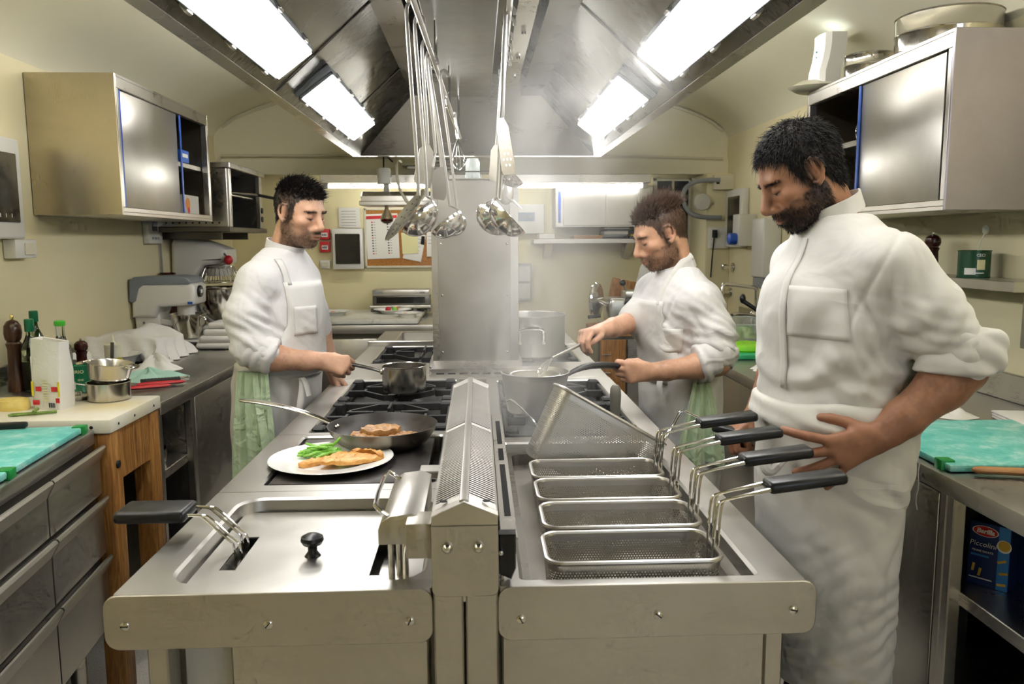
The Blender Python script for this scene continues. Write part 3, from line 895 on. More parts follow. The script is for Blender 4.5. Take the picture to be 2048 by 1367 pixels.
steel('pan_alu', (.56, .55, .53), .36, (1, 1, 50), .08, .06)
bp = thing('sauteuse_pan', 'round aluminium pan with a steaming sieve inside, under the whisk', 'pan', (.185, 2.60, .918))
c = (.185, 2.60, .918)
MB().lathe([(0, 0), (.085, 0), (.092, .006), (.108, .110), (.1125, .132), (.1145, .134), (.112, .135), (.106, .112), (.089, .010), (0, .006)], c, 56).build('pan_body', 'pan_alu', bp)
MB().tube([(.292, 2.618, 1.035), (.315, 2.628, 1.047), (.36, 2.650, 1.060), (.43, 2.690, 1.058), (.50, 2.728, 1.045), (.555, 2.757, 1.035)], [.007, .010, .014, .015, .014, .010], 12, smooth=1, sy=.8).build('handle', 'black_plastic', bp)
sv = thing('sieve', 'round wire sieve ring sitting inside the steaming pan', 'sieve', (.185, 2.60, 1.02))
MB().tube([(.185+.082*math.cos(a), 2.60+.082*math.sin(a), 1.042) for a in np.linspace(0, 2*math.pi, 40)[:-1]], .004, 8, closed=True).build('ring', 'steel_satin', sv)
MB().lathe([(.080, .024), (.078, .0), (.06, -.03), (.03, -.045), (0, -.05)], (.185, 2.60, 1.018), 40).build('mesh_bowl', 'steel_satin', sv)
food_mat('broth', '#b7ac86', '#c9c09a', '#d5cdac', 20, .2)
MB().lathe([(0, .0), (.075, .0)], (.185, 2.60, 1.018), 32).build('puree', 'broth', sv)

st = thing('stock_pot', 'tall pale aluminium stock pot with round wire handles behind the steam', 'pot', (.255, 3.98, .91))
c = (.255, 3.98, .915)
MB().lathe([(0, 0), (.165, 0), (.175, .006), (.178, .02), (.178, .195), (.182, .2), (.1815, .204), (.177, .204), (.174, .196), (.174, .02), (.165, .008), (0, .008)], c, 56).build('pot_body', 'pan_alu', st)
a0 = (.205, 3.805)
MB().tube([(.196, 3.805, 1.0), (.196, 3.795, 1.045), (.203, 3.775, 1.066), (.255, 3.770, 1.068), (.305, 3.775, 1.066), (.312, 3.795, 1.045), (.312, 3.805, 1.0)], .0085, 10, smooth=2).build('handle', 'steel_polished', st)
for x in (.196, .312):
    MB().box(x-.011, x+.011, 3.800, 3.815, .985, 1.035, .004, 2).build('handle_plate', 'steel_polished', st)
MB().tube([(.196, 4.155, 1.0), (.196, 4.165, 1.045), (.203, 4.185, 1.066), (.255, 4.19, 1.068), (.305, 4.185, 1.066), (.312, 4.165, 1.045), (.312, 4.155, 1.0)], .0085, 10, smooth=2).build('handle', 'steel_polished', st)
# whisk held by the man at the steaming pan
wk = thing('whisk', 'thin wire whisk dipping into the steaming pan', 'whisk', (.21, 2.63, 1.06))
MB().tube([(.425, 2.835, 1.140), (.34, 2.762, 1.112), (.25, 2.68, 1.085)], [.006, .006, .005], 10).build('handle', 'steel_satin', wk)
for k in range(5):
    a = math.pi*k/5
    d1 = Vector((math.cos(a)*.4, -math.cos(a)*.4, math.sin(a)))*.022
    A, Bp = Vector((.25, 2.68, 1.085)), Vector((.195, 2.615, 1.035))
    MB().tube([A, A.lerp(Bp, .4)+d1*.6, A.lerp(Bp, .8)+d1, Bp, A.lerp(Bp, .8)-d1, A.lerp(Bp, .4)-d1*.6, A], .0012, 6, smooth=1).build('wire_loop', 'chrome', wk)
# hand blender shaft leaning in the burner corner
t = thing('pestle', 'grey rounded wooden handle standing up beside the tipped basket', 'tool', (.432, 2.56, .88))
plain('handle_grey', '#6d6a60', .5)
MB().lathe([(0, .135), (.010, .133), (.017, .122), (.0185, .10), (.017, .06), (.014, .02), (.016, 0), (0, 0)], (.44, 2.52, .885), 20).build('handle', 'handle_grey', t)
# loop handle of a basket further along the cooker
t = thing('lifting_hook', 'thin bent wire handle rising out of the steam behind the flue', 'hook', (.11, 2.42, .90))
MB().tube([(.085, 2.45, .985), (.10, 2.45, .99), (.125, 2.43, .97), (.175, 2.38, .925), (.18, 2.375, .90)], .0035, 8, smooth=1).build('wire', 'chrome', t)
# ------------------------------------------------------------------ left: refrigerated drawer unit (stands a little skew)
DU = Matrix.Translation((-1.213, 2.545, 0)) @ rotz(5.7)
du = thing('drawer_unit', 'stainless steel refrigerated drawer counter with angled pull edges, nearest on the cutting-board side', 'cabinet', (-1.5, 2.0, 0))
MB().box(-.74, 0, -1.36, -.048, .855, .900, .004, 2, M=DU).build('worktop', 'steel_top', du)
MB().box(-.72, -.006, -1.34, -.055, .24, .855, M=DU).build('carcass', 'steel_dark', du)
def drawer(y0, y1, z0, z1):
    prof = [(-.006, z0), (.010, z0), (.012, z0+.002), (.012, z1-.050), (.030, z1-.016), (.033, z1-.008), (.029, z1-.001), (.022, z1-.001), (.006, z1-.030), (-.006, z1-.030)]
    b = MB()
    A = [b.bm.verts.new(DU @ Vector((p[0], y0, p[1]))) for p in prof]
    Bv = [b.bm.verts.new(DU @ Vector((p[0], y1, p[1]))) for p in prof]
    n = len(prof)
    for i in range(n):
        b.bm.faces.new([A[i], A[(i+1) % n], Bv[(i+1) % n], Bv[i]])
    b.bm.faces.new(A[::-1]); b.bm.faces.new(Bv)
    bmesh.ops.recalc_face_normals(b.bm, faces=b.bm.faces)
    b.build('drawer', 'steel_x', du, angle=20)
for k, (ya, yb) in enumerate(((-.432, -.052), (-.872, -.440), (-1.33, -.880))):
    for z0, z1 in ((.694, .852), (.500, .688), (.262, .494)):
        drawer(ya, yb, z0, z1)
for y in (-.12, -.66, -1.28):
    for x in (-.07, -.66):
        p = DU @ Vector((x, y, 0))
        MB().lathe([(.030, 0), (.030, .03), (.024, .034), (.024, .25)], (p.x, p.y, 0), 16, caps=(True, True)).build('leg', 'steel', du)
# teal cutting board with green corner stops, and the knife on it
m = NT('board_teal'); m.set(Roughness=.5); co = m.coord()
f = m.noise(co, 11, 7, .7, .3)
m.l(m.ramp(f, [(.36, lin('#4fb3aa')), (.52, lin('#74c6bd')), (.68, lin('#bfe0d8'))]), m.b.inputs['Base Color'])
m.l(m.bump(m.noise(co, 120, 3), .15, .001), m.b.inputs['Normal']); MATS['board_teal'] = m.m
cb = thing('cutting_board', 'teal plastic cutting board with green corner stops on the drawer unit', 'cutting board', (-1.45, 2.1, .905))
MB().prism(rrect(-.58, -.012, -.64, -.075, .015, 4), 'z', .904, .922, .003, 1).mesh()
b = MB(); b.box(-.60, -.012, -.66, -.085, .904, .922, .004, 2, M=DU); b.build('slab', 'board_teal', cb)
for y in (-.10, -.57):
    MB().box(-.040, -.004, y-.018, y+.018, .899, .926, .003, 2, M=DU).build('corner_stop', 'green_plastic', cb)
kn = thing('kitchen_knife', 'kitchen knife with black riveted handle on the teal board', 'knife', (-1.45, 2.40, .924))
MB().box(-.06, .065, -.012, .012, -.008, .010, .006, 2, M=xf((-1.44, 2.425, .932), 0, 0, 8)).build('handle', 'black_plastic', kn)
MB().prism([(-.30, -.002), (-.06, -.002), (-.06, .022), (-.20, .026), (-.28, .012)], 'z', 0, .002).bm.free()
b = MB(); b.box(-.27, -.06, -.016, .014, 0, .002, .0008, 1, M=xf((-1.44, 2.425, .926), 0, 0, 8)); b.build('blade', 'steel_polished', kn)
cw = thing('folded_cloth', 'pale folded cloth corner lying at the edge of the teal board', 'cloth', (-1.56, 2.42, .922))
b = MB(); b.box(-1.66, -1.52, 2.36, 2.44, .922, .944, .010, 3); b.build('cloth', 'cloth_white', cw)

# ------------------------------------------------------------------ left: butcher's table with white slab
m = NT('block_white'); m.set(Roughness=.45); co = m.coord()
f = m.noise(co, 5, 6, .65, .5)
# turmeric-coloured stain worn into the middle of the slab
tc = m.n('ShaderNodeTexCoord'); sep = m.n('ShaderNodeVectorMath', operation='DISTANCE'); m.l(tc.outputs['Object'], sep.inputs[0]); sep.inputs[1].default_value = (-1.27, 2.72, .93)
base = m.ramp(f, [(.3, lin('#d9d3bd')), (.6, lin('#e6e1d0'))])
ad = m.n('ShaderNodeMath', operation='MULTIPLY_ADD'); m.l(f, ad.inputs[0]); ad.inputs[1].default_value = .16; m.l(sep.outputs['Value'], ad.inputs[2])
msk = m.rng(ad.outputs[0], .55, 0., .10, .24)
mx = m.n('ShaderNodeMixRGB'); m.l(msk, mx.inputs[0]); m.l(base, mx.inputs[1]); mx.inputs[2].default_value = lin('#d8bd55'); m.l(mx.outputs[0], m.b.inputs['Base Color'])
MATS['block_white'] = m.m
m = NT('table_wood'); m.set(Roughness=.5)
co = m.coord((26, 26, 2.2)); f = m.noise(co, 2.5, 6, .65, 1.2)
m.l(m.ramp(f, [(.3, lin('#6b4320')), (.5, lin('#96652f')), (.7, lin('#b98a48'))]), m.b.inputs['Base Color'])
m.l(m.bump(f, .35, .003), m.b.inputs['Normal']); MATS['table_wood'] = m.m
bt = thing('butcher_table', 'wooden butcher table with a thick white plastic chopping slab', 'table', (-1.5, 2.7, 0))
MB().box(-1.92, -1.160, 2.503, 2.905, .884, .930, .006, 2).build('slab', 'block_white', bt)
for (x0, x1, y0, y1) in ((-1.235, -1.165, 2.510, 2.585), (-1.235, -1.165, 2.815, 2.895), (-1.92, -1.85, 2.510, 2.585), (-1.92, -1.85, 2.815, 2.895)):
    MB().box(x0, x1, y0, y1, 0, .884, .008, 2).build('leg', 'table_wood', bt)
for (x0, x1, y0, y1) in ((-1.195, -1.170, 2.585, 2.815), (-1.85, -1.235, 2.515, 2.540), (-1.85, -1.235, 2.865, 2.89)):
    MB().box(x0, x1, y0, y1, .715, .884, .004).build('apron_board', 'table_wood', bt)
for (x, y, z) in ((-1.165, 2.545, .775),):
    MB().lathe([(.013, 0), (.012, .006), (0, .008)], (x, y, z), 14, M=Matrix.Rotation(math.radians(90), 4, 'Y')).build('bolt_head', 'black_plastic', bt)
for y in (2.56, 2.68, 2.84):
    MB().lathe([(.005, 0), (.004, .0015), (0, .002)], (-1.160, y, .905), 10, M=Matrix.Rotation(math.radians(90), 4, 'Y')).build('slab_screw', 'black_plastic', bt)
for x in (-1.22, -1.50):
    MB().lathe([(.006, 0), (.005, .002), (0, .003)], (x, 2.503, .905), 10, M=Matrix.Rotation(math.radians(90), 4, 'X')).build('slab_screw', 'black_plastic', bt)

# ------------------------------------------------------------------ left: long counter
lc = thing('counter_unit', 'long stainless steel counter along the wall with an open shelf bay and doors', 'counter', (-1.55, 4.4, 0))
CX = -1.165
MB().box(XL+.003, CX, 2.915, 5.57, .852, .900, .004, 2).build('worktop', 'steel_top', lc)
MB().box(XL+.003, XL+.02, 2.915, 5.57, .900, .98, .003).build('upstand', 'steel', lc)
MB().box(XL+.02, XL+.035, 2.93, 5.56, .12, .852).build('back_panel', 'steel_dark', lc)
MB().box(XL+.02, CX-.03, 2.925, 2.94, .10, .852).build('side_panel', 'steel', lc)
MB().box(XL+.02, CX-.02, 3.27, 3.285, .10, .852).build('side_panel', 'steel', lc)
MB().box(XL+.02, CX-.015, 2.93, 5.56, .10, .13).build('bottom_shelf', 'steel', lc)
MB().box(XL+.03, CX-.035, 2.94, 3.27, .585, .620, .002).build('shelf', 'steel', lc)
MB().box(CX-.04, CX-.012, 2.925, 2.95, .10, .852, .002).build('post', 'steel_satin', lc)
MB().box(CX-.04, CX-.010, 3.245, 3.285, .10, .852, .003).build('post', 'steel_satin', lc)
for (y0, y1) in ((3.295, 3.865), (3.885, 4.46), (4.47, 5.0), (5.01, 5.55)):
    MB().box(CX-.035, CX-.012, y0, y1, .13, .848, .004, 2).build('door', 'steel_x', lc)
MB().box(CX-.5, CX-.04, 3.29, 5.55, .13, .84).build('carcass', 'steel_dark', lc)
for y in (2.96, 3.9, 4.8, 5.5):
    MB().lathe([(.022, 0), (.022, .10)], (CX-.06, y, 0), 14, caps=(True, True)).build('leg', 'steel', lc)
# pans stored in the open bay
def small_pot(loc, r, h, label, grp, mat='pot_steel', name='stored_pan', handles=True):
    t = thing(name, label, 'pan', loc, grp)
    MB().lathe([(0, 0), (r*.94, 0), (r, .006), (r, h-.003), (r*1.03, h), (r*.985, h), (r*.97, h-.004), (r*.97, .006), (0, .004)], loc, 32).build('pan_body', mat, t)
    if handles:
        for s in (-1, 1):
            MB().tube([Vector(loc)+Vector(q) for q in ((-.02, s*r, h*.75), (-.02, s*(r+.022), h*.78), (.02, s*(r+.022), h*.78), (.02, s*r, h*.75))], .004, 8, smooth=1).build('handle', 'chrome', t)
    return t
for k, (x, y, z, r, h) in enumerate(((-1.36, 3.10, .620, .125, .055), (-1.36, 3.10, .679, .115, .05), (-1.34, 3.12, .733, .085, .075), (-1.62, 3.10, .620, .13, .12))):
    small_pot((x, y, z), r, h, ('wide shallow steel pan at the bottom of the stack in the open bay', 'shallow steel pan in the middle of the stack in the open bay', 'small steel pot on top of the stack in the open bay', 'deep steel pan at the back of the open shelf bay')[k], 'pans stored in the open bay')
for k in range(4):
    t = thing('stored_plate', ('lowest', 'second lowest', 'second highest', 'topmost')[k]+' dark oval dish of the pile low in the open bay', 'dish', (-1.40, 3.10, .13+k*.04), 'dishes in the open bay')
    MB().lathe([(0, 0), (.08, .0), (.12, .030), (.122, .032), (.08, .005), (0, .004)], (-1.40, 3.10, .131+k*.035), 28, sx=1.1).build('dish', 'pot_steel', t)

# ------------------------------------------------------------------ things on the butcher's table
def wrinkle(o, amp, scale, seed=0):
    me = o.data
    n = len(me.vertices)
    co = np.empty(n*3); me.vertices.foreach_get('co', co); co = co.reshape(-1, 3)
    no = np.empty(n*3); me.vertex_normals.foreach_get('vector', no); no = no.reshape(-1, 3)
    d = vnoise(co*scale+seed)-.5
    co = co+no*(d*amp)[:, None]
    me.vertices.foreach_set('co', co.ravel()); me.update()
_H = np.random.default_rng(99).random((64, 64, 64)).astype(np.float32)
def vnoise(p):
    """smooth lattice noise 0..1"""
    p = np.asarray(p, np.float64)
    i = np.floor(p).astype(int); f = p-i; f = f*f*(3-2*f)
    i &= 63; j = (i+1) & 63
    def h(a, b, c): return _H[a, b, c]
    x0, y0, z0 = i[:, 0], i[:, 1], i[:, 2]; x1, y1, z1 = j[:, 0], j[:, 1], j[:, 2]
    fx, fy, fz = f[:, 0], f[:, 1], f[:, 2]
    a = h(x0, y0, z0)*(1-fx)+h(x1, y0, z0)*fx; b = h(x0, y1, z0)*(1-fx)+h(x1, y1, z0)*fx
    c = h(x0, y0, z1)*(1-fx)+h(x1, y0, z1)*fx; d = h(x0, y1, z1)*(1-fx)+h(x1, y1, z1)*fx
    return (a*(1-fy)+b*fy)*(1-fz)+(c*(1-fy)+d*fy)*fz

# paper flour bag with its printed bands
m = NT('bag_paper'); m.set(Roughness=.75)
co = m.coord(); m.b.inputs['Base Color'].default_value = lin('#e4e1da')
m.l(m.bump(m.noise(co, 26, 5, .6, .6), .6, .006), m.b.inputs['Normal']); MATS['bag_paper'] = m.m
plain('print_red', '#c8252b', .6); plain('print_yellow', '#e3cf2a', .6); plain('print_black', '#1d1b1a', .6); plain('print_pale', '#e2ddb0', .6); plain('print_white', '#eeeeea', .6); plain('print_blue', '#2a62c4', .5)
bg = thing('flour_bag', 'open white paper flour bag with red and yellow printing on the butcher table', 'bag', (-1.435, 2.70, .93))
BM_ = xf((-1.432, 2.705, .93), 0, 0, -12)
b = MB()
def bagring(w, d, z, jit, sk=0):
    P = rrect(-w, w, -d, d, .008, 3)
    return [BM_ @ Vector((p[0]+sk+rng.normal()*jit, p[1]+rng.normal()*jit, z+(p[0]*(-.12) if z > .18 else 0))) for p in P]
rows = [bagring(.050, .034, 0, 0), bagring(.053, .036, .02, .0004), bagring(.054, .036, .08, .0012), bagring(.054, .034, .13, .002), bagring(.053, .030, .17, .002), bagring(.052, .027, .20, .002), bagring(.052, .025, .232, .002), bagring(.048, .021, .230, .001), bagring(.046, .022, .19, .001)]
R = b.grid(rows, closed_v=True); b.cap(R[0], True)
b.build('paper', 'bag_paper', bg, angle=60)
def decal(M, x0, x1, z0, z1, mat, parent, name, off=.0015, y=-.0365, th=.0006):
    MB().box(x0, x1, y-off-th, y-off, z0, z1, M=M).build(name, mat, parent)
decal(BM_, -.036, -.016, .062, .078, 'print_red', bg, 'print_band'); decal(BM_, .022, .044, .062, .078, 'print_red', bg, 'print_band')
decal(BM_, -.050, -.026, .016, .032, 'print_red', bg, 'print_mark'); decal(BM_, .036, .050, .024, .040, 'print_red', bg, 'print_mark')
decal(BM_, -.052, -.044, .045, .095, 'print_yellow', bg, 'print_band'); decal(BM_, .046, .053, .045, .095, 'print_yellow', bg, 'print_band')
for k in range(9):
    decal(BM_, -.012, .012-.006*(k % 3 == 2), .030+k*.0085, .034+k*.0085, 'print_pale', bg, 'print_line')
decal(BM_, .006, .036, .006, .026, 'print_white', bg, 'barcode_field', off=.001)
for k in range(9):
    decal(BM_, .009+k*.0028, .0102+k*.0028+(.0008 if k % 3 == 0 else 0), .008, .024, 'print_black', bg, 'barcode_bar', off=.0019)
# two small pans stacked
pn = thing('small_pan', 'small steel saucepan at the bottom of the pair on the white slab', 'pan', (-1.31, 2.835, .93), 'stacked pans on the white slab')
c = (-1.31, 2.835, .931)
MB().lathe([(0, 0), (.066, 0), (.070, .004), (.071, .062), (.073, .064), (.0695, .064), (.0685, .006), (0, .004)], c, 40).build('pan_body', 'pot_steel', pn)
MB().tube([(-1.375, 2.815, .985), (-1.41, 2.80, .995), (-1.47, 2.775, 1.008)], .0045, 10, sy=.6).build('handle', 'steel_polished', pn)
pn = thing('small_colander', 'steel bowl with loop handles resting on the saucepan on the white slab', 'bowl', (-1.31, 2.835, .985), 'stacked pans on the white slab')
MB().lathe([(0, .0), (.055, .0), (.064, .010), (.072, .060), (.076, .065), (.0735, .066), (.070, .060), (.061, .012), (0, .004)], (-1.308, 2.835, .998), 40, M=Matrix.Rotation(math.radians(7), 4, 'Y')).build('bowl', 'pot_steel', pn)
for s in (-1, 1):
    x = -1.308+s*.072; z = 1.058-s*.008
    MB().tube([(x, 2.805, z), (x+s*.026, 2.812, z-.004), (x+s*.032, 2.835, z-.005), (x+s*.026, 2.858, z-.004), (x, 2.865, z)], .0042, 8, smooth=1).build('handle', 'steel_polished', pn)
# lid or weight disc, cheese and asparagus
t = thing('disc_weight', 'round steel scale weight lying behind the flour bag', 'weight', (-1.435, 2.86, .93))
MB().lathe([(0, 0), (.040, 0), (.042, .003), (.042, .012), (.038, .016), (.012, .018), (.010, .026), (0, .028)], (-1.425, 2.85, .9305), 28).build('disc', 'pot_steel', t)
food_mat('cheese_yellow', '#d5ba5c', '#e0c86e', '#e8d58a', 25, .5)
o = soft_slab([(-1.60, 2.655), (-1.545, 2.64), (-1.505, 2.665), (-1.51, 2.70), (-1.56, 2.72), (-1.605, 2.69)], .930, .036, 'cheese_yellow', 'cheese_piece', 40, amp=.001)
tag(o, 'piece of yellow cheese on the white slab at the picture edge', 'cheese')
food_mat('asparagus_green', '#55702c', '#6f8b3c', '#8aa552', 60, .45)
for k, (a, bb) in enumerate((((-1.505, 2.56, .936), (-1.375, 2.605, .937)), ((-1.445, 2.625, .944), (-1.425, 2.56, .946)))):
    A, Bp = Vector(a), Vector(bb)
    o = MB().tube([A, A.lerp(Bp, .12), A.lerp(Bp, .35), A.lerp(Bp, .7), Bp], [.0025, .0065, .005, .0050, .0045], 8, smooth=1).build('asparagus', 'asparagus_green')
    tag(o, ('long asparagus spear lying along the white slab', 'short asparagus tip crossing over the long spear')[k], 'asparagus', 'asparagus on the white slab')

# ------------------------------------------------------------------ bottles, mills and tins on the long counter
m = NT('mill_wood'); m.set(Roughness=.28); co = m.coord((1, 1, .25)); f = m.noise(co, 30, 5, .6, 1.5)
m.l(m.ramp(f, [(.3, lin('#2a160b')), (.6, lin('#4b2b15')), (.8, lin('#6b4323'))]), m.b.inputs['Base Color']); MATS['mill_wood'] = m.m
plain('mill_red', '#3d120c', .2)
plain('brass', (.75, .60, .25), .2, 1.0)
def pepper_mill(loc, h, label, mat, rr):
    t = thing('pepper_mill', label, 'pepper mill', loc)
    MB().lathe([(0, 0), (rr, 0), (rr*1.02, h*.02), (rr, h*.12), (rr*.86, h*.16), (rr*.78, h*.40), (rr*.74, h*.55), (rr*.9, h*.62), (rr*.72, h*.645), (0, h*.645)], loc, 32).build('mill_body', mat, t)
    MB().lathe([(rr*.70, h*.65), (rr*.92, h*.69), (rr*1.02, h*.76), (rr*.95, h*.85), (rr*.6, h*.91), (rr*.2, h*.93), (0, h*.93)], loc, 32).build('mill_head', mat, t)
    MB().lathe([(rr*.16, h*.93), (rr*.22, h*.95), (rr*.22, h*.98), (rr*.12, h), (0, h)], loc, 14).build('finial', 'brass' if mat == 'mill_wood' else 'chrome', t)
pepper_mill((-1.83, 3.19, .90), .305, 'tall dark wooden pepper mill with brass knob on the wall counter', 'mill_wood', .032)
pepper_mill((-1.655, 3.36, .935), .155, 'short dark red pepper mill behind the flour bag', 'mill_red', .026)
glassy('glass_green', '#3f5a1e', .04); glassy('glass_clear', '#f2f6f2', .02); glassy('glass_pale', '#c3cfa8', .03)
plain('wine_pale', '#a8a45a', .15); plain('oil', '#b0a03a', .2)
def bottle(loc, h, r, mat, label, cap, neck=.30, lbl=None, liquid=None, name='bottle'):
    t = thing(name, label, 'bottle', loc, 'bottles on the wall counter')
    MB().lathe([(0, .004), (r*.8, .002), (r, .010), (r, h*.56), (r*.93, h*.62), (r*.50, h*.74), (r*neck, h*.80), (r*neck, h*.965), (r*neck*1.15, h*.97), (r*neck*1.15, h), (0, h)], loc, 32).build('glass', mat, t)
    if liquid:
        MB().lathe([(0, .010), (r*.88, .010), (r*.90, .016), (r*.90, h*liquid[1]), (0, h*liquid[1])], loc, 28).build('contents', liquid[0], t)
    if cap:
        MB().lathe([(r*neck*1.25, h*cap[1]), (r*neck*1.32, h*(cap[1]+.01)), (r*neck*1.32, h*.995), (r*neck*1.1, h*1.005), (0, h*1.006)], loc, 24).build('cap', cap[0], t)
    if lbl:
        a0, a1 = lbl[3]
        rows = []
        for z in (h*lbl[1], h*lbl[2]):
            rows.append([(loc[0]+(r+.0008)*math.cos(a), loc[1]+(r+.0008)*math.sin(a), loc[2]+z) for a in np.linspace(math.radians(a0), math.radians(a1), 14)])
        b = MB(); b.grid(rows); b.build('paper_label', lbl[0], t)
plain('foil_green', '#136b46', .3); plain('cap_green', '#4bbf3a', .4)
bottle((-1.765, 3.19, .90), .285, .036, 'glass_pale', 'pale green wine bottle with dark green capsule beside the tall mill', ('foil_green', .83), .36, ('print_white', .08, .50, (-70, 10)), ('wine_pale', .42))
bottle((-1.86, 3.40, .90), .30, .036, 'glass_green', 'dark green glass bottle half hidden behind the wine bottle', ('foil_green', .85), .36)
bottle((-1.66, 3.215, .90), .275, .037, 'glass_clear', 'clear glass bottle with bright green screw cap behind the flour bag', ('cap_green', .93), .42, None, ('glass_clear', .30))
# green tin with a white label, under the small mill
def tin(loc, r, h, label, name='tin_can'):
    t = thing(name, label, 'tin', loc)
    MB().lathe([(0, 0), (r, 0), (r*1.03, .002), (r*1.03, .004), (r, .006), (r, h-.006), (r*1.03, h-.004), (r*1.03, h), (r*.97, h), (r*.96, h-.006), (0, h-.006)], loc, 40).build('tin_body', 'foil_green' if name == 'tin_can' else 'can_green', t)
    return t
plain('can_green', '#154a2c', .3)
def ring_print(t, loc, r, a0, a1, z0, z1, mat, name):
    rows = [[(loc[0]+(r+.0008)*math.cos(a), loc[1]+(r+.0008)*math.sin(a), loc[2]+z) for a in np.linspace(math.radians(a0), math.radians(a1), 10)] for z in (z0, z1)]
    b = MB(); b.grid(rows); b.build(name, mat, t)
def text_obj(txt, size, M, mat, parent, name='lettering', bold=0.0, extr=.0004, align='CENTER', shear=0.):
    cu = bpy.data.curves.new(name, 'FONT')
    cu.body = txt; cu.size = size; cu.align_x = align; cu.align_y = 'CENTER'; cu.extrude = extr; cu.offset = bold; cu.shear = shear
    cu.resolution_u = 3
    tmp = bpy.data.objects.new('tmp', cu); COL.objects.link(tmp)
    dg = bpy.context.evaluated_depsgraph_get()
    me = bpy.data.meshes.new_from_object(tmp.evaluated_get(dg))
    bpy.data.objects.remove(tmp); bpy.data.curves.remove(cu)
    me.transform(M)
    me.materials.clear()
    return put(name, me, mat, parent)
def bent_text(txt, size, loc, r, ang, z, mat, parent):
    """lettering wrapped round a tin"""
    o = text_obj(txt, size, Matrix.Identity(4), mat, parent)
    me = o.data
    for v in me.vertices:
        a = math.radians(ang)+v.co.x/r
        rr = r+.0009+v.co.z
        v.co = Vector((loc[0]+rr*math.cos(a), loc[1]+rr*math.sin(a), loc[2]+z+v.co.y))
    return o
t = tin((-1.575, 3.17, .90), .042, .105, 'dark green tin standing behind the stacked pans')
bent_text('CIRIO', .018, (-1.575, 3.17, .90), .042, -75, .082, 'print_pale', t)
ring_print(t, (-1.575, 3.17, .90), .042, -110, -85, .015, .045, 'print_white', 'paper_label')
bent_text('FINE', .010, (-1.575, 3.17, .90), .042, -60, .05, 'print_pale', t)
# squeeze bottle, white pan, flat steel tool
m = NT('soft_plastic'); m.b.inputs['Base Color'].default_value = lin('#e3e0cc'); m.set(Roughness=.4); m.b.inputs['Subsurface Weight'].default_value = .3; MATS['soft_plastic'] = m.m
sq = thing('squeeze_bottle', 'translucent squeeze bottle of green oil with pointed nozzle', 'bottle', (-1.60, 3.56, .90))
c = (-1.615, 3.56, .915)
MB().lathe([(0, 0), (.034, 0), (.036, .004), (.036, .065)], c, 32).build('oil_part', 'oil', sq)
MB().lathe([(.036, .065), (.036, .105), (.034, .112)], c, 32).build('bottle_wall', 'soft_plastic', sq)
MB().lathe([(.037, .110), (.037, .122), (.012, .126), (.007, .135), (.0035, .165), (0, .166)], c, 28).build('nozzle', 'soft_plastic', sq)
MB().box(-1.70, -1.48, 3.42, 3.60, .900, .9145, .004).mesh()
wp = thing('oval_dish', 'wide white enamel dish behind the bottles on the wall counter', 'dish', (-1.72, 3.75, .90))
MB().lathe([(0, .004), (.13, .004), (.15, .05), (.165, .062), (.168, .066), (.16, .066), (.146, .052), (.126, .008), (0, .008)], (-1.76, 3.75, .90), 40, sx=1.05).build('dish', 'porcelain', wp)
MB().box(-1.72, -1.53, 3.47, 3.645, .900, .915, .004, 2).build('tray', 'steel_satin', thing('steel_tray', 'small flat steel tray under the squeeze bottle', 'tray', (-1.62, 3.55, .90)))
t = thing('sharpening_steel', 'narrow upright steel blade standing among the bottles', 'tool', (-1.585, 3.40, .90))
MB().box(-.007, .007, -.002, .002, 0, .16, .001, M=xf((-1.575, 3.44, .90), 0, 4, 20)).build('blade', 'steel_dark', t)
# cloths and hand tools by the edge
plain('cloth_mint', '#a9cfc0', .8, bumps=(90, .3, .003)); plain('cloth_green', '#b2c6a0', .9, bumps=(90, .3, .003))
def crumple(name, label, cat, c, r, mat, seed, hgt, group=None, seg=22):
    """loosely dropped cloth: a low uneven mound with folds"""
    r_ = np.random.default_rng(seed); b = MB(); rows = []
    ph = r_.uniform(0, 6, 6)
    for i in range(seg//2+1):
        q = i/(seg//2)
        row = []
        for k in range(seg*2):
            a = math.pi*k/seg
            rad = q*(1+.16*math.sin(3*a+ph[0])+.10*math.sin(5*a+ph[1]))
            z = hgt*(1-q**1.6)*(1+.30*math.sin(4*a+ph[2]+3*q)+.22*math.sin(7*a+ph[3]-5*q))+hgt*.10*math.sin(11*a+9*q+ph[4])*(1-q)
            row.append((c[0]+r[0]*rad*math.cos(a), c[1]+r[1]*rad*math.sin(a), c[2]+max(.002, z)*(q < 1)+(.0005 if q == 1 else 0)))
        rows.append(row)
    b.grid(rows, closed_v=True, flip=False)
    o = b.build(name, mat, angle=80); tag(o, label, cat, group)
    return o
crumple('dish_cloth', 'pale mint folded cloth beside the red handles', 'cloth', (-1.43, 3.47, .901), (.14, .12), 'cloth_mint', 3, .030)
crumple('dish_cloth', 'white rumpled cloth corner on top of the mint cloth', 'cloth', (-1.45, 3.60, .915), (.10, .09), 'cloth_white', 8, .055)
for k, (a, bb) in enumerate((((-1.385, 3.13, .915), (-1.235, 3.20, .915)), ((-1.37, 3.20, .918), (-1.20, 3.27, .918)))):
    A, Bp = Vector(a), Vector(bb)
    t = thing('red_peeler', ('red handled knife nearer the white slab', 'red handled knife behind the nearer one')[k], 'knife', A, 'red handled knives')
    MB().tube([A, A.lerp(Bp, .1), A.lerp(Bp, .5), A.lerp(Bp, .9), Bp], [.004, .013, .014, .013, .004], 12, smooth=1, sy=.6).build('handle', 'red_plastic', t)
    D = (A-Bp).normalized()
    MB().box(-.004, .0, -.008, .008, -.001, .001).bm.free()
    MB().tube([A, A+D*.10], [.006, .002], 6, sy=.2).build('blade', 'steel_polished', t)
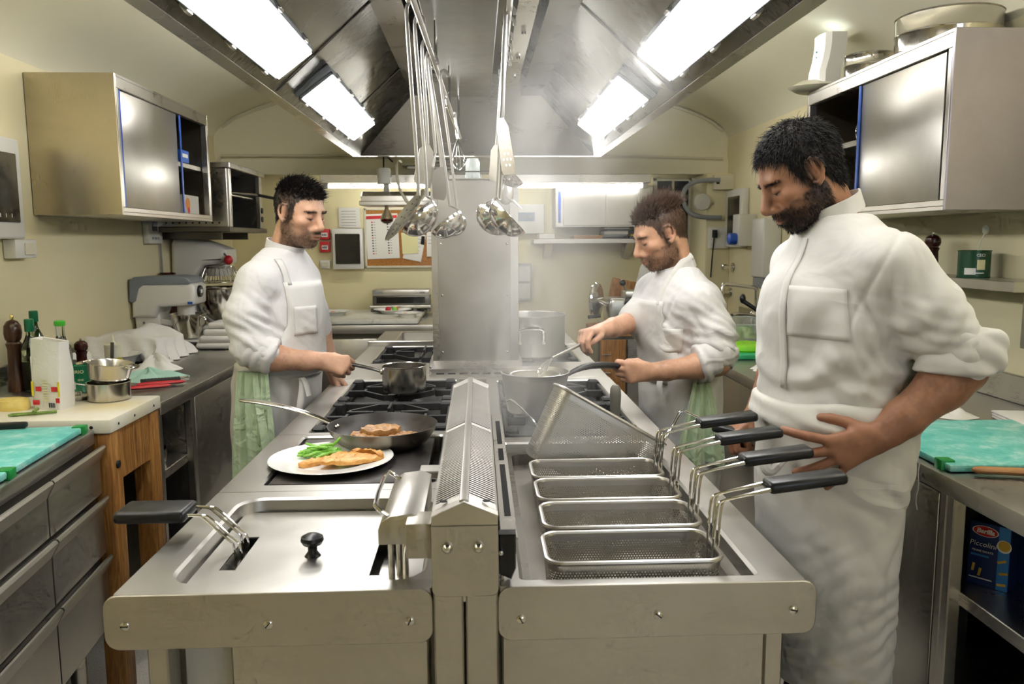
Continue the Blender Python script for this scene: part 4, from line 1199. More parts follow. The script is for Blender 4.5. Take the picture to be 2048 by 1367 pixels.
t = thing('ribbed_scraper', 'black ribbed handle tool with steel tip lying behind the red handles', 'tool', (-1.30, 3.33, .91))
A, Bp = Vector((-1.39, 3.285, .915)), Vector((-1.25, 3.345, .915))
MB().tube([A.lerp(Bp, i/24) for i in range(25)], [.010+.0015*(i % 2) for i in range(25)], 10).build('handle', 'black_rubber', t)
MB().tube([Bp, Bp+Vector((.03, .012, .004))], .009, 10).build('ferrule', 'chrome', t)
# machine covered with a white cloth
def drape(name, label, cat, x0, x1, y0, y1, ztop, zf, mat, seed, group=None):
    """cloth thrown over a box-like thing"""
    r_ = np.random.default_rng(seed)
    n, mm = 40, 34
    b = MB(); rows = []
    for i in range(n+1):
        u = -.28+1.56*i/n
        row = []
        for j in range(mm+1):
            v = -.25+1.5*j/mm
            du = max(0, -u, u-1); dv = max(0, -v, v-1)
            d = math.hypot(du, dv)
            x = x0+(x1-x0)*(min(max(u, 0), 1)+(u-min(max(u, 0), 1))*.42)
            y = y0+(y1-y0)*(min(max(v, 0), 1)+(v-min(max(v, 0), 1))*.42)
            p = np.array([[u*4+seed, v*4, seed]])
            f_ = float(vnoise(p)[0])-.5
            z = ztop+.035*f_*2-.05*(u-.5)**2*2
            fall = min(1, d/.26)
            if fall > 0:
                z = z*(1-fall)+zf*fall
                w_ = .03*math.sin(18*(u+v)+seed)*fall
                x += w_*(1 if du > 0 else 0); y += w_*(1 if dv > 0 else .3)
            row.append((x, y, max(zf, z)))
        rows.append(row)
    b.grid(rows)
    o = b.build(name, mat, angle=80); tag(o, label, cat, group)
    return o
drape('dust_cloth', 'white cloth thrown over a low machine on the wall counter', 'cloth', -1.90, -1.56, 3.90, 4.25, 1.035, .905, 'cloth_white', 5)
t = thing('covered_machine', 'grey metal machine body showing under the thrown white cloth', 'machine', (-1.73, 4.07, .90))
MB().lathe([(0, 0), (.14, 0), (.15, .02), (.13, .08), (.06, .11), (0, .115)], (-1.73, 4.07, .901), 28).build('casing', 'steel_satin', t)
# stack of folded white towels
for k in range(4):
    w_ = .118-.005*k
    b = MB(); b.box(-1.305-2*w_+.01*k, -1.305-.005*k, 4.36+.006*k, 4.60-.004*k, .902+k*.037, .938+k*.037, .016, 4)
    o = b.build('folded_towel', 'cloth_white'); wrinkle(o, .010, 22, k*3.1)
    tag(o, ('folded white towel at the bottom of the towel pile', 'folded white towel second from the bottom of the pile', 'folded white towel third in the towel pile', 'rumpled white towel on top of the towel pile')[k], 'towel', 'towels by the mixers')

# ------------------------------------------------------------------ the two stand mixers
plain('mixer_white', '#efede6', .28)
plain('mixer_grey', '#8a919a', .35)
mx = thing('stand_mixer', 'white planetary stand mixer with a grey top cover and small steel bowl', 'mixer', (-1.75, 4.62, .90))
def slab_y(poly, y0, y1, bev, name, mat, parent, seg=3):
    return MB().prism(poly, 'y', y0, y1, bev, seg).build(name, mat, parent, angle=50)
yb0, yb1 = 4.56, 4.78
slab_y([(-1.945, .905), (-1.60, .905), (-1.595, .925), (-1.70, .935), (-1.80, .945), (-1.815, 1.10), (-1.82, 1.135), (-1.955, 1.135)], yb0+.03, yb1-.03, .012, 'stand', 'mixer_white', mx)
slab_y([(-1.955, 1.06), (-1.825, 1.06), (-1.80, 1.12), (-1.625, 1.125), (-1.605, 1.14), (-1.60, 1.235), (-1.625, 1.255), (-1.93, 1.255), (-1.95, 1.235)], yb0, yb1, .022, 'head', 'mixer_white', mx)
slab_y([(-1.962, 1.155), (-1.945, 1.145), (-1.925, 1.155), (-1.905, 1.225), (-1.88, 1.245), (-1.63, 1.247), (-1.612, 1.258), (-1.64, 1.285), (-1.72, 1.296), (-1.93, 1.290), (-1.955, 1.27)], yb0-.004, yb1+.004, .005, 'top_cover', 'mixer_grey', mx)
MB().lathe([(.034, 0), (.034, .01), (.030, .014), (0, .014)], (-1.600, 4.64, 1.205), 24, M=Matrix.Rotation(math.radians(90), 4, 'Y')).build('speed_dial', 'black_plastic', mx)
MB().box(-1.588, -1.585, 4.625, 4.655, 1.195, 1.215).build('dial_mark', 'print_white', mx)
MB().box(-1.64, -1.612, 4.557, 4.5595, 1.135, 1.150, .001).build('badge', 'print_blue', mx)
MB().lathe([(.045, 0), (.048, .02), (.048, .07)], (-1.69, 4.67, 1.055), 24, caps=(True, False)).build('planetary_head', 'mixer_white', mx)
MB().tube([(-1.69, 4.67, 1.06), (-1.69, 4.67, .99)], .008, 10).build('shaft', 'steel_satin', mx)
mb_ = thing('mixer_bowl', 'small polished steel bowl under the grey-topped mixer', 'bowl', (-1.68, 4.66, .93), 'mixer bowls')
MB().lathe([(0, .004), (.045, .0), (.055, .006), (.060, .02), (.085, .07), (.098, .13), (.1, .142), (.102, .142), (.102, .145), (.097, .144), (.094, .13), (.08, .07), (.05, .012), (0, .008)], (-1.675, 4.65, .932), 40).build('bowl', 'steel_polished', mb_)
MB().tube([(-1.585, 4.62, 1.06), (-1.565, 4.61, 1.055), (-1.56, 4.61, 1.02), (-1.59, 4.62, 1.00)], .005, 8, smooth=1).build('handle', 'steel_polished', mb_)
slab_y([(-1.82, 1.02), (-1.74, 1.01), (-1.74, 1.04), (-1.82, 1.055)], 4.60, 4.73, .004, 'bowl_arm', 'mixer_white', mx)
MB().lathe([(.007, 0), (.006, .002), (0, .003)], (-1.90, 4.589, 1.03), 10, M=Matrix.Rotation(math.radians(90), 4, 'X')).build('screw', 'grey_plastic', mx)

m2 = thing('large_mixer', 'large white floor-type mixer with wire bowl guard behind the smaller mixer', 'mixer', (-1.75, 5.30, .90))
slab_y([(-1.955, .905), (-1.58, .905), (-1.58, .935), (-1.82, .95), (-1.83, 1.30), (-1.955, 1.30)], 5.22, 5.40, .02, 'stand', 'mixer_white', m2)
slab_y([(-1.960, 1.26), (-1.955, 1.47), (-1.94, 1.505), (-1.88, 1.515), (-1.77, 1.495), (-1.65, 1.455), (-1.61, 1.435), (-1.605, 1.36), (-1.615, 1.345), (-1.75, 1.335), (-1.79, 1.29), (-1.83, 1.24)], 5.18, 5.44, .035, 'head', 'mixer_white', m2)
MB().ball((-1.585, 5.16, 1.37), (.028, .028, .03), 16, 10).build('lever_knob', 'red_plastic', m2)
MB().tube([(-1.62, 5.19, 1.41), (-1.59, 5.165, 1.38)], .006, 8).build('lever', 'chrome', m2)
MB().lathe([(.075, 0), (.080, .01), (.085, .05), (.06, .075)], (-1.70, 5.31, 1.265), 28, caps=(True, False)).build('planetary_head', 'mixer_white', m2)
# wire guard: slanted bars round the bowl mouth
for k in range(26):
    a = 2*math.pi*k/26
    MB().tube([(-1.700+.095*math.cos(a), 5.31+.095*math.sin(a), 1.325), (-1.700+.145*math.cos(a), 5.31+.145*math.sin(a), 1.225)], .0026, 6).build('guard_bar', 'chrome', m2)
for r_, z_ in ((.095, 1.325), (.146, 1.225), (.148, 1.19)):
    MB().tube([(-1.700+r_*math.cos(a), 5.31+r_*math.sin(a), z_) for a in np.linspace(0, 2*math.pi, 36)[:-1]], .004, 6, closed=True).build('guard_ring', 'chrome', m2)
b2 = thing('mixer_bowl', 'large polished steel bowl under the wire guard of the big mixer', 'bowl', (-1.700, 5.31, .95), 'mixer bowls')
MB().lathe([(0, .0), (.06, .0), (.085, .012), (.125, .07), (.145, .14), (.148, .225), (.153, .228), (.150, .232), (.144, .228), (.141, .14), (.12, .07), (.08, .018), (0, .008)], (-1.700, 5.31, .955), 48).build('bowl', 'steel_polished', b2)
# ------------------------------------------------------------------ wall cabinet over the long counter (sliding doors)
steel('steel_warm', (.50, .445, .33), .30, (60, 1, 1), .08, .07)
steel('steel_daylit', (.36, .34, .40), .36, (60, 1, 1), .08, .07)  # bluish daylight tint put into the steel's base colour
def wall_cabinet(xw, xf_, y0, y1, z0, z1, door, opening, shelf_z, label, strips, grp=None, side='steel_warm'):
    t = thing('wall_cabinet', label, 'cabinet', ((xw+xf_)/2, (y0+y1)/2, z0), grp)
    s = 1 if xf_ > xw else -1
    lo, hi = min(xw, xf_), max(xw, xf_)
    MB().box(lo, hi, y0, y0+.012, z0, z1, .002).build('side_panel', side, t)
    MB().box(lo, hi, y1-.012, y1, z0, z1, .002).build('side_panel', 'steel_warm', t)
    MB().box(lo, hi, y0+.012, y1-.012, z1-.012, z1, .001).build('top_panel', 'steel', t)
    MB().box(lo, hi, y0+.012, y1-.012, z0, z0+.014, .001).build('bottom_panel', 'steel', t)
    MB().box(xw+s*.002, xw+s*.012, y0+.012, y1-.012, z0+.014, z1-.012).build('back_panel', 'steel_dark', t)
    a, b_ = sorted((xf_, xf_-s*.03))
    MB().box(a, b_, y0+.012, y1-.012, z1-.060, z1-.012, .002).build('top_rail', 'steel', t)
    MB().box(a, b_, y0+.012, y1-.012, z0+.014, z0+.035, .002).build('bottom_rail', 'steel', t)
    a, b_ = sorted((xf_, xf_-s*.035))
    for yy in ((y0+.012, y0+.034), (y1-.034, y1-.012)):
        MB().box(a, b_, yy[0], yy[1], z0+.035, z1-.06, .002).build('stile', 'steel_satin', t)
    a, b_ = sorted((xf_-s*.012, xf_-s*.026))
    MB().box(a, b_, door[0], door[1], z0+.036, z1-.062, .003, 2).build('sliding_door', 'steel_satin', t)
    a, b_ = sorted((xf_-s*.006, xf_-s*.013))
    for y in strips:
        MB().box(a, b_, y-.009, y+.009, z0+.036, z1-.062, .002).build('blue_edge_strip', 'blue_plastic', t)
    lo2, hi2 = sorted((xw+s*.012, xf_-s*.04))
    MB().box(lo2, hi2, y0+.012, y1-.012, shelf_z-.012, shelf_z+.012, .001).build('shelf', 'steel', t)
    return t
wall_cabinet(XL+.004, -1.578, 3.66, 4.87, 1.604, 2.217, (3.73, 4.40), None, 1.905, 'stainless wall cabinet with blue door edges above the bottles', (3.715, 4.44))
def carton(name, label, cat, x0, x1, y0, y1, z0, z1, mat, faces, group=None):
    t = thing(name, label, cat, ((x0+x1)/2, (y0+y1)/2, z0), group)
    MB().box(x0, x1, y0, y1, z0, z1, .002).build('carton', mat, t)
    return t
t = carton('blue_carton', 'small blue carton on the shelf of the open wall cabinet', 'box', -1.75, -1.61, 4.50, 4.62, 1.918, 1.985, 'print_blue', None)
MB().box(-1.6095, -1.6085, 4.52, 4.60, 1.945, 1.965).build('print_panel', 'print_white', t)
t = carton('white_carton', 'white carton with orange print at the foot of the open wall cabinet', 'box', -1.78, -1.62, 4.53, 4.77, 1.640, 1.745, 'paper', None)
plain('print_orange', '#e08a2a', .6)
MB().lathe([(0, 0), (.035, 0)], (-1.6185, 4.59, 1.695), 20, M=Matrix.Rotation(math.radians(90), 4, 'Y')).build('print_spot', 'print_orange', t)
MB().lathe([(0, 0), (.018, 0)], (-1.6180, 4.60, 1.66), 20, M=Matrix.Rotation(math.radians(90), 4, 'Y')).build('print_spot', 'print_red', t)

# wall oven / salamander beyond the cabinet
ov = thing('wall_oven', 'dark open-fronted steel oven on a wall bracket beyond the cabinet', 'oven', (-1.74, 5.4, 1.55))
MB().box(XL+.004, -1.525, 5.00, 5.02, 1.575, 1.93, .003).build('side_panel', 'steel', ov)
MB().box(XL+.004, -1.525, 5.76, 5.78, 1.575, 1.93, .003).build('side_panel', 'steel', ov)
MB().box(XL+.004, -1.50, 4.99, 5.79, 1.93, 1.965, .004).build('top_panel', 'steel', ov)
MB().box(XL+.004, -1.50, 4.95, 5.80, 1.545, 1.575, .003).build('bottom_tray', 'steel_dark', ov)
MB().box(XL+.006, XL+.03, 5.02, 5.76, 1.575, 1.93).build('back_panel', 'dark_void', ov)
MB().box(-1.545, -1.515, 5.02, 5.06, 1.575, 1.93, .003).build('front_stile', 'steel_satin', ov)
MB().box(-1.545, -1.515, 5.70, 5.76, 1.575, 1.93, .003).build('front_stile', 'steel_satin', ov)
for z in (1.64, 1.70):
    MB().lathe([(.02, 0), (.02, .008), (0, .010)], (-1.515, 5.73, z), 14, M=Matrix.Rotation(math.radians(90), 4, 'Y')).build('knob', 'black_plastic', ov)
MB().box(XL+.05, -1.56, 5.06, 5.70, 1.775, 1.783).build('grill_rack', 'steel_satin', ov)
MB().tube([(-1.56, 5.12, 1.79), (-1.44, 5.25, 1.785), (-1.40, 5.30, 1.78)], [.005, .006, .006], 8).build('rack_bar', 'steel_satin', ov)
MB().tube([(-1.42, 5.28, 1.783), (-1.33, 5.40, 1.765)], .010, 10).build('rack_grip', 'black_plastic', ov)
for k in range(9):
    for z in (1.60, 1.90):
        MB().lathe([(0, -.001), (.006, -.001)], (-1.90+k*.04, 4.9995, z), 8, M=Matrix.Rotation(math.radians(-90), 4, 'X')).build('vent_hole', 'dark_void', ov)
MB().box(XL+.004, -1.60, 5.1, 5.12, 1.50, 1.545, .002).build('bracket', 'steel_dark', ov)
MB().box(XL+.004, -1.60, 5.66, 5.68, 1.50, 1.545, .002).build('bracket', 'steel_dark', ov)
# switch boards on the side wall
ep = thing('fuse_box', 'white wall fuse box with smoked window at the picture edge', 'fuse box', (-1.93, 3.35, 1.5))
MB().box(XL+.002, -1.90, 3.16, 3.47, 1.498, 1.908, .012, 3).build('case', 'white_plastic', ep)
MB().box(-1.902, -1.892, 3.18, 3.425, 1.565, 1.845, .008, 2).build('window', 'smoked_panel', ep)
for k in range(5):
    MB().box(-1.8925, -1.8915, 3.20+k*.04, 3.204+k*.04, 1.585, 1.60).build('marking', 'print_white', ep)
sw = thing('switch_box', 'small white surface switch box below the fuse box', 'switch', (-1.93, 3.5, 1.42))
MB().box(XL+.002, -1.915, 3.41, 3.57, 1.418, 1.497, .005, 2).build('box', 'white_plastic', sw)
MB().box(-1.9155, -1.909, 3.475, 3.545, 1.432, 1.482, .002).build('rocker', 'cream_plastic', sw)
ic = thing('wall_intercom', 'white thermostat box on the wall between cabinet and oven', 'control box', (-1.95, 4.92, 1.47))
MB().box(XL+.002, -1.93, 4.81, 5.01, 1.475, 1.615, .006, 2).build('case', 'white_plastic', ic)
MB().box(-1.9305, -1.926, 4.86, 4.93, 1.55, 1.60, .001).build('display', 'smoked_panel', ic)
for k in range(3):
    MB().box(-1.9305, -1.927, 4.85+k*.04, 4.872+k*.04, 1.50, 1.515, .001).build('key', 'grey_plastic', ic)
b = MB(); b.tube([(-1.955, 5.03, 1.60), (-1.955, 5.03, 1.5), (-1.955, 5.04, 1.3), (-1.955, 5.03, 1.1), (-1.955, 5.03, .92)], .006, 8, smooth=1)
tag(b.build('power_cable', 'grey_plastic'), 'grey cable hanging down the wall behind the mixers', 'cable')
t = thing('scarlet_tin', 'dark red round tin standing behind the small mixer', 'tin', (-1.9, 4.95, .9))
MB().lathe([(0, 0), (.045, 0), (.047, .004), (.045, .008), (.045, .388), (.047, .392), (.045, .396), (.03, .398), (0, .398)], (-1.915, 5.02, .902), 24).build('tin_body', 'mill_red', t)

# ------------------------------------------------------------------ back bay: counter, boards and lamps
bc = thing('back_counter', 'steel counter with a marble top across the back of the kitchen', 'counter', (-1.0, 6.0, 0))
m = NT('marble'); m.set(Roughness=.3); co = m.coord(); f = m.noise(co, 6, 7, .65, 1.4)
m.l(m.ramp(f, [(.35, lin('#c9c6b6')), (.5, lin('#e4e1d4')), (.8, lin('#eeece2'))]), m.b.inputs['Base Color']); MATS['marble'] = m.m
MB().box(-1.60, -.43, 5.62, 6.50, .905, .935, .004, 2).build('marble_top', 'marble', bc)
MB().box(-1.62, -.25, 5.60, 6.53, .84, .900, .004, 2).build('worktop', 'steel_top', bc)
MB().box(-1.60, -.27, 5.66, 6.52, .12, .84).build('carcass', 'steel_dark', bc)
for x0, x1 in ((-1.58, -1.15), (-1.14, -.72), (-.66, -.29)):
    MB().box(x0, x1, 5.632, 5.66, .14, .80, .004, 2).build('door', 'steel', bc)
MB().box(-.715, -.692, 5.622, 5.66, .14, .80, .003).build('post', 'steel_satin', bc)
MB().box(-.685, -.665, 5.622, 5.66, .14, .80, .003).build('post', 'steel_dark', bc)
for x in (-1.55, -.32):
    MB().lathe([(.022, 0), (.022, .12)], (x, 5.70, 0), 12, caps=(True, True)).build('leg', 'steel', bc)
for k, (x, y, r, lab) in enumerate(((-1.08, 6.02, .125, 'shallow white plate with a green garnish on the marble top, by the man'), (-.66, 6.14, .145, 'wide white plate with red and orange garnish at the back of the marble top'), (-.52, 5.83, .10, 'small white bowl plate nearest the marble edge by the column'))):
    pl = plate((x, y, .935), r, 'service_plate', lab, 'plate', 'white plates on the marble top', .032)
    for j in range(3):
        a = j*2.1+k
        mm_ = ('bean_green', 'print_orange', 'red_plastic')[(j+(k > 0)) % 3]
        MB().ball((x+.035*math.cos(a), y+.03*math.sin(a), .935+.018+.012*(k == 1)), (.022, .015, .010+.012*(k == 1)), 10, 6).build('garnish', mm_, pl)
pt = thing('vacuum_sealer', 'long steel vacuum sealing machine against the back wall', 'machine', (-.6, 6.35, 1.0))
MB().box(-.83, -.385, 6.28, 6.50, .985, 1.06, .006, 2).build('casing', 'steel_dark', pt)
MB().box(-.83, -.385, 6.27, 6.50, 1.06, 1.108, .006, 2).build('lid', 'steel_satin', pt)
MB().box(-.81, -.75, 6.2675, 6.27, 1.075, 1.095).build('badge', 'grey_plastic', pt)
MB().box(-.46, -.42, 6.2675, 6.27, 1.078, 1.092).build('badge', 'grey_plastic', pt)
MB().box(-.80, -.42, 6.278, 6.281, 1.0, 1.05).build('front_window', 'smoked_panel', pt)
ps = thing('machine_stand', 'low steel stand carrying the vacuum sealing machine', 'stand', (-.6, 6.35, .935))
MB().box(-.85, -.37, 6.25, 6.52, .965, .984, .003).build('shelf', 'steel', ps)
for x in (-.83, -.50, -.39):
    MB().box(x-.015, x+.015, 6.27, 6.30, .935, .965, .003).build('foot', 'steel_dark', ps)
# things on the back wall
yb = YB-.002
fb = thing('fuse_box', 'white fuse box with dark window on the back wall beside the calendar', 'fuse box', (-1.04, yb, 1.26))
MB().box(-1.165, -.922, yb-.07, yb, 1.262, 1.588, .008, 2).build('case', 'white_plastic', fb)
MB().box(-1.142, -.945, yb-.076, yb-.068, 1.305, 1.545, .004).build('window', 'smoked_panel', fb)
for k in range(3):
    for j in range(8):
        MB().box(-1.125+j*.022, -1.112+j*.022, yb-.0768, yb-.0758, 1.345+k*.07, 1.36+k*.07).build('breaker', 'dark_void', fb)
for z, nm in ((1.50, 'red alarm frame high on the back wall by the fuse box'), (1.40, 'red fire alarm call point below the red frame')):
    al = thing('alarm_box', nm, 'alarm', (-1.225, yb, z), 'red alarm boxes')
    MB().box(-1.27, -1.19, yb-.04, yb, z, z+.085, .005, 2).build('case', 'red_plastic', al)
    MB().box(-1.255, -1.205, yb-.0415, yb-.0395, z+.02, z+.055).build('label_plate', 'print_white', al)
    for j in range(3):
        MB().box(-1.248+j*.012, -1.240+j*.012, yb-.0425, yb-.041, z+.03, z+.045).build('letter', 'print_black', al)
s2 = thing('switch_box', 'small white double switch on the back wall under the alarm', 'switch', (-1.23, yb, 1.27))
MB().box(-1.275, -1.195, yb-.035, yb, 1.268, 1.335, .004, 2).build('box', 'white_plastic', s2)
MB().box(-1.26, -1.21, yb-.039, yb-.034, 1.283, 1.32, .002).build('rocker', 'cream_plastic', s2)
m = NT('cork'); m.set(Roughness=.85); m.l(m.ramp(m.noise(m.coord(), 120, 4), [(.35, lin('#8a5a26')), (.6, lin('#b47a38')), (.8, lin('#c7934c'))]), m.b.inputs['Base Color']); MATS['cork'] = m.m
ck = thing('cork_board', 'cork notice board in a cream frame on the back wall', 'notice board', (-.63, yb, 1.28))
MB().box(-.90, -.355, yb-.014, yb-.002, 1.285, 1.735).build('cork', 'cork', ck)
for (x0, x1, z0, z1) in ((-.915, -.34, 1.27, 1.287), (-.915, -.34, 1.733, 1.75), (-.915, -.898, 1.27, 1.75), (-.357, -.34, 1.27, 1.75)):
    MB().box(x0, x1, yb-.02, yb-.002, z0, z1, .002).build('frame', 'cream_plastic', ck)
cal = thing('wall_calendar', 'white wall calendar with red heading and rows of dates pinned on the cork board', 'calendar', (-.75, yb, 1.35))
Mc = xf((-.765, yb-.016, 1.525), 0, -2, 0)
MB().box(-.135, .125, -.002, .0, -.18, .18, M=Mc).build('sheet', 'paper', cal)
MB().box(-.13, .12, -.0028, -.0018, .14, .165, M=Mc).build('heading', 'print_red', cal)
for cx_ in (-.09, .035):
    for k in range(13):
        MB().box(cx_, cx_+.012, -.0028, -.0018, .11-k*.021, .119-k*.021, M=Mc).build('date_mark', 'print_red' if k % 6 == 0 else 'print_black', cal)
        MB().box(cx_+.02, cx_+.032, -.0026, -.0018, .112-k*.021, .117-k*.021, M=Mc).build('date_line', 'grey_plastic', cal)
def note(x, z, w_, h_, rot, mat, label, lines=0, off=.02):
    Mn = xf((x, yb-off, z), 0, rot, 0)
    t = thing('paper_note', label, 'paper', (x, yb-off, z), 'papers on the notice board')
    MB().box(-w_/2, w_/2, -.001, 0, -h_/2, h_/2, M=Mn).build('sheet', mat, t)
    for k in range(lines):
        MB().box(-w_*.38, w_*.3, -.0016, -.0008, h_*.3-k*h_*.14, h_*.3-k*h_*.14+.004, M=Mn).build('text_line', 'grey_plastic', t)
plain('paper_yellow', '#dcd6a0', .8)
note(-.515, 1.44, .15, .22, 12, 'paper', 'tilted white sheet low on the notice board', 4)
note(-.55, 1.47, .13, .17, -3, 'paper_yellow', 'pale yellow note pinned over the tilted sheet', 0, .024)
note(-.385, 1.46, .06, .20, 0, 'paper', 'narrow white sheet at the column edge of the notice board', 3)
note(-1.03, 1.675, .17, .16, 0, 'paper', 'faded printed list taped above the back fuse box', 6)
note(-.445, 1.49, .03, .07, 8, 'print_yellow', 'small yellow tag hanging on the notice board')
# heat lamp bracket with dark red bulb over the marble top
hl = thing('heat_lamp', 'steel heat-lamp canopy with a dark red bulb hanging over the marble top', 'lamp', (-.6, 5.85, 1.75))
MB().prism([(5.72, 1.765), (6.05, 1.765), (6.05, 1.80), (5.80, 1.835), (5.72, 1.80)], 'x', -.82, -.24, .004, 1).build('canopy', 'steel', hl)
MB().box(-.83, -.23, 5.70, 6.06, 1.735, 1.765, .004).build('rim', 'steel_satin', hl)
MB().box(-.68, -.64, 5.9, 5.94, 1.815, 1.985, .003).build('hanger', 'white_plastic', hl)
MB().box(-.68, -.64, 5.94, 6.172, 1.955, 1.985, .003).build('wall_arm', 'white_plastic', hl)
glassy('bulb_glass', '#e8e4dc', .02); plain('bulb_red', '#4a0f0c', .15)
MB().lathe([(.012, .12), (.014, .09), (.035, .05), (.048, .02), (.040, 0)], (-.655, 5.85, 1.625), 24).build('bulb_neck', 'bulb_glass', hl)
MB().lathe([(.047, .02), (.044, .002), (.025, -.012), (0, -.016)], (-.655, 5.85, 1.625), 24).build('bulb_face', 'bulb_red', hl)
MB().tube([(-.655, 5.85, 1.735), (-.655, 5.85, 1.745)], .016, 12).build('socket', 'steel_satin', hl)
# bare tube lamps under the beam
for k, (x0, x1, lab) in enumerate(((-1.11, -.02, 'long white tube lamp under the beam above the marble top'), (.28, 1.25, 'long white tube lamp under the beam above the book shelf'))):
    t = thing('tube_lamp', lab, 'lamp', ((x0+x1)/2, 6.1, 1.89), 'tube lamps under the beam')
    MB().box(x0-.06, x1+.06, 6.07, 6.165, 1.915, 1.978, .004).build('housing', 'steel', t)
    MB().tube([(x0, 6.10, 1.893), (x1, 6.10, 1.893)], .013, 8, caps=False).build('tube', 'tube_glow', t)
    for x in (x0-.02, x1+.02):
        MB().box(x-.02, x+.02, 6.085, 6.115, 1.875, 1.915, .004).build('lamp_holder', 'white_plastic', t)
# pendant cylinder, cables and clutter below the hood end
t = thing('pendant_socket', 'white cylindrical pendant hanging from a chain in front of the beam', 'pendant', (-.64, 5.5, 1.87))
MB().lathe([(0, 0), (.042, 0), (.046, .004), (.046, .095), (.040, .105), (0, .105)], (-.640, 5.6, 1.875), 28).build('cylinder', 'white_plastic', t)
MB().tube([(-.640, 5.6, 1.975), (-.640, 5.6, 2.08), (-.64, 6.175, 2.08)], .005, 8).build('chain', 'dark_void', t)
b = MB(); b.tube([(-.555, 6.172, 2.06), (-.555, 5.65, 2.06), (-.55, 5.55, 1.93), (-.53, 5.55, 1.83), (-.48, 5.55, 1.74), (-.42, 5.55, 1.72), (-.36, 5.55, 1.80)], .009, 8, smooth=2)
tag(b.build('power_cable', 'cream_plastic'), 'cream cable looping down in front of the beam by the pendant', 'cable')
for k, (x0, x1, z, a) in enumerate(((-.52, -.18, 2.00, 6), (-.56, -.12, 1.965, -2), (-.45, -.05, 1.945, 3), (-.30, .10, 1.985, -5))):
    b = MB(); b.box(-(x1-x0)/2, (x1-x0)/2, -.06, .06, -.009, .009, .003, M=xf(((x0+x1)/2, 6.08-.02*k, 2.025+.021*k), 0, 0, a))
    tag(b.build('storage_board', 'cream_plastic' if k % 2 else 'steel'), ('steel tray lowest of the pile stored on the tube lamp', 'cream tray second in the pile stored on the tube lamp', 'steel tray third in the pile stored on the tube lamp', 'cream tray topmost in the pile stored on the tube lamp')[k], 'tray', 'trays stored on the lamp housing')
# right part of the back wall
cb2 = thing('wall_cabinet', 'small stainless wall cabinet above the book shelf on the back wall', 'cabinet', (.9, 6.4, 1.586))
MB().box(.604, 1.36, 6.22, yb, 1.586, 1.90, .004).build('body', 'steel', cb2)
MB().box(.66, .99, 6.205, 6.222, 1.60, 1.885, .003).build('door', 'steel_satin', cb2)
MB().box(1.0, 1.34, 6.205, 6.222, 1.60, 1.885, .003).build('door', 'steel_satin', cb2)
MB().box(.622, .642, 6.21, 6.222, 1.62, 1.86, .002).build('blue_edge_strip', 'blue_plastic', cb2)
cp = thing('control_panel', 'pale control panel with a blue-grey display on the back wall', 'control panel', (.42, yb, 1.53))
MB().box(.275, .536, yb-.06, yb, 1.54, 1.775, .006, 2).build('case', 'white_plastic', cp)
plain('display_blue', '#7a8aa2', .3)
MB().box(.30, .46, yb-.063, yb-.059, 1.64, 1.71).build('display', 'display_blue', cp)
for k in range(3):
    MB().box(.315+k*.05, .345+k*.05, yb-.0645, yb-.0625, 1.66, 1.69).build('display_field', 'grey_plastic', cp)
sh = thing('wall_shelf', 'steel wall shelf with brackets carrying folders on the back wall', 'shelf', (.85, 6.4, 1.4))
MB().box(.434, 1.40, 6.24, yb, 1.462, 1.495, .002).build('board', 'steel_satin', sh)
for x in (.56, 1.21):
    MB().prism([(6.30, 1.462), (yb, 1.462), (yb, 1.34), (6.50, 1.34)], 'x', x-.03, x+.03).build('bracket', 'steel', sh)
plain('book_dark', '#2b2b2b', .6); plain('book_orange', '#b9803a', .6)
for k, (x0, x1, z0, z1, mt, lab) in enumerate(((.48, .60, 1.497, 1.535, 'paper', 'small white paper stack at the steam end of the shelf'), (.75, .98, 1.497, 1.525, 'book_orange', 'flat orange book lying on the shelf'),
        (.97, 1.18, 1.497, 1.512, 'book_dark', 'dark folder at the bottom of the folder pile'), (.98, 1.17, 1.514, 1.528, 'grey_plastic', 'grey folder second in the folder pile'), (.99, 1.18, 1.530, 1.556, 'paper', 'thick white folder in the middle of the pile'), (1.0, 1.19, 1.558, 1.570, 'book_dark', 'thin dark folder near the top of the pile'), (.99, 1.19, 1.572, 1.583, 'paper', 'white folder topmost in the pile'),
        (1.19, 1.36, 1.497, 1.515, 'book_dark', 'black book under the yellow one'), (1.20, 1.36, 1.517, 1.532, 'print_yellow', 'thin yellow book between dark ones'), (1.19, 1.35, 1.534, 1.56, 'book_dark', 'black book on top of the yellow one'))):
    b = MB(); b.box(x0, x1, 6.27, 6.50, z0, z1, .002)
    tag(b.build('book', mt), lab, 'book', 'books and folders on the back shelf')
mt = thing('meter_box', 'grey steel meter cabinet low on the back wall behind the steam', 'meter box', (.40, yb, 1.0))
MB().box(.30, .43, yb-.08, yb, 1.0, 1.30, .004).build('case', 'grey_plastic', mt)
MB().box(.31, .42, yb-.083, yb-.079, 1.02, 1.14).build('door', 'steel_satin', mt)
MB().box(.31, .42, yb-.083, yb-.079, 1.16, 1.28).build('door', 'steel_satin', mt)
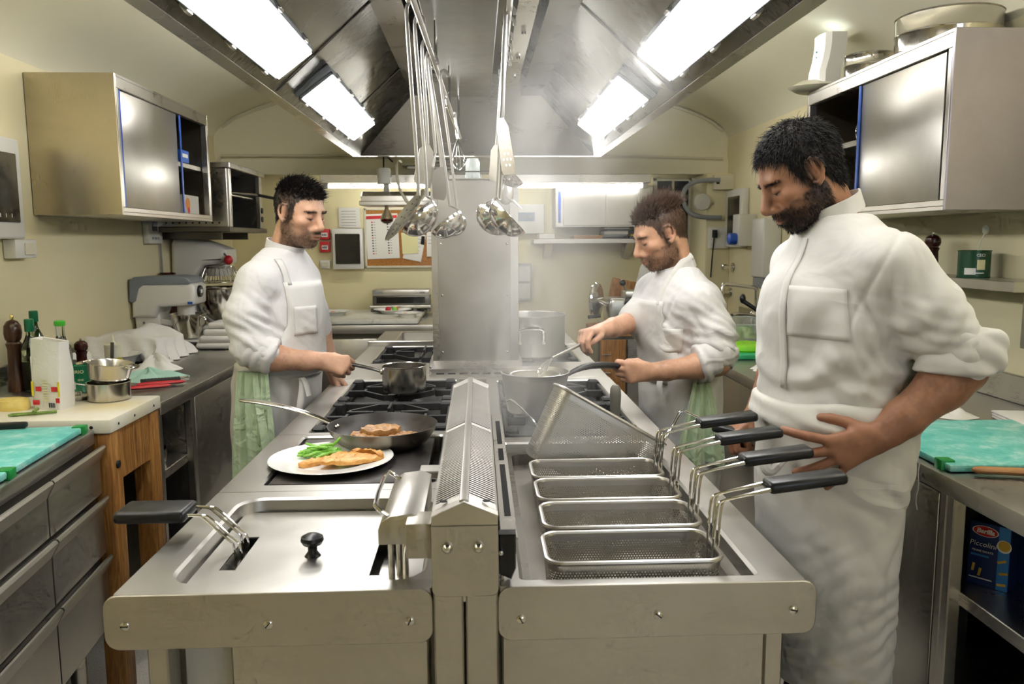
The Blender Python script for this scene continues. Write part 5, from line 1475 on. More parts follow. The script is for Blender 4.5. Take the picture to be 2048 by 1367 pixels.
# dark window and looped pipe beside the pier
plain('pane_dark', '#1d2733', .08)
wd = MB().box(1.46, 1.72, yb-.012, yb-.004, 1.42, 1.96).build('window_2', 'pane_dark'); struct(wd)
for (x0, x1, z0, z1) in ((1.43, 1.46, 1.39, 1.99), (1.72, 1.74, 1.39, 1.99), (1.43, 1.74, 1.39, 1.42), (1.43, 1.74, 1.96, 1.98), (1.58, 1.60, 1.42, 1.96)):
    MB().box(x0, x1, yb-.03, yb-.002, z0, z1, .003).build('window_frame', 'cream_plastic', wd)
b = MB(); b.tube([(1.82, 6.02, 1.93), (1.66, 6.02, 1.93), (1.56, 6.02, 1.88), (1.54, 6.02, 1.80), (1.58, 6.02, 1.70), (1.66, 6.02, 1.655), (1.84, 6.02, 1.65)], .018, 10, smooth=2)
tag(b.build('hose_loop', 'grey_plastic'), 'grey hose looped on a bracket in front of the dark window', 'hose')
t = thing('hose_reel', 'round white plastic hose holder beside the dark window', 'holder', (1.70, 6.05, 1.72))
MB().lathe([(0, 0), (.06, 0), (.065, .01), (.06, .03), (0, .032)], (1.70, 6.07, 1.77), 24, M=Matrix.Rotation(math.radians(90), 4, 'X')).build('disc', 'white_plastic', t)

# ------------------------------------------------------------------ meat slicer on its stand
ss = thing('slicer_stand', 'low wood and steel cupboard under the meat slicer', 'cupboard', (.95, 5.3, 0))
MB().box(.76, 1.12, 5.12, 5.60, .86, .905, .004).build('top', 'table_wood', ss)
MB().box(.78, 1.10, 5.14, 5.58, .05, .86).build('carcass', 'steel_dark', ss)
MB().box(.79, .96, 5.12, 5.14, .30, .84, .003).build('drawer_front', 'table_wood', ss)
MB().box(.97, 1.10, 5.12, 5.14, .08, .84, .003).build('door', 'steel', ss)
for z in (.62, .74):
    MB().box(.80, .86, 5.113, 5.12, z, z+.006, .001).build('pull', 'steel_satin', ss)
for x in (.79, 1.09):
    for y in (5.16, 5.56):
        MB().box(x-.02, x+.02, y-.02, y+.02, 0, .05).build('foot', 'black_plastic', ss)
sl = thing('meat_slicer', 'polished meat slicer with a round blade guard and black knobs', 'slicer', (.95, 5.3, .905))
plain('cast_alu', (.62, .62, .60), .28, 1.0)
MB().prism(rrect(.86, 1.14, .93, 1.10, .035, 5), 'y', 5.22, 5.46, .02, 3).build('body', 'cast_alu', sl)
MB().box(.83, 1.12, 5.17, 5.50, .905, .935, .01, 2).build('base', 'cast_alu', sl)
MB().lathe([(0, -.02), (.02, -.022), (.09, -.014), (.118, -.010), (.122, 0), (.118, .012), (.09, .008), (0, .010)], (.79, 5.30, 1.085), 40, M=Matrix.Rotation(math.radians(-28), 4, 'Z') @ Matrix.Rotation(math.radians(-90), 4, 'Y')).build('blade_guard', 'chrome', sl)
MB().tube([(.80, 5.30, 1.085), (.88, 5.32, 1.05)], .018, 12).build('axle', 'chrome', sl)
MB().lathe([(.030, 0), (.030, .03), (.02, .036), (0, .036)], (.99, 5.225, 1.075), 20, M=Matrix.Rotation(math.radians(90), 4, 'X')).build('knob', 'black_plastic', sl)
MB().tube([(.72, 5.18, .985), (.80, 5.20, .99)], .012, 10).build('crank_grip', 'black_plastic', sl)
MB().box(.97, 1.17, 5.22, 5.42, 1.10, 1.145, .008, 2).build('carriage', 'cast_alu', sl)
MB().tube([(.955, 5.22, 1.20), (.98, 5.25, 1.15), (1.20, 5.25, 1.15)], .010, 10).build('lever', 'chrome', sl)
MB().ball((.95, 5.22, 1.205), .022, 14, 8).build('lever_knob', 'black_plastic', sl)
MB().prism([(1.06, 1.14), (1.20, 1.14), (1.22, 1.36), (1.17, 1.42), (1.10, 1.30)], 'y', 5.36, 5.40, .006, 2).build('meat_table', 'white_plastic', sl)
t = thing('wooden_board', 'brown wooden board leaning behind the meat slicer', 'board', (1.1, 5.55, .905))
b = MB(); b.box(-.14, .20, -.012, .012, 0, .30, .004, M=xf((1.02, 5.56, .905), -6, 12, 0)); b.build('board', 'table_wood', t)

# ------------------------------------------------------------------ right: counter with sink
RX = 1.150
rc = thing('counter_unit', 'long stainless steel counter with open pasta shelf and sink, bearded man side', 'counter', (1.55, 3.3, 0))
MB().box(RX, XR-.003, .9, 4.20, .852, .900, .004, 2).build('worktop', 'steel_top', rc)
MB().box(RX, XR-.003, 4.95, 5.75, .852, .900, .004, 2).build('worktop', 'steel_top', rc)
MB().box(RX, RX+.10, 4.20, 4.95, .852, .900, .004, 2).build('worktop', 'steel_top', rc)
MB().box(1.82, XR-.003, 4.20, 4.95, .852, .900, .004, 2).build('worktop', 'steel_top', rc)
b = MB(); o_ = rrect(RX+.10, 1.82, 4.20, 4.95, .06, 5); l_ = rrect(RX+.12, 1.80, 4.22, 4.93, .05, 5)
b.grid([[(*p, .899) for p in o_], [(*p, .70) for p in l_]], closed_v=True); b.face([(*p, .70) for p in l_]); b.build('sink_bowl', 'steel_satin', rc)
MB().box(XR-.025, XR-.003, .9, 5.75, .900, 1.00, .003).build('upstand', 'steel', rc)
MB().box(XR-.05, XR-.03, .92, 5.74, .12, .852).build('back_panel', 'steel_dark', rc)
MB().box(RX+.015, XR-.03, .92, 5.74, .08, .11).build('bottom_shelf', 'steel', rc)
MB().box(RX+.04, XR-.055, .92, 2.49, .575, .610, .002).build('shelf', 'steel', rc)
MB().box(RX+.012, RX+.045, 1.842, 1.872, .08, .852, .003).build('post', 'steel_satin', rc)
MB().box(RX+.012, RX+.035, 1.874, 1.902, .08, .852, .003).build('post', 'steel_x', rc)
for (y0, y1) in ((1.905, 2.50), (2.52, 3.12), (3.14, 3.74), (3.76, 4.6), (4.62, 5.7)):
    MB().box(RX+.010, RX+.035, y0, y1, .10, .846, .004, 2).build('door', 'steel_x', rc)
MB().box(RX+.04, RX+.5, 2.5, 5.7, .11, .69).build('carcass', 'steel_dark', rc)
for y in (.95, 1.86, 3.0, 4.2, 5.6):
    MB().lathe([(.022, 0), (.022, .08)], (RX+.06, y, 0), 14, caps=(True, True)).build('leg', 'steel', rc)
# teal board, rolling-pin handled knife, napkins
cb = thing('cutting_board', 'teal plastic cutting board with a green corner stop, beside the bearded man', 'cutting board', (1.45, 2.1, .90))
RM = xf((1.172, 1.885, .901), 0, 0, -1.5)
MB().box(0, .62, 0, .50, .002, .020, .004, 2, M=RM).build('slab', 'board_teal', cb)
MB().box(-.008, .028, .025, .060, -.004, .026, .003, 2, M=RM).build('corner_stop', 'green_plastic', cb)
MB().box(.58, .626, .44, .475, -.002, .026, .003, 2, M=RM).build('corner_stop', 'green_plastic', cb)
plain('wood_light', '#a9794a', .5, bumps=(60, .2), vary=.15)
kn = thing('boning_knife', 'wooden-handled knife on the counter in front of the teal board', 'knife', (1.28, 1.84, .90))
MB().tube([(1.215, 1.862, .915), (1.225, 1.860, .916), (1.27, 1.850, .916), (1.33, 1.838, .915), (1.40, 1.825, .914)], [.006, .013, .012, .014, .011], 12, smooth=1, sy=.75).build('handle', 'wood_light', kn)
MB().box(1.40, 1.60, 1.80, 1.832, .909, .911, .0008).build('blade', 'steel_polished', kn)
nk = thing('napkin_stack', 'folded white napkins at the picture edge behind the teal board', 'napkin', (1.7, 2.4, .90))
for k in range(3):
    o = MB().box(0, .22, 0, .20, .001+k*.008, .008+k*.008, .003, 2, M=xf((1.63+.01*k, 2.30, .90), 0, 0, -14+3*k)).build('napkin', 'cloth_white', nk)
for k, (x, y, r, lab) in enumerate(((1.55, 2.52, (.09, .06), 'rumpled white cloth just behind the teal board'), (1.30, 3.50, (.08, .06), 'small white cloth at the counter edge behind the bearded man'))):
    crumple('dish_cloth', lab, 'cloth', (x, y, .901), r, 'cloth_white', 21+k, .030)
b = MB(); b.tube([(1.148, 1.98, .898), (1.1465, 1.98, .875), (1.1475, 1.975, .84), (1.1465, 1.985, .80), (1.147, 1.975, .775)], .0016, 6, smooth=1)
tag(b.build('loose_string', 'cloth_white'), 'short white string hanging over the counter edge', 'string')
# green board, lime packet, tub of salad at the sink
m = NT('board_green'); m.set(Roughness=.45); m.l(m.ramp(m.noise(m.coord(), 9, 5), [(.3, lin('#1c9a63')), (.7, lin('#39b47c'))]), m.b.inputs['Base Color']); MATS['board_green'] = m.m
t = thing('cutting_board', 'bright green cutting board at the sink with a lime packet on it', 'cutting board', (1.40, 3.98, .90))
MB().box(1.19, 1.60, 3.80, 4.14, .901, .924, .004, 2).build('slab', 'board_green', t)
plain('lime_plastic', '#8fdc1e', .25, bumps=(60, .4, .006))
o = soft_slab([(1.27, 3.90), (1.42, 3.88), (1.44, 3.98), (1.43, 4.07), (1.30, 4.08), (1.26, 4.0)], .924, .035, 'lime_plastic', 'lime_packet', 51, amp=.005)
tag(o, 'shiny lime green packet on the green board', 'packet')
t = thing('salad_tub', 'clear plastic tub of salad leaves in the sink', 'tub', (1.45, 4.5, .71))
plain('tub_clear', '#d5ddd6', .15, Alpha=.35)
b = MB(); A_ = rrect(1.28, 1.62, 4.30, 4.72, .04, 4); B_ = rrect(1.25, 1.65, 4.27, 4.75, .04, 4)
b.grid([[(*p, .72) for p in A_], [(*p, 1.02) for p in B_]], closed_v=True); b.build('tub_wall', 'tub_clear', t)
MB().tube([(*p, 1.02) for p in B_], .006, 6, closed=True).build('tub_rim', 'tub_clear', t)
food_mat('salad_leaf', '#6f8f3a', '#9fb96a', '#cfd8b4', 30, .4)
for k in range(14):
    x, y = rng.uniform(1.31, 1.59), rng.uniform(4.33, 4.69)
    tag(crumple('salad_leaf', 'crumpled pale green salad leaf in the clear tub', 'leaf', (x, y, .90+.05*rng.random()), (.055, .05), 'salad_leaf', 100+k, .05, 'salad leaves in the tub', 10), kind=None)
t = thing('steel_colander', 'green-lined steel bowl behind the salad tub', 'bowl', (1.66, 4.4, .90))
MB().lathe([(0, .0), (.06, 0), (.11, .06), (.125, .10), (.128, .102), (.12, .10), (.05, .008), (0, .006)], (1.70, 4.06, .901), 32).build('bowl', 'steel_satin', t)
MB().lathe([(.119, .098), (.108, .062), (.05, .012), (0, .010)], (1.70, 4.06, .901), 32).build('lining', 'board_green', t)
# taps
tp = thing('sink_faucet', 'tall bent chrome faucet rising behind the sink', 'faucet', (1.85, 5.0, .90))
MB().tube([(1.80, 5.08, .90), (1.80, 5.08, 1.15), (1.79, 5.08, 1.175), (1.77, 5.07, 1.18), (1.58, 5.02, 1.205), (1.555, 5.015, 1.20), (1.55, 5.012, 1.16)], .013, 12, smooth=1).build('spout', 'chrome', tp)
MB().lathe([(.03, 0), (.03, .03), (.02, .05)], (1.80, 5.08, .90), 20, caps=(True, True)).build('base', 'chrome', tp)
sp_ = thing('spray_lever', 'black lever handle slanting over the sink', 'lever', (1.7, 4.7, .95))
MB().tube([(1.835, 4.70, .905), (1.82, 4.70, .96), (1.68, 4.72, 1.06), (1.60, 4.74, 1.115)], [.014, .015, .012, .014], 10, smooth=1).build('arm', 'black_plastic', sp_)
MB().ball((1.595, 4.742, 1.13), (.018, .018, .03), 14, 8).build('grip', 'black_plastic', sp_)
t2 = thing('mixer_tap', 'low chrome mixer tap beside the salad tub', 'tap', (1.75, 4.98, .90))
MB().tube([(1.75, 4.985, .90), (1.75, 4.985, .99), (1.73, 4.96, 1.01), (1.60, 4.86, 1.03), (1.56, 4.83, 1.02)], .014, 12, smooth=1).build('spout', 'chrome', t2)
MB().ball((1.75, 4.985, 1.01), .026, 16, 10).build('valve_body', 'chrome', t2)
for k, (y, z, lab) in enumerate(((5.98, 1.28, 'upper chrome wall valve beside the pier'), (6.02, 1.09, 'lower chrome wall valve above the sink'))):
    v = thing('wall_valve', lab, 'valve', (1.9, y, z), 'chrome wall valves')
    MB().lathe([(.035, 0), (.033, .008), (.014, .012), (.014, .05), (.024, .054), (.026, .08), (.018, .088), (0, .09)], (XR-.002, y, z), 20, M=Matrix.Rotation(math.radians(-90), 4, 'Y')).build('valve', 'chrome', v)
    MB().tube([(XR-.07, y-.03, z), (XR-.07, y+.03, z)], .006, 8).build('handle', 'chrome', v)
# boxes on that wall
xw = XR-.002
fb = thing('fuse_box', 'tall white fuse box with grey window by the sink wall', 'fuse box', (1.9, 5.85, 1.43))
MB().box(xw-.05, xw, 5.66, 6.05, 1.43, 1.85, .008, 2).build('case', 'white_plastic', fb)
MB().box(xw-.055, xw-.048, 5.72, 5.98, 1.48, 1.80, .004).build('window', 'smoked_panel', fb)
MB().box(xw-.12, xw-.0, 5.50, 5.645, 1.44, 1.66, .006, 2).build('socket_case', 'white_plastic', thing('socket_box', 'white industrial socket box with a blue round plug', 'socket', (1.87, 5.57, 1.44)))
MB().lathe([(.040, 0), (.042, .01), (.040, .05), (.02, .06), (0, .06)], (xw-.12, 5.56, 1.49), 20, M=Matrix.Rotation(math.radians(-90), 4, 'Y')).build('plug', 'blue_plastic', bpy.data.objects['socket_box'])
s3 = thing('switch_box', 'white socket with a black plug near the pier', 'socket', (1.72, 6.06, 1.42))
MB().box(1.76, 1.90, 6.03, 6.078, 1.42, 1.58, .005, 2).build('box', 'white_plastic', s3)
MB().box(1.775, 1.81, 6.00, 6.03, 1.50, 1.56, .005, 2).build('plug', 'black_plastic', s3)
b = MB(); b.tube([(1.79, 6.02, 1.50), (1.785, 6.03, 1.40), (1.78, 6.05, 1.2)], .005, 6, smooth=1)
tag(b.build('power_cable', 'black_rubber'), 'thin black cable hanging from the socket by the pier', 'cable')
jb = thing('junction_box', 'cream junction box high on the pier', 'junction box', (1.84, 6.05, 1.86))
MB().box(1.78, 1.93, 6.02, 6.078, 1.86, 1.97, .005, 2).build('box', 'cream_plastic', jb)
MB().box(1.795, 1.82, 6.017, 6.021, 1.90, 1.93).build('mark', 'print_black', jb)
t = thing('towel_dispenser', 'white paper towel dispenser on the sink wall', 'dispenser', (1.88, 5.15, 1.2))
MB().box(xw-.12, xw, 5.02, 5.24, 1.24, 1.62, .012, 3).build('case', 'white_plastic', t)
MB().box(xw-.11, xw, 5.04, 5.22, 1.17, 1.238, .004).build('outlet', 'grey_plastic', t)

# ------------------------------------------------------------------ right wall cabinet, lamp and rings on it
RXc = 1.555
wall_cabinet(XR-.004, RXc, 2.625, 3.80, 1.577, 2.163, (2.69, 3.28), None, 1.885, 'stainless wall cabinet with a blue door edge behind the bearded man', (3.285,), side='steel_daylit')
gl = thing('glass_rack', 'thin wire rack with round loops inside the open wall cabinet', 'rack', (1.68, 3.5, 1.9))
for (y, z) in ((3.45, 2.02), (3.47, 1.95)):
    MB().tube([(1.66, y+.04*math.cos(a), z+.04*math.sin(a)) for a in np.linspace(0, 2*math.pi, 20)[:-1]], .003, 6, closed=True).build('wire_loop', 'chrome', gl)
MB().tube([(1.66, 3.49, 1.90), (1.66, 3.49, 2.00)], .003, 6).build('wire', 'chrome', gl)
for k, (x, y, r, h, lab) in enumerate(((1.735, 2.98, .178, .125, 'wide polished steel drum sieve on top of the wall cabinet'), (1.66, 3.42, .10, .085, 'smaller polished steel drum behind the wide one on the cabinet'))):
    d = thing('drum_sieve', lab, 'sieve', (x, y, 2.163), 'steel drums on the cabinet')
    MB().lathe([(r*.97, 0), (r, .002), (r, h*.46), (r*1.012, h*.5), (r, h*.54), (r, h-.004), (r*1.02, h), (r*1.0, h+.003), (r*.98, h-.002), (r*.98, .004), (0, .004)], (x, y, 2.164), 64).build('drum', 'steel_polished', d)
tl = thing('insect_lamp', 'white insect lamp with glowing front standing at the end of the cabinet', 'lamp', (1.62, 3.9, 2.15))
prof = [(1.575, 2.20), (1.575, 2.25), (1.590, 2.31), (1.598, 2.37), (1.598, 2.42)]
b = MB(); b.grid([[(x, 3.72, z) for x, z in prof], [(x-.006, 3.78, z) for x, z in prof], [(x, 3.84, z) for x, z in prof], [(x+.02, 3.86, z) for x, z in prof], [(x+.09, 3.86, z) for x, z in prof], [(x+.09, 3.70, z) for x, z in prof], [(x+.02, 3.70, z) for x, z in prof]], closed_u=True)
b.build('shell', 'white_plastic', tl)
emit('uv_glow', (.75, .9, 1.0), 3.0); emit('lamp_front', (.93, .98, 1.0), 1.3)
b = MB(); b.grid([[(x-.004, 3.725, z) for x, z in prof], [(x-.010, 3.78, z) for x, z in prof], [(x-.004, 3.835, z) for x, z in prof]]); b.build('glow_front', 'lamp_front', tl)
MB().box(1.61, 1.66, 3.73, 3.83, 2.36, 2.41).build('glow_tube', 'uv_glow', tl)
for z in (2.32, 2.345):
    MB().tube([(1.578, 3.775, z), (1.584, 3.775, z)], .006, 3).build('arrow_mark', 'foil_green', tl)
MB().lathe([(0, 0), (.10, 0), (.135, .018), (.14, .022), (.12, .03), (.08, .05), (.06, .052), (0, .052)], (1.60, 3.79, 2.166), 36, sy=.75).build('tray', 'cream_plastic', tl)
# small shelf with tin, mill and fork on that wall
ws = thing('wall_shelf', 'short steel wall shelf holding the green tin below the cabinet', 'shelf', (1.83, 2.7, 1.30))
MB().box(1.76, XR-.003, 2.55, 3.25, 1.305, 1.340, .002).build('board', 'steel_satin', ws)
MB().box(XR-.03, XR-.003, 2.66, 2.70, 1.10, 1.45, .002).build('upright', 'steel', ws)
c = (1.83, 2.88, 1.34)
t = tin(c, .054, .100, 'dark green food tin with yellow picture on the short wall shelf', name='food_tin')
ring_print(t, c, .054, -155, -115, .012, .036, 'print_white', 'barcode')
bent_text('CECI', .014, c, .054, -100, .082, 'print_white', t)
ring_print(t, c, .054, -112, -82, .030, .066, 'print_pale', 'picture')
ring_print(t, c, .054, -125, -85, .016, .020, 'print_white', 'small_print')
pepper_mill((1.82, 3.14, 1.34), .17, 'dark red pepper mill on the short wall shelf', 'mill_red', .030)
fk = thing('fork', 'fork standing upright in the green tin', 'fork', (1.83, 2.74, 1.40))
MB().tube([(1.825, 2.88, 1.36), (1.845, 2.875, 1.47), (1.855, 2.87, 1.50)], .003, 8, sx=.6).build('stem', 'soft_plastic', fk)
MB().ball((1.858, 2.869, 1.515), (.014, .004, .018), 12, 8).build('bowl', 'soft_plastic', fk)
# pasta cartons on the shelf below
bxm = plain('carton_blue', '#1c2f63', .4)
plain('carton_light', '#3f87cf', .4); plain('pasta_yellow', '#dcb447', .55)
def pasta_carton(M, w_, d_, h_, label, front=True):
    t = thing('pasta_carton', label, 'box', M.translation, 'blue pasta cartons on the shelf')
    MB().box(0, w_, 0, d_, 0, h_, .002, M=M).build('carton', 'carton_blue', t)
    if front:
        e = -.0006
        MB().box(w_*.72, w_-.001, e-.0006, e, .001, h_-.001, M=M).build('light_panel', 'carton_light', t)
        MB().lathe([(0, 0), (.0215, 0)], (0, 0, 0), 24, sx=1.35, sy=.62, M=M @ Matrix.Translation((w_*.40, e-.001, h_*.87)) @ Matrix.Rotation(math.radians(90), 4, 'X')).build('red_oval', 'print_red', t)
        MB().lathe([(.0203, 0), (.0224, 0)], (0, 0, 0), 24, sx=1.35, sy=.62, M=M @ Matrix.Translation((w_*.40, e-.0014, h_*.87)) @ Matrix.Rotation(math.radians(90), 4, 'X')).build('oval_line', 'print_white', t)
        R90 = Matrix.Rotation(math.radians(90), 4, 'X')
        text_obj('Barilla', .0165, M @ Matrix.Translation((w_*.40, e-.0016, h_*.868)) @ R90, 'print_white', t, bold=.0006, shear=.2)
        text_obj('Piccolini', .0185, M @ Matrix.Translation((w_*.36, e-.0014, h_*.66)) @ R90, 'print_white', t, shear=.15)
        text_obj('PENNE RIGATE', .0073, M @ Matrix.Translation((w_*.36, e-.0014, h_*.55)) @ R90, 'print_white', t)
        MB().box(w_*.08, w_*.52, e-.0012, e-.0004, h_*.465, h_*.495, M=M).build('blue_line', 'carton_light', t)
        MB().lathe([(0, 0), (.0165, 0)], (0, 0, 0), 24, M=M @ Matrix.Translation((w_*.86, e-.0016, h_*.70)) @ R90).build('bowl_picture', 'print_white', t)
        MB().lathe([(0, 0), (.0135, 0)], (0, 0, 0), 24, M=M @ Matrix.Translation((w_*.865, e-.0020, h_*.71)) @ R90).build('pasta_picture', 'pasta_yellow', t)
        for (u, v, a) in ((.16, .28, 82), (.32, .22, 80), (.83, .46, 25), (.88, .28, 15), (.85, .10, 10)):
            MB().box(-.0105, .0105, -.0008, 0, -.0032, .0032, .001, M=M @ Matrix.Translation((w_*u, e-.0012, h_*v)) @ Matrix.Rotation(math.radians(-a), 4, 'Y')).build('penne_picture', 'pasta_yellow', t)
        MB().box(.006, w_*.62, e-.0010, e-.0004, .018, .021, M=M).build('white_line', 'print_white', t)
    return t
# printed face turned towards the aisle and the camera
pasta_carton(xf((1.242, 1.900, .610), 0, 0, -51), .095, .065, .165, 'blue pasta carton with red oval logo on the open shelf')
pasta_carton(xf((1.33, 1.945, .610), 0, 0, -55), .09, .06, .165, 'blue pasta carton just behind the lettered one', False)
pasta_carton(xf((1.43, 1.96, .610), 0, 0, -60), .09, .06, .17, 'darker blue pasta carton deep on the open shelf', False)
t = thing('steel_container', 'tall steel container on the floor shelf below the pasta', 'container', (1.32, 1.62, .11))
MB().lathe([(0, 0), (.095, 0), (.10, .004), (.10, .33), (.104, .335), (.098, .335), (.096, .01), (0, .008)], (1.325, 1.62, .112), 36).build('container', 'steel_satin', t)
# pale plastic box under the fryer
t = thing('storage_tub', 'pale plastic tub standing on the floor under the fryer', 'tub', (-.5, 1.44, 0))
MB().box(-.548, -.445, 1.43, 1.44, .40, .79, .01, 3).bm.free()
b = MB(); b.prism(rrect(-.545, -.435, .10, .79, .02, 4), 'y', 1.405, 1.417, .002, 1); b.build('front_wall', 'white_plastic', isl)
bpy.data.objects.remove(t)

# ------------------------------------------------------------------ utensils on the two hanging rails
ra = thing('utensil_rail', 'steel tube rail with hooks along the fryer side of the hood beam', 'rail', (-.13, 3.2, 2.1))
RA0, RA1 = Vector((-.166, 2.05, 2.105)), Vector((-.090, 4.38, 2.03))
MB().tube([RA0+(RA0-RA1)*.25, RA1], .0085, 10).build('tube', 'steel_satin', ra)
MB().box(-.178, -.165, 1.5, 4.2, 2.14, 2.25, .001).bm.free()
for f_ in (.05, .35, .65, .95):
    p = RA0.lerp(RA1, f_)
    MB().tube([p, p+Vector((-.0, 0, 2.255-p.z))], .005, 8).build('hanger', 'chrome', ra)
    MB().ball(p+Vector((-.012, 0, 0)), .008, 10, 6).build('bolt', 'chrome', ra)
rb = thing('utensil_rail', 'steel tube rail with hooks along the pasta-cooker side of the hood beam', 'rail', (.1, 3.0, 2.1))
RB0, RB1 = Vector((.090, 2.15, 2.11)), Vector((.106, 3.75, 2.05))
MB().tube([RB0+(RB0-RB1)*.35, RB1], .0085, 10).build('tube', 'steel_satin', rb)
for f_ in (.05, .5, .95):
    p = RB0.lerp(RB1, f_)
    MB().tube([p, p+Vector((0, 0, 2.255-p.z))], .005, 8).build('hanger', 'chrome', rb)
def hook_handle(t, top, low, r=.0045, sx=1.2, sy=.55):
    """flat handle with a bent hook hanging over the rail"""
    T, L = Vector(top), Vector(low)
    MB().tube([T+Vector((.016, 0, -.012)), T+Vector((.014, 0, .004)), T+Vector((.0, 0, .013)), T+Vector((-.010, 0, .002)), T+Vector((-.011, 0, -.03)), T.lerp(L, .35)+Vector((-.008, 0, 0)), T.lerp(L, .85), L], r, 8, smooth=1, sx=sx, sy=sy).build('handle', 'steel_satin', t)
def ladle(top, low, centre, r, face, label, depth=.62, name='ladle', mat='steel_polished'):
    """bowl with its opening facing 'face', hanging on a long handle"""
    t = thing(name, label, 'ladle' if name == 'ladle' else name, top, 'utensils on the hood rails')
    f_ = Vector(face).normalized()
    M = f_.to_track_quat('Z', 'Y').to_matrix().to_4x4()
    n = 10
    prof = [(r*math.sin(math.pi/2*i/n), -r*depth*1.3*math.cos(math.pi/2*i/n)) for i in range(n+1)]
    prof += [(r*1.02, .001), (r*.97, .001)]+[(r*.96*math.sin(math.pi/2*i/n), -r*depth*1.3*.96*math.cos(math.pi/2*i/n)) for i in range(n, -1, -1)]
    MB().lathe(prof, centre, 40, M=M).build('bowl', mat, t)
    hook_handle(t, top, low)
    C = Vector(centre); L = Vector(low)
    e = (L-C); e -= e.dot(f_)*f_; e.normalize()
    MB().tube([L, L.lerp(C+e*r, .6)+f_*.004, C+e*r*.99, C+e*r*.9-f_*r*.25], [.004, .005, .006, .004], 8, smooth=1, sx=1.3, sy=.6).build('handle_root', 'steel_satin', t)
    return t
def skimmer(top, low, centre, r, face, label):
    t = thing('skimmer', label, 'skimmer', top, 'utensils on the hood rails')
    f_ = Vector(face).normalized()
    M = f_.to_track_quat('Z', 'Y').to_matrix().to_4x4()
    MB().lathe([(0, -.010), (r*.5, -.008), (r*.9, -.001), (r, .003), (r*1.01, .004), (r*.9, .0005), (r*.5, -.0065), (0, -.0085)], centre, 40, M=M).build('disc', 'steel_polished', t)
    for ring, k in ((.25, 5), (.5, 10), (.74, 16)):
        for i in range(k):
            a = 2*math.pi*i/k
            p = Vector(centre)+M @ Vector((r*ring*math.cos(a), r*ring*math.sin(a), -.006+.004*ring))
            MB().lathe([(0, .001), (.0035, .001)], p, 8, M=M).build('hole', 'dark_void', t)
    hook_handle(t, top, low)
    return t
def spatula(top, low, tip, w_, label, nrm, slots=0, taper=1., mat='steel_satin'):
    t = thing('spatula', label, 'spatula', top, 'utensils on the hood rails')
    hook_handle(t, top, low)
    A, Bp = Vector(low), Vector(tip)
    d = (Bp-A); Lh = d.length; d.normalize()
    n_ = Vector(nrm); n_ -= n_.dot(d)*d; n_.normalize(); s = d.cross(n_)
    M = Matrix(((s.x, d.x, n_.x, A.x), (s.y, d.y, n_.y, A.y), (s.z, d.z, n_.z, A.z), (0, 0, 0, 1)))
    b = MB()
    P = [(-.008, 0), (.008, 0), (w_*.42*taper, Lh*.16), (w_/2, Lh*.92), (w_*.40, Lh), (-w_*.40, Lh), (-w_/2, Lh*.92), (-w_*.42*taper, Lh*.16)]
    A_ = [M @ Vector((p[0], p[1], .001)) for p in P]; B_ = [M @ Vector((p[0], p[1], -.001)) for p in P]
    b.grid([A_, B_], closed_v=True); b.face(A_); b.face(B_[::-1])
    bmesh.ops.recalc_face_normals(b.bm, faces=b.bm.faces)
    b.build('blade', mat, t, angle=20)
    for k in range(slots):
        for sx in (-.5, 0, .5) if k % 2 else (-.25, .25):
            p = M @ Vector((w_*.5*sx, Lh*(.22+.72*k/slots), -.0016)); q = M @ Vector((w_*.5*sx, Lh*(.22+.72*k/slots), .0016))
            MB().tube([p, q], .0042, 8).build('hole', 'dark_void' if False else 'print_white', t)  # white pegs stand in for the bright background seen through the holes
    return t
skimmer((-.182, 2.33, 2.13), (-.170, 2.35, 1.612), (-.208, 2.345, 1.555), .092, (-.73, -.24, .58), 'perforated skimmer with a tilted round disc, nearest the fryer')
ladle((-.165, 2.40, 2.115), (-.150, 2.42, 1.612), (-.178, 2.43, 1.555), .066, (-.62, .1, .62), 'largest round ladle behind the skimmer')
spatula((-.158, 2.60, 2.095), (-.158, 2.62, 1.79), (-.180, 2.62, 1.665), .075, 'flat plain spatula with a bright blade behind the largest ladle', (.75, -.6, .2))
spatula((-.152, 2.72, 2.09), (-.140, 2.75, 1.775), (-.165, 2.76, 1.66), .07, 'second plain spatula turned edge-on beside the first', (.95, -.1, .2))
spatula((-.146, 2.80, 2.085), (-.124, 2.82, 1.735), (-.135, 2.82, 1.625), .07, 'grey rectangular turner hanging next to the middle ladles', (.8, -.6, 0), 0, 1.6)
ladle((-.146, 2.76, 2.085), (-.094, 2.77, 1.60), (-.108, 2.77, 1.545), .062, (-.55, .1, .70), 'medium ladle with its rim towards the skimmer')
ladle((-.118, 2.95, 2.075), (-.073, 2.96, 1.585), (-.082, 2.97, 1.54), .045, (-.5, .4, .7), 'small ladle behind the medium one')
t = thing('wire_skewer', 'thin bent wire hook hanging alone at the far end of the rail', 'hook', (-.108, 3.35, 2.06))
MB().tube([(-.110, 3.3, 2.075), (-.125, 3.3, 2.06), (-.12, 3.3, 2.02), (-.085, 3.3, 1.93), (-.075, 3.3, 1.90), (-.09, 3.3, 1.87), (-.13, 3.3, 1.875)], .0028, 8, smooth=1).build('wire', 'chrome', t)
t = thing('whisk', 'wire balloon whisk hanging deep behind the ladles', 'whisk', (-.10, 3.7, 2.05))
MB().tube([(-.100, 3.75, 2.065), (-.09, 3.75, 1.95)], .006, 8).build('handle', 'steel_satin', t)
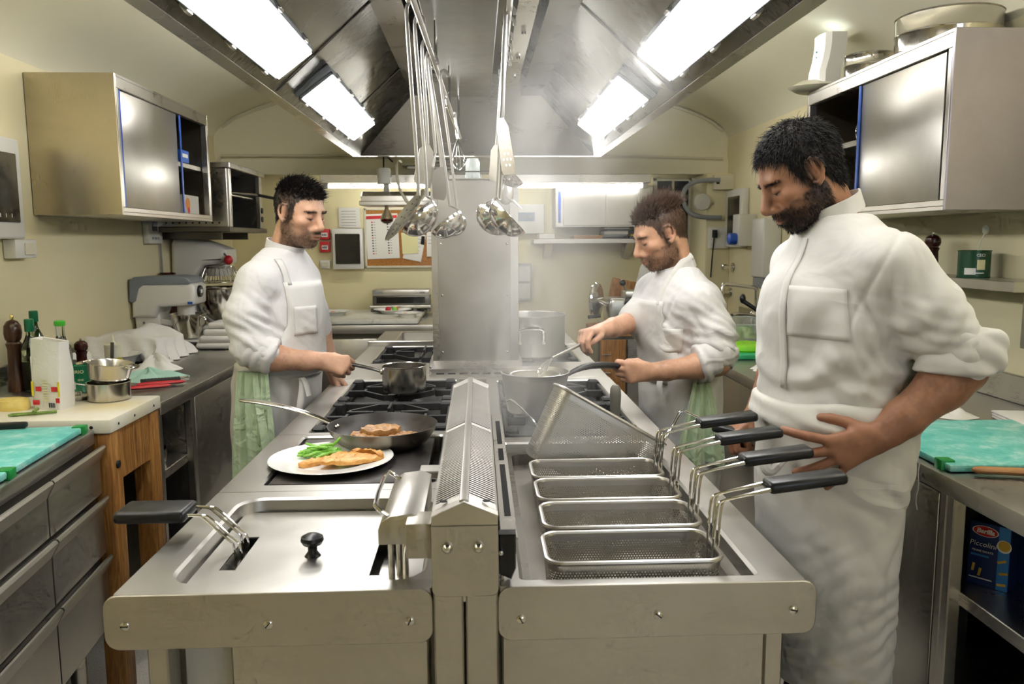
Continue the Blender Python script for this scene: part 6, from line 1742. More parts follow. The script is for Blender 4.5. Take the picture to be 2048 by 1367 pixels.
for k in range(5):
    a = math.pi*k/5; d1 = Vector((math.cos(a), math.sin(a), 0))*.035; A, Bp = Vector((-.09, 3.75, 1.95)), Vector((-.085, 3.75, 1.80))
    MB().tube([A, A.lerp(Bp, .4)+d1*.6, A.lerp(Bp, .8)+d1, Bp, A.lerp(Bp, .8)-d1, A.lerp(Bp, .4)-d1*.6, A], .0013, 6, smooth=1).build('wire_loop', 'chrome', t)
spatula((.092, 2.28, 2.108), (.068, 2.30, 1.825), (.090, 2.30, 1.668), .048, 'long perforated spatula on the pasta-cooker side', (.5, -.85, .1), 7, mat='steel_hood')  # darker steel puts the blade's shadowed face into its colour
ladle((.095, 2.36, 2.10), (.066, 2.37, 1.60), (.094, 2.37, 1.555), .068, (.66, -.05, .62), 'large ladle opening towards the steam')
ladle((.095, 2.50, 2.095), (.060, 2.52, 1.61), (.055, 2.53, 1.555), .064, (.5, .3, .7), 'large ladle half hidden behind the other on the steam side')
ladle((.098, 2.62, 2.09), (.070, 2.62, 1.76), (.110, 2.63, 1.700), .052, (.62, 0, .66), 'upper ladle hanging higher with its mouth to the steam')
spatula((.099, 2.72, 2.085), (.065, 2.73, 1.80), (.060, 2.73, 1.68), .05, 'plain spatula hidden behind the perforated one', (.5, -.85, .1))
t = thing('serving_fork', 'toothed spaghetti server hanging between the ladles', 'fork', (.099, 2.8, 2.08))
hook_handle(t, (.100, 2.80, 2.082), (.085, 2.80, 1.68))
MB().ball((.098, 2.80, 1.645), (.028, .012, .04), 14, 8).build('spoon', 'steel_satin', t)
for k in range(5):
    MB().tube([(.085+k*.010, 2.80, 1.645-k*.006), (.112+k*.010, 2.78, 1.622-k*.008)], [.003, .0015], 6).build('tine', 'steel_satin', t)
# ------------------------------------------------------------------ figures: signed-distance modelling
class SDF:
    """dense distance grid; shapes are blended in smoothly, then skinned with surface nets"""
    def __init__(s, lo, hi, h):
        s.lo = np.array(lo, float); s.h = h
        s.n = np.ceil((np.array(hi)-s.lo)/h).astype(int)+1
        s.F = np.full(s.n, .5, np.float32)
        s.ax = [s.lo[i]+h*np.arange(s.n[i]) for i in range(3)]
    def _win(s, lo, hi, m):
        a = np.maximum(0, np.floor((np.array(lo)-m-s.lo)/s.h).astype(int))
        b = np.minimum(s.n, np.ceil((np.array(hi)+m-s.lo)/s.h).astype(int)+1)
        if (b <= a).any(): return None, None
        sl = tuple(slice(a[i], b[i]) for i in range(3))
        P = np.stack(np.meshgrid(s.ax[0][sl[0]], s.ax[1][sl[1]], s.ax[2][sl[2]], indexing='ij'), -1).astype(np.float32)
        return sl, P
    def _mix(s, sl, d, k, sub):
        F = s.F[sl]
        if sub: d = -d
        if k <= 0:
            s.F[sl] = np.maximum(F, d) if sub else np.minimum(F, d)
        else:
            h = np.maximum(k-np.abs(F-d), 0)/k
            s.F[sl] = (np.maximum(F, d)+h*h*k*.25) if sub else (np.minimum(F, d)-h*h*k*.25)
    def ell(s, c, r, k=.02, R=None, sub=False):
        c = np.array(c, np.float32); r = np.array(r if hasattr(r, '__len__') else (r, r, r), np.float32)
        m = r.max()
        sl, P = s._win(c-m, c+m, k+2*s.h)
        if sl is None: return s
        q = P-c
        if R is not None: q = q @ np.array(R, np.float32)
        k0 = np.sqrt(((q/r)**2).sum(-1)); k1 = np.sqrt(((q/(r*r))**2).sum(-1))+1e-9
        s._mix(sl, k0*(k0-1)/k1, k, sub)
        return s
    def cap(s, a, b, ra, rb=None, k=.02, sub=False, flat=None, ratio=1.):
        """tapered capsule; flat: direction along which the section is squeezed by ratio"""
        rb = ra if rb is None else rb
        a = np.array(a, np.float32); b = np.array(b, np.float32); m = max(ra, rb)
        sl, P = s._win(np.minimum(a, b)-m, np.maximum(a, b)+m, k+2*s.h)
        if sl is None: return s
        ab = b-a; q = P-a
        t = np.clip((q @ ab)/max(float(ab @ ab), 1e-12), 0, 1)
        v = q-t[..., None]*ab
        if flat is not None:
            f = np.array(flat, np.float32); f = f/np.linalg.norm(f)
            v = v+((v @ f)*(1/ratio-1))[..., None]*f
        s._mix(sl, np.sqrt((v**2).sum(-1))-(ra+(rb-ra)*t), k, sub)
        return s
    def chain(s, pts, rad, k=.02, **kw):
        for i in range(len(pts)-1):
            s.cap(pts[i], pts[i+1], rad[i], rad[i+1], k, **kw)
        return s
    def loft(s, secs, k=.02, axis=2):
        """vertical stack of ellipses: (z, cx, cy, rx, ry, angle)"""
        Z = [q[0] for q in secs]
        A = np.array(secs, np.float64)
        rmax = A[:, 3:5].max()
        lo = (A[:, 1].min()-rmax, A[:, 2].min()-rmax, A[0, 0]); hi = (A[:, 1].max()+rmax, A[:, 2].max()+rmax, A[-1, 0])
        sl, P = s._win(lo, hi, k+2*s.h)
        z = P[..., 2]
        g = lambda j: np.interp(z, A[:, 0], A[:, j]).astype(np.float32)
        cx, cyy, rx, ry, an = g(1), g(2), g(3), g(4), np.radians(g(5))
        dx, dy = P[..., 0]-cx, P[..., 1]-cyy
        c, si = np.cos(an), np.sin(an)
        u, v = dx*c+dy*si, -dx*si+dy*c
        k0 = np.sqrt((u/rx)**2+(v/ry)**2); k1 = np.sqrt((u/rx**2)**2+(v/ry**2)**2)+1e-9
        d = k0*(k0-1)/k1
        e = np.maximum(A[0, 0]-z, z-A[-1, 0])
        s._mix(sl, np.maximum(d, e), k, False)
        return s
    def cut(s, c, n, k=0.):
        """keep the side the normal points away from"""
        P = np.stack(np.meshgrid(*s.ax, indexing='ij'), -1).astype(np.float32)
        n = np.array(n, np.float32); n /= np.linalg.norm(n)
        s._mix(tuple(slice(None) for _ in range(3)), -((P-np.array(c, np.float32)) @ n), k, True)
        return s
    def skin(s):
        F = s.F; S = F < 0
        cnt = sum(S[i:S.shape[0]-1+i, j:S.shape[1]-1+j, l:S.shape[2]-1+l].astype(np.int8) for i in (0, 1) for j in (0, 1) for l in (0, 1))
        act = (cnt > 0) & (cnt < 8)
        I = np.argwhere(act)
        idx = np.full(act.shape, -1, np.int64); idx[act] = np.arange(len(I))
        acc = np.zeros((len(I), 3)); w_ = np.zeros(len(I))
        cor = [(i, j, l) for i in (0, 1) for j in (0, 1) for l in (0, 1)]
        for A in cor:
            for ax in range(3):
                if A[ax]: continue
                Bc = list(A); Bc[ax] = 1
                fa = F[I[:, 0]+A[0], I[:, 1]+A[1], I[:, 2]+A[2]]; fb = F[I[:, 0]+Bc[0], I[:, 1]+Bc[1], I[:, 2]+Bc[2]]
                mk = (fa < 0) != (fb < 0)
                t = np.where(mk, fa/np.where(mk, fa-fb, 1), 0)
                p = np.tile(np.array(A, float), (len(I), 1)); p[:, ax] += t
                acc[mk] += p[mk]; w_[mk] += 1
        V = (I+acc/w_[:, None])*s.h+s.lo
        Q = []
        for ax in range(3):
            o = [k for k in range(3) if k != ax]
            sl0 = [slice(1, -1)]*3; sl1 = [slice(1, -1)]*3
            sl0[ax] = slice(0, -1); sl1[ax] = slice(1, None)
            a, b = S[tuple(sl0)], S[tuple(sl1)]
            for sign in (0, 1):
                E = np.argwhere((a & ~b) if sign == 0 else (~a & b))
                if not len(E): continue
                base = E.copy(); base[:, o[0]] += 1; base[:, o[1]] += 1
                c = []
                for (da, db) in ((0, 0), (1, 0), (1, 1), (0, 1)):
                    q = base.copy(); q[:, o[0]] -= da; q[:, o[1]] -= db
                    c.append(idx[q[:, 0], q[:, 1], q[:, 2]])
                c = np.stack(c, 1)
                if (ax == 1) != (sign == 1): c = c[:, ::-1]
                Q.append(c)
        return V, np.concatenate(Q)

def vnormals(V, Q):
    n = np.cross(V[Q[:, 2]]-V[Q[:, 0]], V[Q[:, 3]]-V[Q[:, 1]])
    N = np.zeros_like(V)
    for k in range(4): np.add.at(N, Q[:, k], n)
    return N/(np.linalg.norm(N, axis=1, keepdims=True)+1e-12)

def relax(V, Q, it=2, f=.5):
    for _ in range(it):
        A = np.zeros_like(V); c = np.zeros(len(V))
        for k in range(4):
            np.add.at(A, Q[:, k], V[Q[:, (k+1) % 4]]); np.add.at(c, Q[:, k], 1)
            np.add.at(A, Q[:, k], V[Q[:, (k-1) % 4]]); np.add.at(c, Q[:, k], 1)
        V = V*(1-f)+f*A/c[:, None]
    return V

def np_mesh(name, V, Q, col=None):
    me = bpy.data.meshes.new(name)
    me.from_pydata(V.tolist(), [], Q.tolist())
    me.polygons.foreach_set('use_smooth', [True]*len(me.polygons))
    if col is not None:
        a = me.color_attributes.new('Col', 'FLOAT_COLOR', 'POINT')
        c4 = np.ones((len(V), 4), np.float32); c4[:, :3] = col
        a.data.foreach_set('color', c4.ravel())
    me.update()
    return me

def lin3(h): return np.array(lin(h)[:3])
def sstep(a, b, x):
    t = np.clip((x-a)/(b-a), 0, 1); return t*t*(3-2*t)

# skin, cloth and hair materials
def skin_mat(name, rough=.48):
    m = NT(name)
    at = m.n('ShaderNodeVertexColor'); at.layer_name = 'Col'
    co = m.coord()
    f = m.noise(co, 60, 5, .6)
    mx = m.n('ShaderNodeMixRGB', blend_type='MULTIPLY'); mx.inputs[0].default_value = .5
    m.l(at.outputs[0], mx.inputs[1]); m.l(m.ramp(f, [(.3, (.80, .74, .70, 1)), (.65, (1, 1, 1, 1))]), mx.inputs[2])
    m.l(mx.outputs[0], m.b.inputs['Base Color'])
    m.set(Roughness=rough)
    m.b.inputs['Subsurface Weight'].default_value = .08
    m.b.inputs['Subsurface Radius'].default_value = (.012, .005, .003)
    m.b.inputs['Subsurface Scale'].default_value = .5
    m.b.inputs['Specular IOR Level'].default_value = .4
    m.l(m.bump(m.noise(co, 420, 3), .12, .0008), m.b.inputs['Normal'])
    MATS[name] = m.m
skin_mat('skin')
def cloth_mat(name, col, weave=900, fold=14, fs=.35, stain=None):
    m = NT(name); m.set(Roughness=.82)
    co = m.coord()
    c = lin(col)
    f = m.noise(co, 5, 6, .6, .4)
    base = m.ramp(f, [(.3, tuple(q*.93 for q in c[:3])+(1,)), (.65, c)])
    if stain:
        st = m.noise(co, 7.5, 5, .6, 1.0)
        mx = m.n('ShaderNodeMixRGB'); m.l(m.rng(st, 0, .55, .60, .80), mx.inputs[0]); m.l(base, mx.inputs[1]); mx.inputs[2].default_value = lin(stain); base = mx.outputs[0]
    m.l(base, m.b.inputs['Base Color'])
    m.b.inputs['Sheen Weight'].default_value = .15
    b0 = m.bump(m.noise(m.coord((1, 1, .8)), fold, 2.2, .45, .7), fs*.8, .03)
    # crisp creases: the ridge line of a stretched, warped noise, stronger in some places than others
    cr = m.n('ShaderNodeMath', operation='MULTIPLY_ADD'); m.l(m.noise(m.coord((1, 1, 1.7), rot=(.3, .5, .2)), fold*.42, 1.6, .45, 1.0), cr.inputs[0]); cr.inputs[1].default_value = 2.; cr.inputs[2].default_value = -1.
    ab = m.n('ShaderNodeMath', operation='ABSOLUTE'); m.l(cr.outputs[0], ab.inputs[0])
    rg = m.rng(ab.outputs[0], 1., 0., .0, .22)
    mu = m.n('ShaderNodeMath', operation='MULTIPLY'); m.l(rg, mu.inputs[0]); m.l(m.rng(m.noise(co, 4., 2), 0., 1., .42, .68), mu.inputs[1])
    b1 = m.bump(mu.outputs[0], .40, .008, b0)
    b2 = m.bump(m.noise(co, weave, 2), .10, .0006, b1)
    m.l(b2, m.b.inputs['Normal'])
    MATS[name] = m.m
cloth_mat('jacket_cloth', '#dddbda', fold=11, fs=.45)
cloth_mat('jacket_warm', '#dcdad5', fold=9, fs=.42)
cloth_mat('apron_cloth', '#dcdad6', fold=9, fs=.45)
cloth_mat('apron_stained', '#dad7cf', fold=8, fs=.5, stain='#c8b98e')
cloth_mat('towel_green', '#bfd4b2', fold=26, fs=.5, weave=500)
cloth_mat('trouser_dark', '#25242a', fold=9, fs=.4)
def hair_mat(name, col, tip):
    m = NT(name); m.set(Roughness=.5)
    f = m.noise(m.coord(), 90, 3)
    m.l(m.ramp(f, [(.3, lin(col)), (.75, lin(tip))]), m.b.inputs['Base Color'])
    m.b.inputs['Specular IOR Level'].default_value = .35
    MATS[name] = m.m
hair_mat('hair_black', '#0b0909', '#1b1715'); hair_mat('hair_brown', '#2a1c13', '#6a4f3a'); hair_mat('hair_dark', '#0c0a0a', '#1e1917')
plain('shoe_black', '#141414', .4)

def head_mesh(pr):
    """head in its own frame: face to +x, left ear to +y, up +z; returns verts, quads, colours"""
    h = pr.get('h', .0026)
    S = SDF((-.135, -.11, -.25), (.15, .11, .145), h)
    nb = np.array(pr['neck'])
    S.cap((-.030, 0, -.045), nb, .056, .060, 0)                              # neck
    S.ell((-.014, 0, .036), (.098, .077, .090), .035)                        # skull
    S.ell((.022, 0, -.015), (.066, .061, .080), .03)                         # face
    S.ell((.020, 0, -.068), (.055, .050, .045), .03)                         # jaw
    S.cap((-.012, .048, -.052), (.052, .023, -.098), .018, .015, .025)
    S.cap((-.012, -.048, -.052), (.052, -.023, -.098), .018, .015, .025)
    S.ell((.070, 0, -.100), (.020, .022, .017), .02)                         # chin
    S.cap((.076, -.032, .024), (.076, .032, .024), .012, .012, .018)         # brow
    for s in (-1, 1):
        S.ell((.056, s*.046, -.022), (.022, .020, .018), .02)                # cheekbone
        S.ell((.097, s*.031, .002), (.017, .021, .0125), .012, sub=True)     # socket
        S.ell((.0735, s*.031, .001), (.0135, .0165, .0125), .003)            # lid over the eyeball
        ear = lambda x_, z_: (x_, s*(.0755+.42*max(0., .012-x_)), z_)         # ear: plate, rim, lobe, hollow
        S.cap(ear(-.002, .016), ear(-.004, -.014), .0115, .008, .004, flat=(.40, s*.92, 0), ratio=.45)
        rim = [ear(.010, .002), ear(.011, .016), ear(.004, .029), ear(-.010, .032), ear(-.021, .022), ear(-.023, .006), ear(-.018, -.010), ear(-.011, -.022), ear(.000, -.030), ear(.007, -.024)]
        S.chain(rim, [.0035, .0042, .0046, .0048, .0048, .0046, .0045, .0055, .0068, .005], .003)
        S.ell(ear(.001, -.004)[:1]+(s*.088, -.003), (.008, .006, .012), .003, sub=True)
        S.cap(ear(.011, -.004), ear(.009, -.013), .0045, .0045, .003)
    nz = pr.get('nose', 1.)
    S.cap((.085, 0, .014), (.085+.026*nz, 0, -.032), .0095, .0125, .012)     # nose
    S.ell((.107*(.9+.1*nz), 0, -.036), (.0135, .0125, .0115), .006)
    S.ell((.092, 0, -.036), (.016, .013, .014), .006)
    for s in (-1, 1):
        S.ell((.096, s*.0135, -.040), (.0105, .0085, .0085), .005)
    S.ell((.074, 0, -.064), (.026, .030, .026), .02)                         # mouth area
    S.cap((.095, -.017, -.066), (.095, .017, -.066), .0050, .0050, .006)     # upper lip
    S.ell((.098, 0, -.0655), (.006, .011, .0045), .004)
    S.cap((.094, -.015, -.0775), (.094, .015, -.0775), .0058, .0058, .006)   # lower lip
    S.cap((.103, -.022, -.0715), (.103, .022, -.0715), .0022, .0022, .003, sub=True)
    V, Q = S.skin()
    V = relax(V, Q, 1, .4)
    x, y, z = V[:, 0], V[:, 1], V[:, 2]
    ay = np.abs(y)
    base = lin3(pr['skin'])
    c = np.tile(base, (len(V), 1))
    n = vnoise(V*70)*.6+vnoise(V*160+9)*.4
    c *= (.93+.14*n)[:, None]
    def mixc(mask, col): 
        nonlocal c
        c = c*(1-mask[:, None])+lin3(col)[None]*mask[:, None]
    # warmer cheeks, nose and ears
    mixc(.35*np.exp(-((x-.06)**2+(ay-.045)**2+(z+.03)**2)/.0009)+.45*np.exp(-((x-.112)**2+y**2+(z+.038)**2)/.0003)+.4*np.exp(-((ay-.085)**2+(x+.0)**2+z**2)/.0007), pr['flush'])
    # lips
    lp = np.exp(-(((z+.0715)/.0085)**2+(y/.021)**2)**2)*sstep(.083, .093, x)
    mixc(np.clip(lp*.8, 0, 1), pr['lip'])
    mixc(np.clip(np.exp(-((z+.0717)/.0016)**2-(y/.022)**4)*sstep(.085, .09, x), 0, 1)*.8, '#2c1512')
    # beard
    jl = -.030-.25*np.maximum(0, x-.02)                                       # upper edge, falling towards the mouth
    bd = sstep(.004, -.008, z-jl+.010*(n-.5)*2)*sstep(-.035, -.015, x)*sstep(-.150, -.118, z+.25*np.maximum(0, .03-x)*0)
    bd *= 1-.95*np.clip(np.exp(-(((z+.050)/.020)**2+((ay-.052)/.014)**2+((x-.055)/.03)**2)), 0, 1)*pr.get('bare_cheek', .5)
    mous = np.exp(-(((z+.055)/.0075)**2)**2-(ay/.030)**6)*sstep(.070, .082, x)
    side = np.exp(-((x-.012-.1*(z+.02))/.012)**2)*sstep(.0, -.01, z-.045)*sstep(-.060, -.04, z)*sstep(.05, .06, ay)
    under = sstep(-.085, -.100, z)*sstep(.0, .02, x)
    bm = np.clip(np.maximum.reduce([bd*pr['beard'], mous*pr['moustache'], side*pr['sideburn'], under*pr['beard']*.9]), 0, 1)
    bm *= 1-np.clip(lp*1.2, 0, 1)
    bm *= np.clip(.55+.9*(vnoise(V*260)-.25), 0, 1)*.35+.65
    mixc(bm, pr['beard_col'])
    # brows, lash line, lids
    bz = .021+.05*(ay-.03)*(ay < .03)-.18*np.maximum(0, ay-.036)
    br = np.exp(-((z-bz)/.0042)**2-((ay-.032)/.021)**6)*sstep(.055, .068, x)
    mixc(np.clip(br*.9*(.6+.7*vnoise(V*300)), 0, 1), pr['brow'])
    lid = np.exp(-((z-.001)/.012)**2-((ay-.031)/.016)**4)*sstep(.07, .078, x)
    mixc(np.clip(lid*.35, 0, 1), pr['lidc'])
    lash = np.exp(-((z+.0065+14*(ay-.031)**2*-1)/.0018)**2-((ay-.031)/.0145)**6)*sstep(.068, .075, x)
    slit = np.exp(-((z+.0085-14*(ay-.031)**2)/.0026)**2-((ay-.031)/.013)**6)*sstep(.068, .075, x)
    mixc(np.clip(slit*.9, 0, 1), '#b9aba0')
    mixc(np.clip(slit*np.exp(-((ay-.030)/.0052)**4)*1.2, 0, 1), '#1d120d')
    mixc(np.clip(lash*1.1, 0, 1), '#120c0a')
    # nostrils
    mixc(np.clip(np.exp(-((ay-.006)**2+(z+.047)**2)/.000012)*sstep(.094, .10, x), 0, 1)*.8, '#3a1c14')
    # skin under the hair takes the hair colour so nothing shines through
    hl = pr['hairmask'](V)
    mixc(np.clip(hl*.92, 0, 1), pr['scalp'])
    return V, Q, c, bm, hl

def tufts(roots, dirs, length, rad, bend, mat, name, parent, seg=4, jitter=.25, seed=1, M=None):
    """hair: every lock a thin tapering three-sided blade"""
    r_ = np.random.default_rng(seed)
    n = len(roots)
    L = length*(1+jitter*r_.standard_normal(n))
    L = np.clip(L, length*.4, length*1.8)
    d = dirs/np.linalg.norm(dirs, axis=1, keepdims=True)
    side = np.cross(d, r_.standard_normal((n, 3))); side /= np.linalg.norm(side, axis=1, keepdims=True)
    up = np.cross(side, d)
    bv = bend+.25*np.linalg.norm(bend, axis=-1, keepdims=True)*r_.standard_normal((n, 3))
    rings = []
    for k in range(seg+1):
        t = k/seg
        p = roots+d*(L*t)[:, None]+bv*((t*t)*L)[:, None]
        rr = rad*(1-.85*t)
        for j in range(3):
            a = 2*math.pi*j/3
            rings.append(p+rr*(math.cos(a)*side+math.sin(a)*up))
    V = np.stack(rings, 1).reshape(-1, 3)
    per = 3*(seg+1)
    F = []
    for k in range(seg):
        for j in range(3):
            F.append([k*3+j, k*3+(j+1) % 3, (k+1)*3+(j+1) % 3, (k+1)*3+j])
    F = np.array(F)
    Q = (np.arange(n)[:, None, None]*per+F[None]).reshape(-1, 4)
    return V, Q

def hand_sdf(S, W, d, nrm, thumb_side, curl, spread, thumb, scale=1., lens=None, k=.010):
    """palm, four fingers and a thumb. W wrist, d towards the knuckles, nrm out of the palm,
    thumb_side unit vector; curl: per finger three bend angles; thumb: list of three offsets in (d, side, nrm)"""
    W = Vector(W); d = Vector(d).normalized(); nrm = Vector(nrm); nrm = (nrm-nrm.dot(d)*d).normalized()
    s = Vector(thumb_side); s = (s-s.dot(d)*d-s.dot(nrm)*nrm).normalized()
    sc_ = scale
    offs = (.030, .010, -.010, -.028); plen = (.092, .096, .090, .080)
    L = lens or ((.043, .026, .021), (.047, .030, .022), (.043, .028, .021), (.033, .020, .018))
    rad = (.0106, .0108, .0102, .0090)
    tips = []
    S.cap(W-d*.02*sc_, W+d*.03*sc_, .027*sc_, .026*sc_, .02, flat=nrm, ratio=.72)
    for i in range(4):
        m = W+(d*plen[i]+s*offs[i])*sc_
        S.cap(W+(d*.018+s*offs[i]*.55)*sc_, m, .0145*sc_, .0125*sc_, k*1.6, flat=nrm, ratio=.95)
        a = math.radians(spread[i])
        dr = (d*math.cos(a)+s*math.sin(a)).normalized()
        p = m; ang = 0
        nn = nrm
        for j in range(3):
            ang += math.radians(curl[i][j])
            dd = dr*math.cos(ang)+nn*math.sin(ang)
            q = p+dd*L[i][j]*sc_
            S.cap(p, q, (rad[i]-.0006*j)*sc_, (rad[i]-.0006*(j+1))*sc_, .004 if j == 0 else .002)
            p = q
        tips.append(p)
    b0 = W+(d*.022+s*.020)*sc_
    p = b0
    rr = (.0150, .0118, .0108, .0085)
    for j, (u, v, w_) in enumerate(thumb):
        q = W+(d*u+s*v+nrm*w_)*sc_
        S.cap(p, q, rr[j]*sc_, rr[j+1]*sc_, .010 if j == 0 else .003)
        p = q
    return tips

def folds(V, Q, funcs):
    """push cloth along its normal by the sum of fold functions f(V)->metres"""
    N = vnormals(V, Q)
    d = np.zeros(len(V))
    for f in funcs: d = d+f(V)
    return V+N*d[:, None]

def ridge(dirv, wl, amp, c=None, rad=None, warp=.6, seed=0, sharp=1.5):
    """parallel creases: wavelength wl along dirv, fading away from c"""
    dv = np.array(dirv, float); dv /= np.linalg.norm(dv)
    def f(V):
        ph = (V @ dv)/wl+warp*(vnoise(V*6+seed)*2-1)+.25*warp*(vnoise(V*17+seed)*2-1)
        wv = np.abs(np.sin(math.pi*ph))**sharp
        m = 1. if c is None else np.exp(-(((V-np.array(c))/np.array(rad))**2).sum(1))
        m = m*(.35+1.1*vnoise(V*5+seed+3))
        return amp*(wv-.5)*m
    return f
def lump(amp, scale, seed=0):
    return lambda V: amp*(vnoise(V*scale+seed)-.5)*2

def patch(V, Q, mask, off, th=.002):
    """a piece of cloth lying on another: the masked faces lifted by off, with thickness"""
    N = vnormals(V, Q)
    q = Q[mask[Q].all(1)]
    used = np.unique(q); mp = np.full(len(V), -1); mp[used] = np.arange(len(used))
    A = V[used]+N[used]*off; B_ = V[used]+N[used]*(off-th-.002)
    q2 = mp[q]
    # rim
    e = np.concatenate([q2[:, [0, 1]], q2[:, [1, 2]], q2[:, [2, 3]], q2[:, [3, 0]]])
    key = np.sort(e, 1); u, inv, cnt = np.unique(key[:, 0]*10**7+key[:, 1], return_inverse=True, return_counts=True)
    rim = e[cnt[inv] == 1]
    n = len(used)
    Fs = np.concatenate([q2, np.stack([rim[:, 1], rim[:, 0], rim[:, 0]+n, rim[:, 1]+n], 1)])
    return np.concatenate([A, B_]), Fs

from mathutils.bvhtree import BVHTree
def laid_on(name, V, Q, pts, direction, off, t, mat, th=.003):
    """a flat cut piece of cloth (grid of points) dropped onto a garment along a direction"""
    bv = BVHTree.FromPolygons([tuple(v) for v in V], [tuple(q) for q in Q])
    d = Vector(direction).normalized()
    rows = []
    last = None
    for r in pts:
        row = []
        for p in r:
            loc, nrm, _, _ = bv.ray_cast(Vector(p), d)
            row.append(None if loc is None else loc-d*off)
        good = [q for q in row if q is not None]
        if good:
            first, fill = good[0], None
            for k, q in enumerate(row):
                fill = q if q is not None else (fill or first)
                row[k] = fill
            rows.append(row)
    b = MB(); b.grid(rows)
    bmesh.ops.recalc_face_normals(b.bm, faces=b.bm.faces)
    o = b.build(name, mat, t, angle=80)
    md = o.modifiers.new('thickness', 'SOLIDIFY'); md.thickness = th; md.offset = 0
    return o
def seam(c, n, rad, amp=-.004, w=.007):
    """stitched seam: a narrow groove where a plane meets the cloth"""
    n = np.array(n, float); n /= np.linalg.norm(n); c = np.array(c)
    def f(V):
        d = (V-c) @ n
        r = np.linalg.norm(V-c, axis=1)
        return amp*np.exp(-(d/w)**2)*(r < rad)
    return f

def frame(heading):
    a = math.radians(heading)
    return Vector((math.cos(a), math.sin(a), 0)), Vector((-math.sin(a), math.cos(a), 0)), Vector((0, 0, 1))
# ------------------------------------------------------------------ the three cooks
def hair_line(xs_, zs_):
    def f(V):
        zl = np.interp(V[:, 0], xs_, zs_)
        ay = np.abs(V[:, 1])
        m = sstep(-.004, .006, V[:, 2]-zl+.006*(vnoise(V*130)-.5))
        ear = np.exp(-(((V[:, 0]+.004)/.024)**2+((V[:, 2]+.002)/.036)**2)**2)*sstep(.060, .070, ay)
        return m*(1-ear)
    return f
def head_frame(c, heading, pitch, roll=0):
    return Matrix.Translation(c) @ Matrix.Rotation(math.radians(heading), 4, 'Z') @ Matrix.Rotation(math.radians(pitch), 4, 'Y') @ Matrix.Rotation(math.radians(roll), 4, 'X')
def np_xf(M, V):
    A = np.array(M); return V @ A[:3, :3].T+A[:3, 3]
def arm_skin(pts, rad, hand=None, h=.0032, skin='#c98f6d', flush='#b8664a', upto=None, dark=None):
    """bare forearm and hand, one surface"""
    P = np.array([list(p) for p in pts])
    lo, hi = P.min(0)-.09, P.max(0)+.09
    if hand:
        W = np.array(hand['W']); lo = np.minimum(lo, W-.235); hi = np.maximum(hi, W+.235)
    S = SDF(lo, hi, h)
    S.chain(pts, rad, .02)
    tips = hand_sdf(S, **hand) if hand else []
    V, Q = S.skin()
    V = relax(V, Q, 1, .4)
    n = vnoise(V*60)*.6+vnoise(V*170+5)*.4
    c = np.tile(lin3(skin), (len(V), 1))*(.90+.2*n)[:, None]
    if hand:
        Wv = Vector(hand['W']); d = Vector(hand['d']).normalized()
        u = (V-np.array(Wv)) @ np.array(d)
        m = sstep(.07, .15, u)*.35
        c = c*(1-m[:, None])+lin3(flush)*m[:, None]
    for p in tips:
        nn = np.array(Vector(hand['nrm']).normalized())
        m = np.exp(-(np.linalg.norm(V-(np.array(p)-nn*.008-np.array(Vector(hand['d']).normalized())*.001), axis=1)/.0062)**4)*.55
        c = c*(1-m[:, None])+np.minimum(1, lin3(skin)*1.35+.04)*m[:, None]
    if dark:
        m = .5*vnoise(V*np.array([140, 140, 140]))*sstep(.2, .8, vnoise(V*30))*(sstep(.05, -.03, u) if hand else 1.)
        c = c*(1-m[:, None])+lin3(dark)*m[:, None]
    return V, Q, c
def join(chunks):
    Vs, Qs, Cs, n = [], [], [], 0
    for V, Q, c in chunks:
        Vs.append(V); Qs.append(Q+n); Cs.append(c); n += len(V)
    return np.concatenate(Vs), np.concatenate(Qs), np.concatenate(Cs)
def core_chunk(secs, col):
    A = np.array(secs); r = A[:, 3:5].max()
    S = SDF((A[:, 1].min()-r-.03, A[:, 2].min()-r-.03, A[0, 0]-.03), (A[:, 1].max()+r+.03, A[:, 2].max()+r+.03, A[-1, 0]+.03), .014)
    S.loft([(z, x, y, a*.86, b*.86, an) for z, x, y, a, b, an in secs], .0)
    V, Q = S.skin(); V = relax(V, Q, 1)
    return V, Q, np.tile(lin3(col), (len(V), 1))
def hair_part(head, M, p, mask, pr, name, t, mat):
    """locks rooted on the scalp; p gives direction field, length and count"""
    V, Q, c, bm, hl = head
    N = vnormals(V, Q)
    r_ = np.random.default_rng(p['seed'])
    cand = np.where(mask > .5)[0]
    chunks = []
    for lay in p['layers']:
        wt = lay['w'](V[cand]) if 'w' in lay else np.ones(len(cand))
        wt = np.clip(wt, 1e-6, None)
        ids = r_.choice(cand, size=lay['n'], replace=True, p=wt/wt.sum())
        R0 = V[ids]+r_.normal(size=(lay['n'], 3))*.0012
        D = lay['dir'](V[ids], N[ids])
        D = D+lay.get('rand', .15)*r_.normal(size=D.shape)
        B_ = lay['bend'](V[ids], N[ids])
        v, q = tufts(R0-N[ids]*.001, D, lay['len'], lay['rad'], B_, None, None, None, seg=lay.get('seg', 4), jitter=lay.get('jit', .25), seed=p['seed']+5)
        chunks.append((v, q))
    n = 0; Vs, Qs = [], []
    for v, q in chunks:
        Vs.append(v); Qs.append(q+n); n += len(v)
    me = np_mesh(name, np_xf(M, np.concatenate(Vs)), np.concatenate(Qs))
    return put(name, me, mat, t)
def cloth_mesh(name, S, t, mat, fl, it=2, ret=False):
    V, Q = S.skin()
    V = relax(V, Q, it, .5)
    V = folds(V, Q, fl)
    o = put(name, np_mesh(name, V, Q), mat, t)
    return (o, V, Q) if ret else o
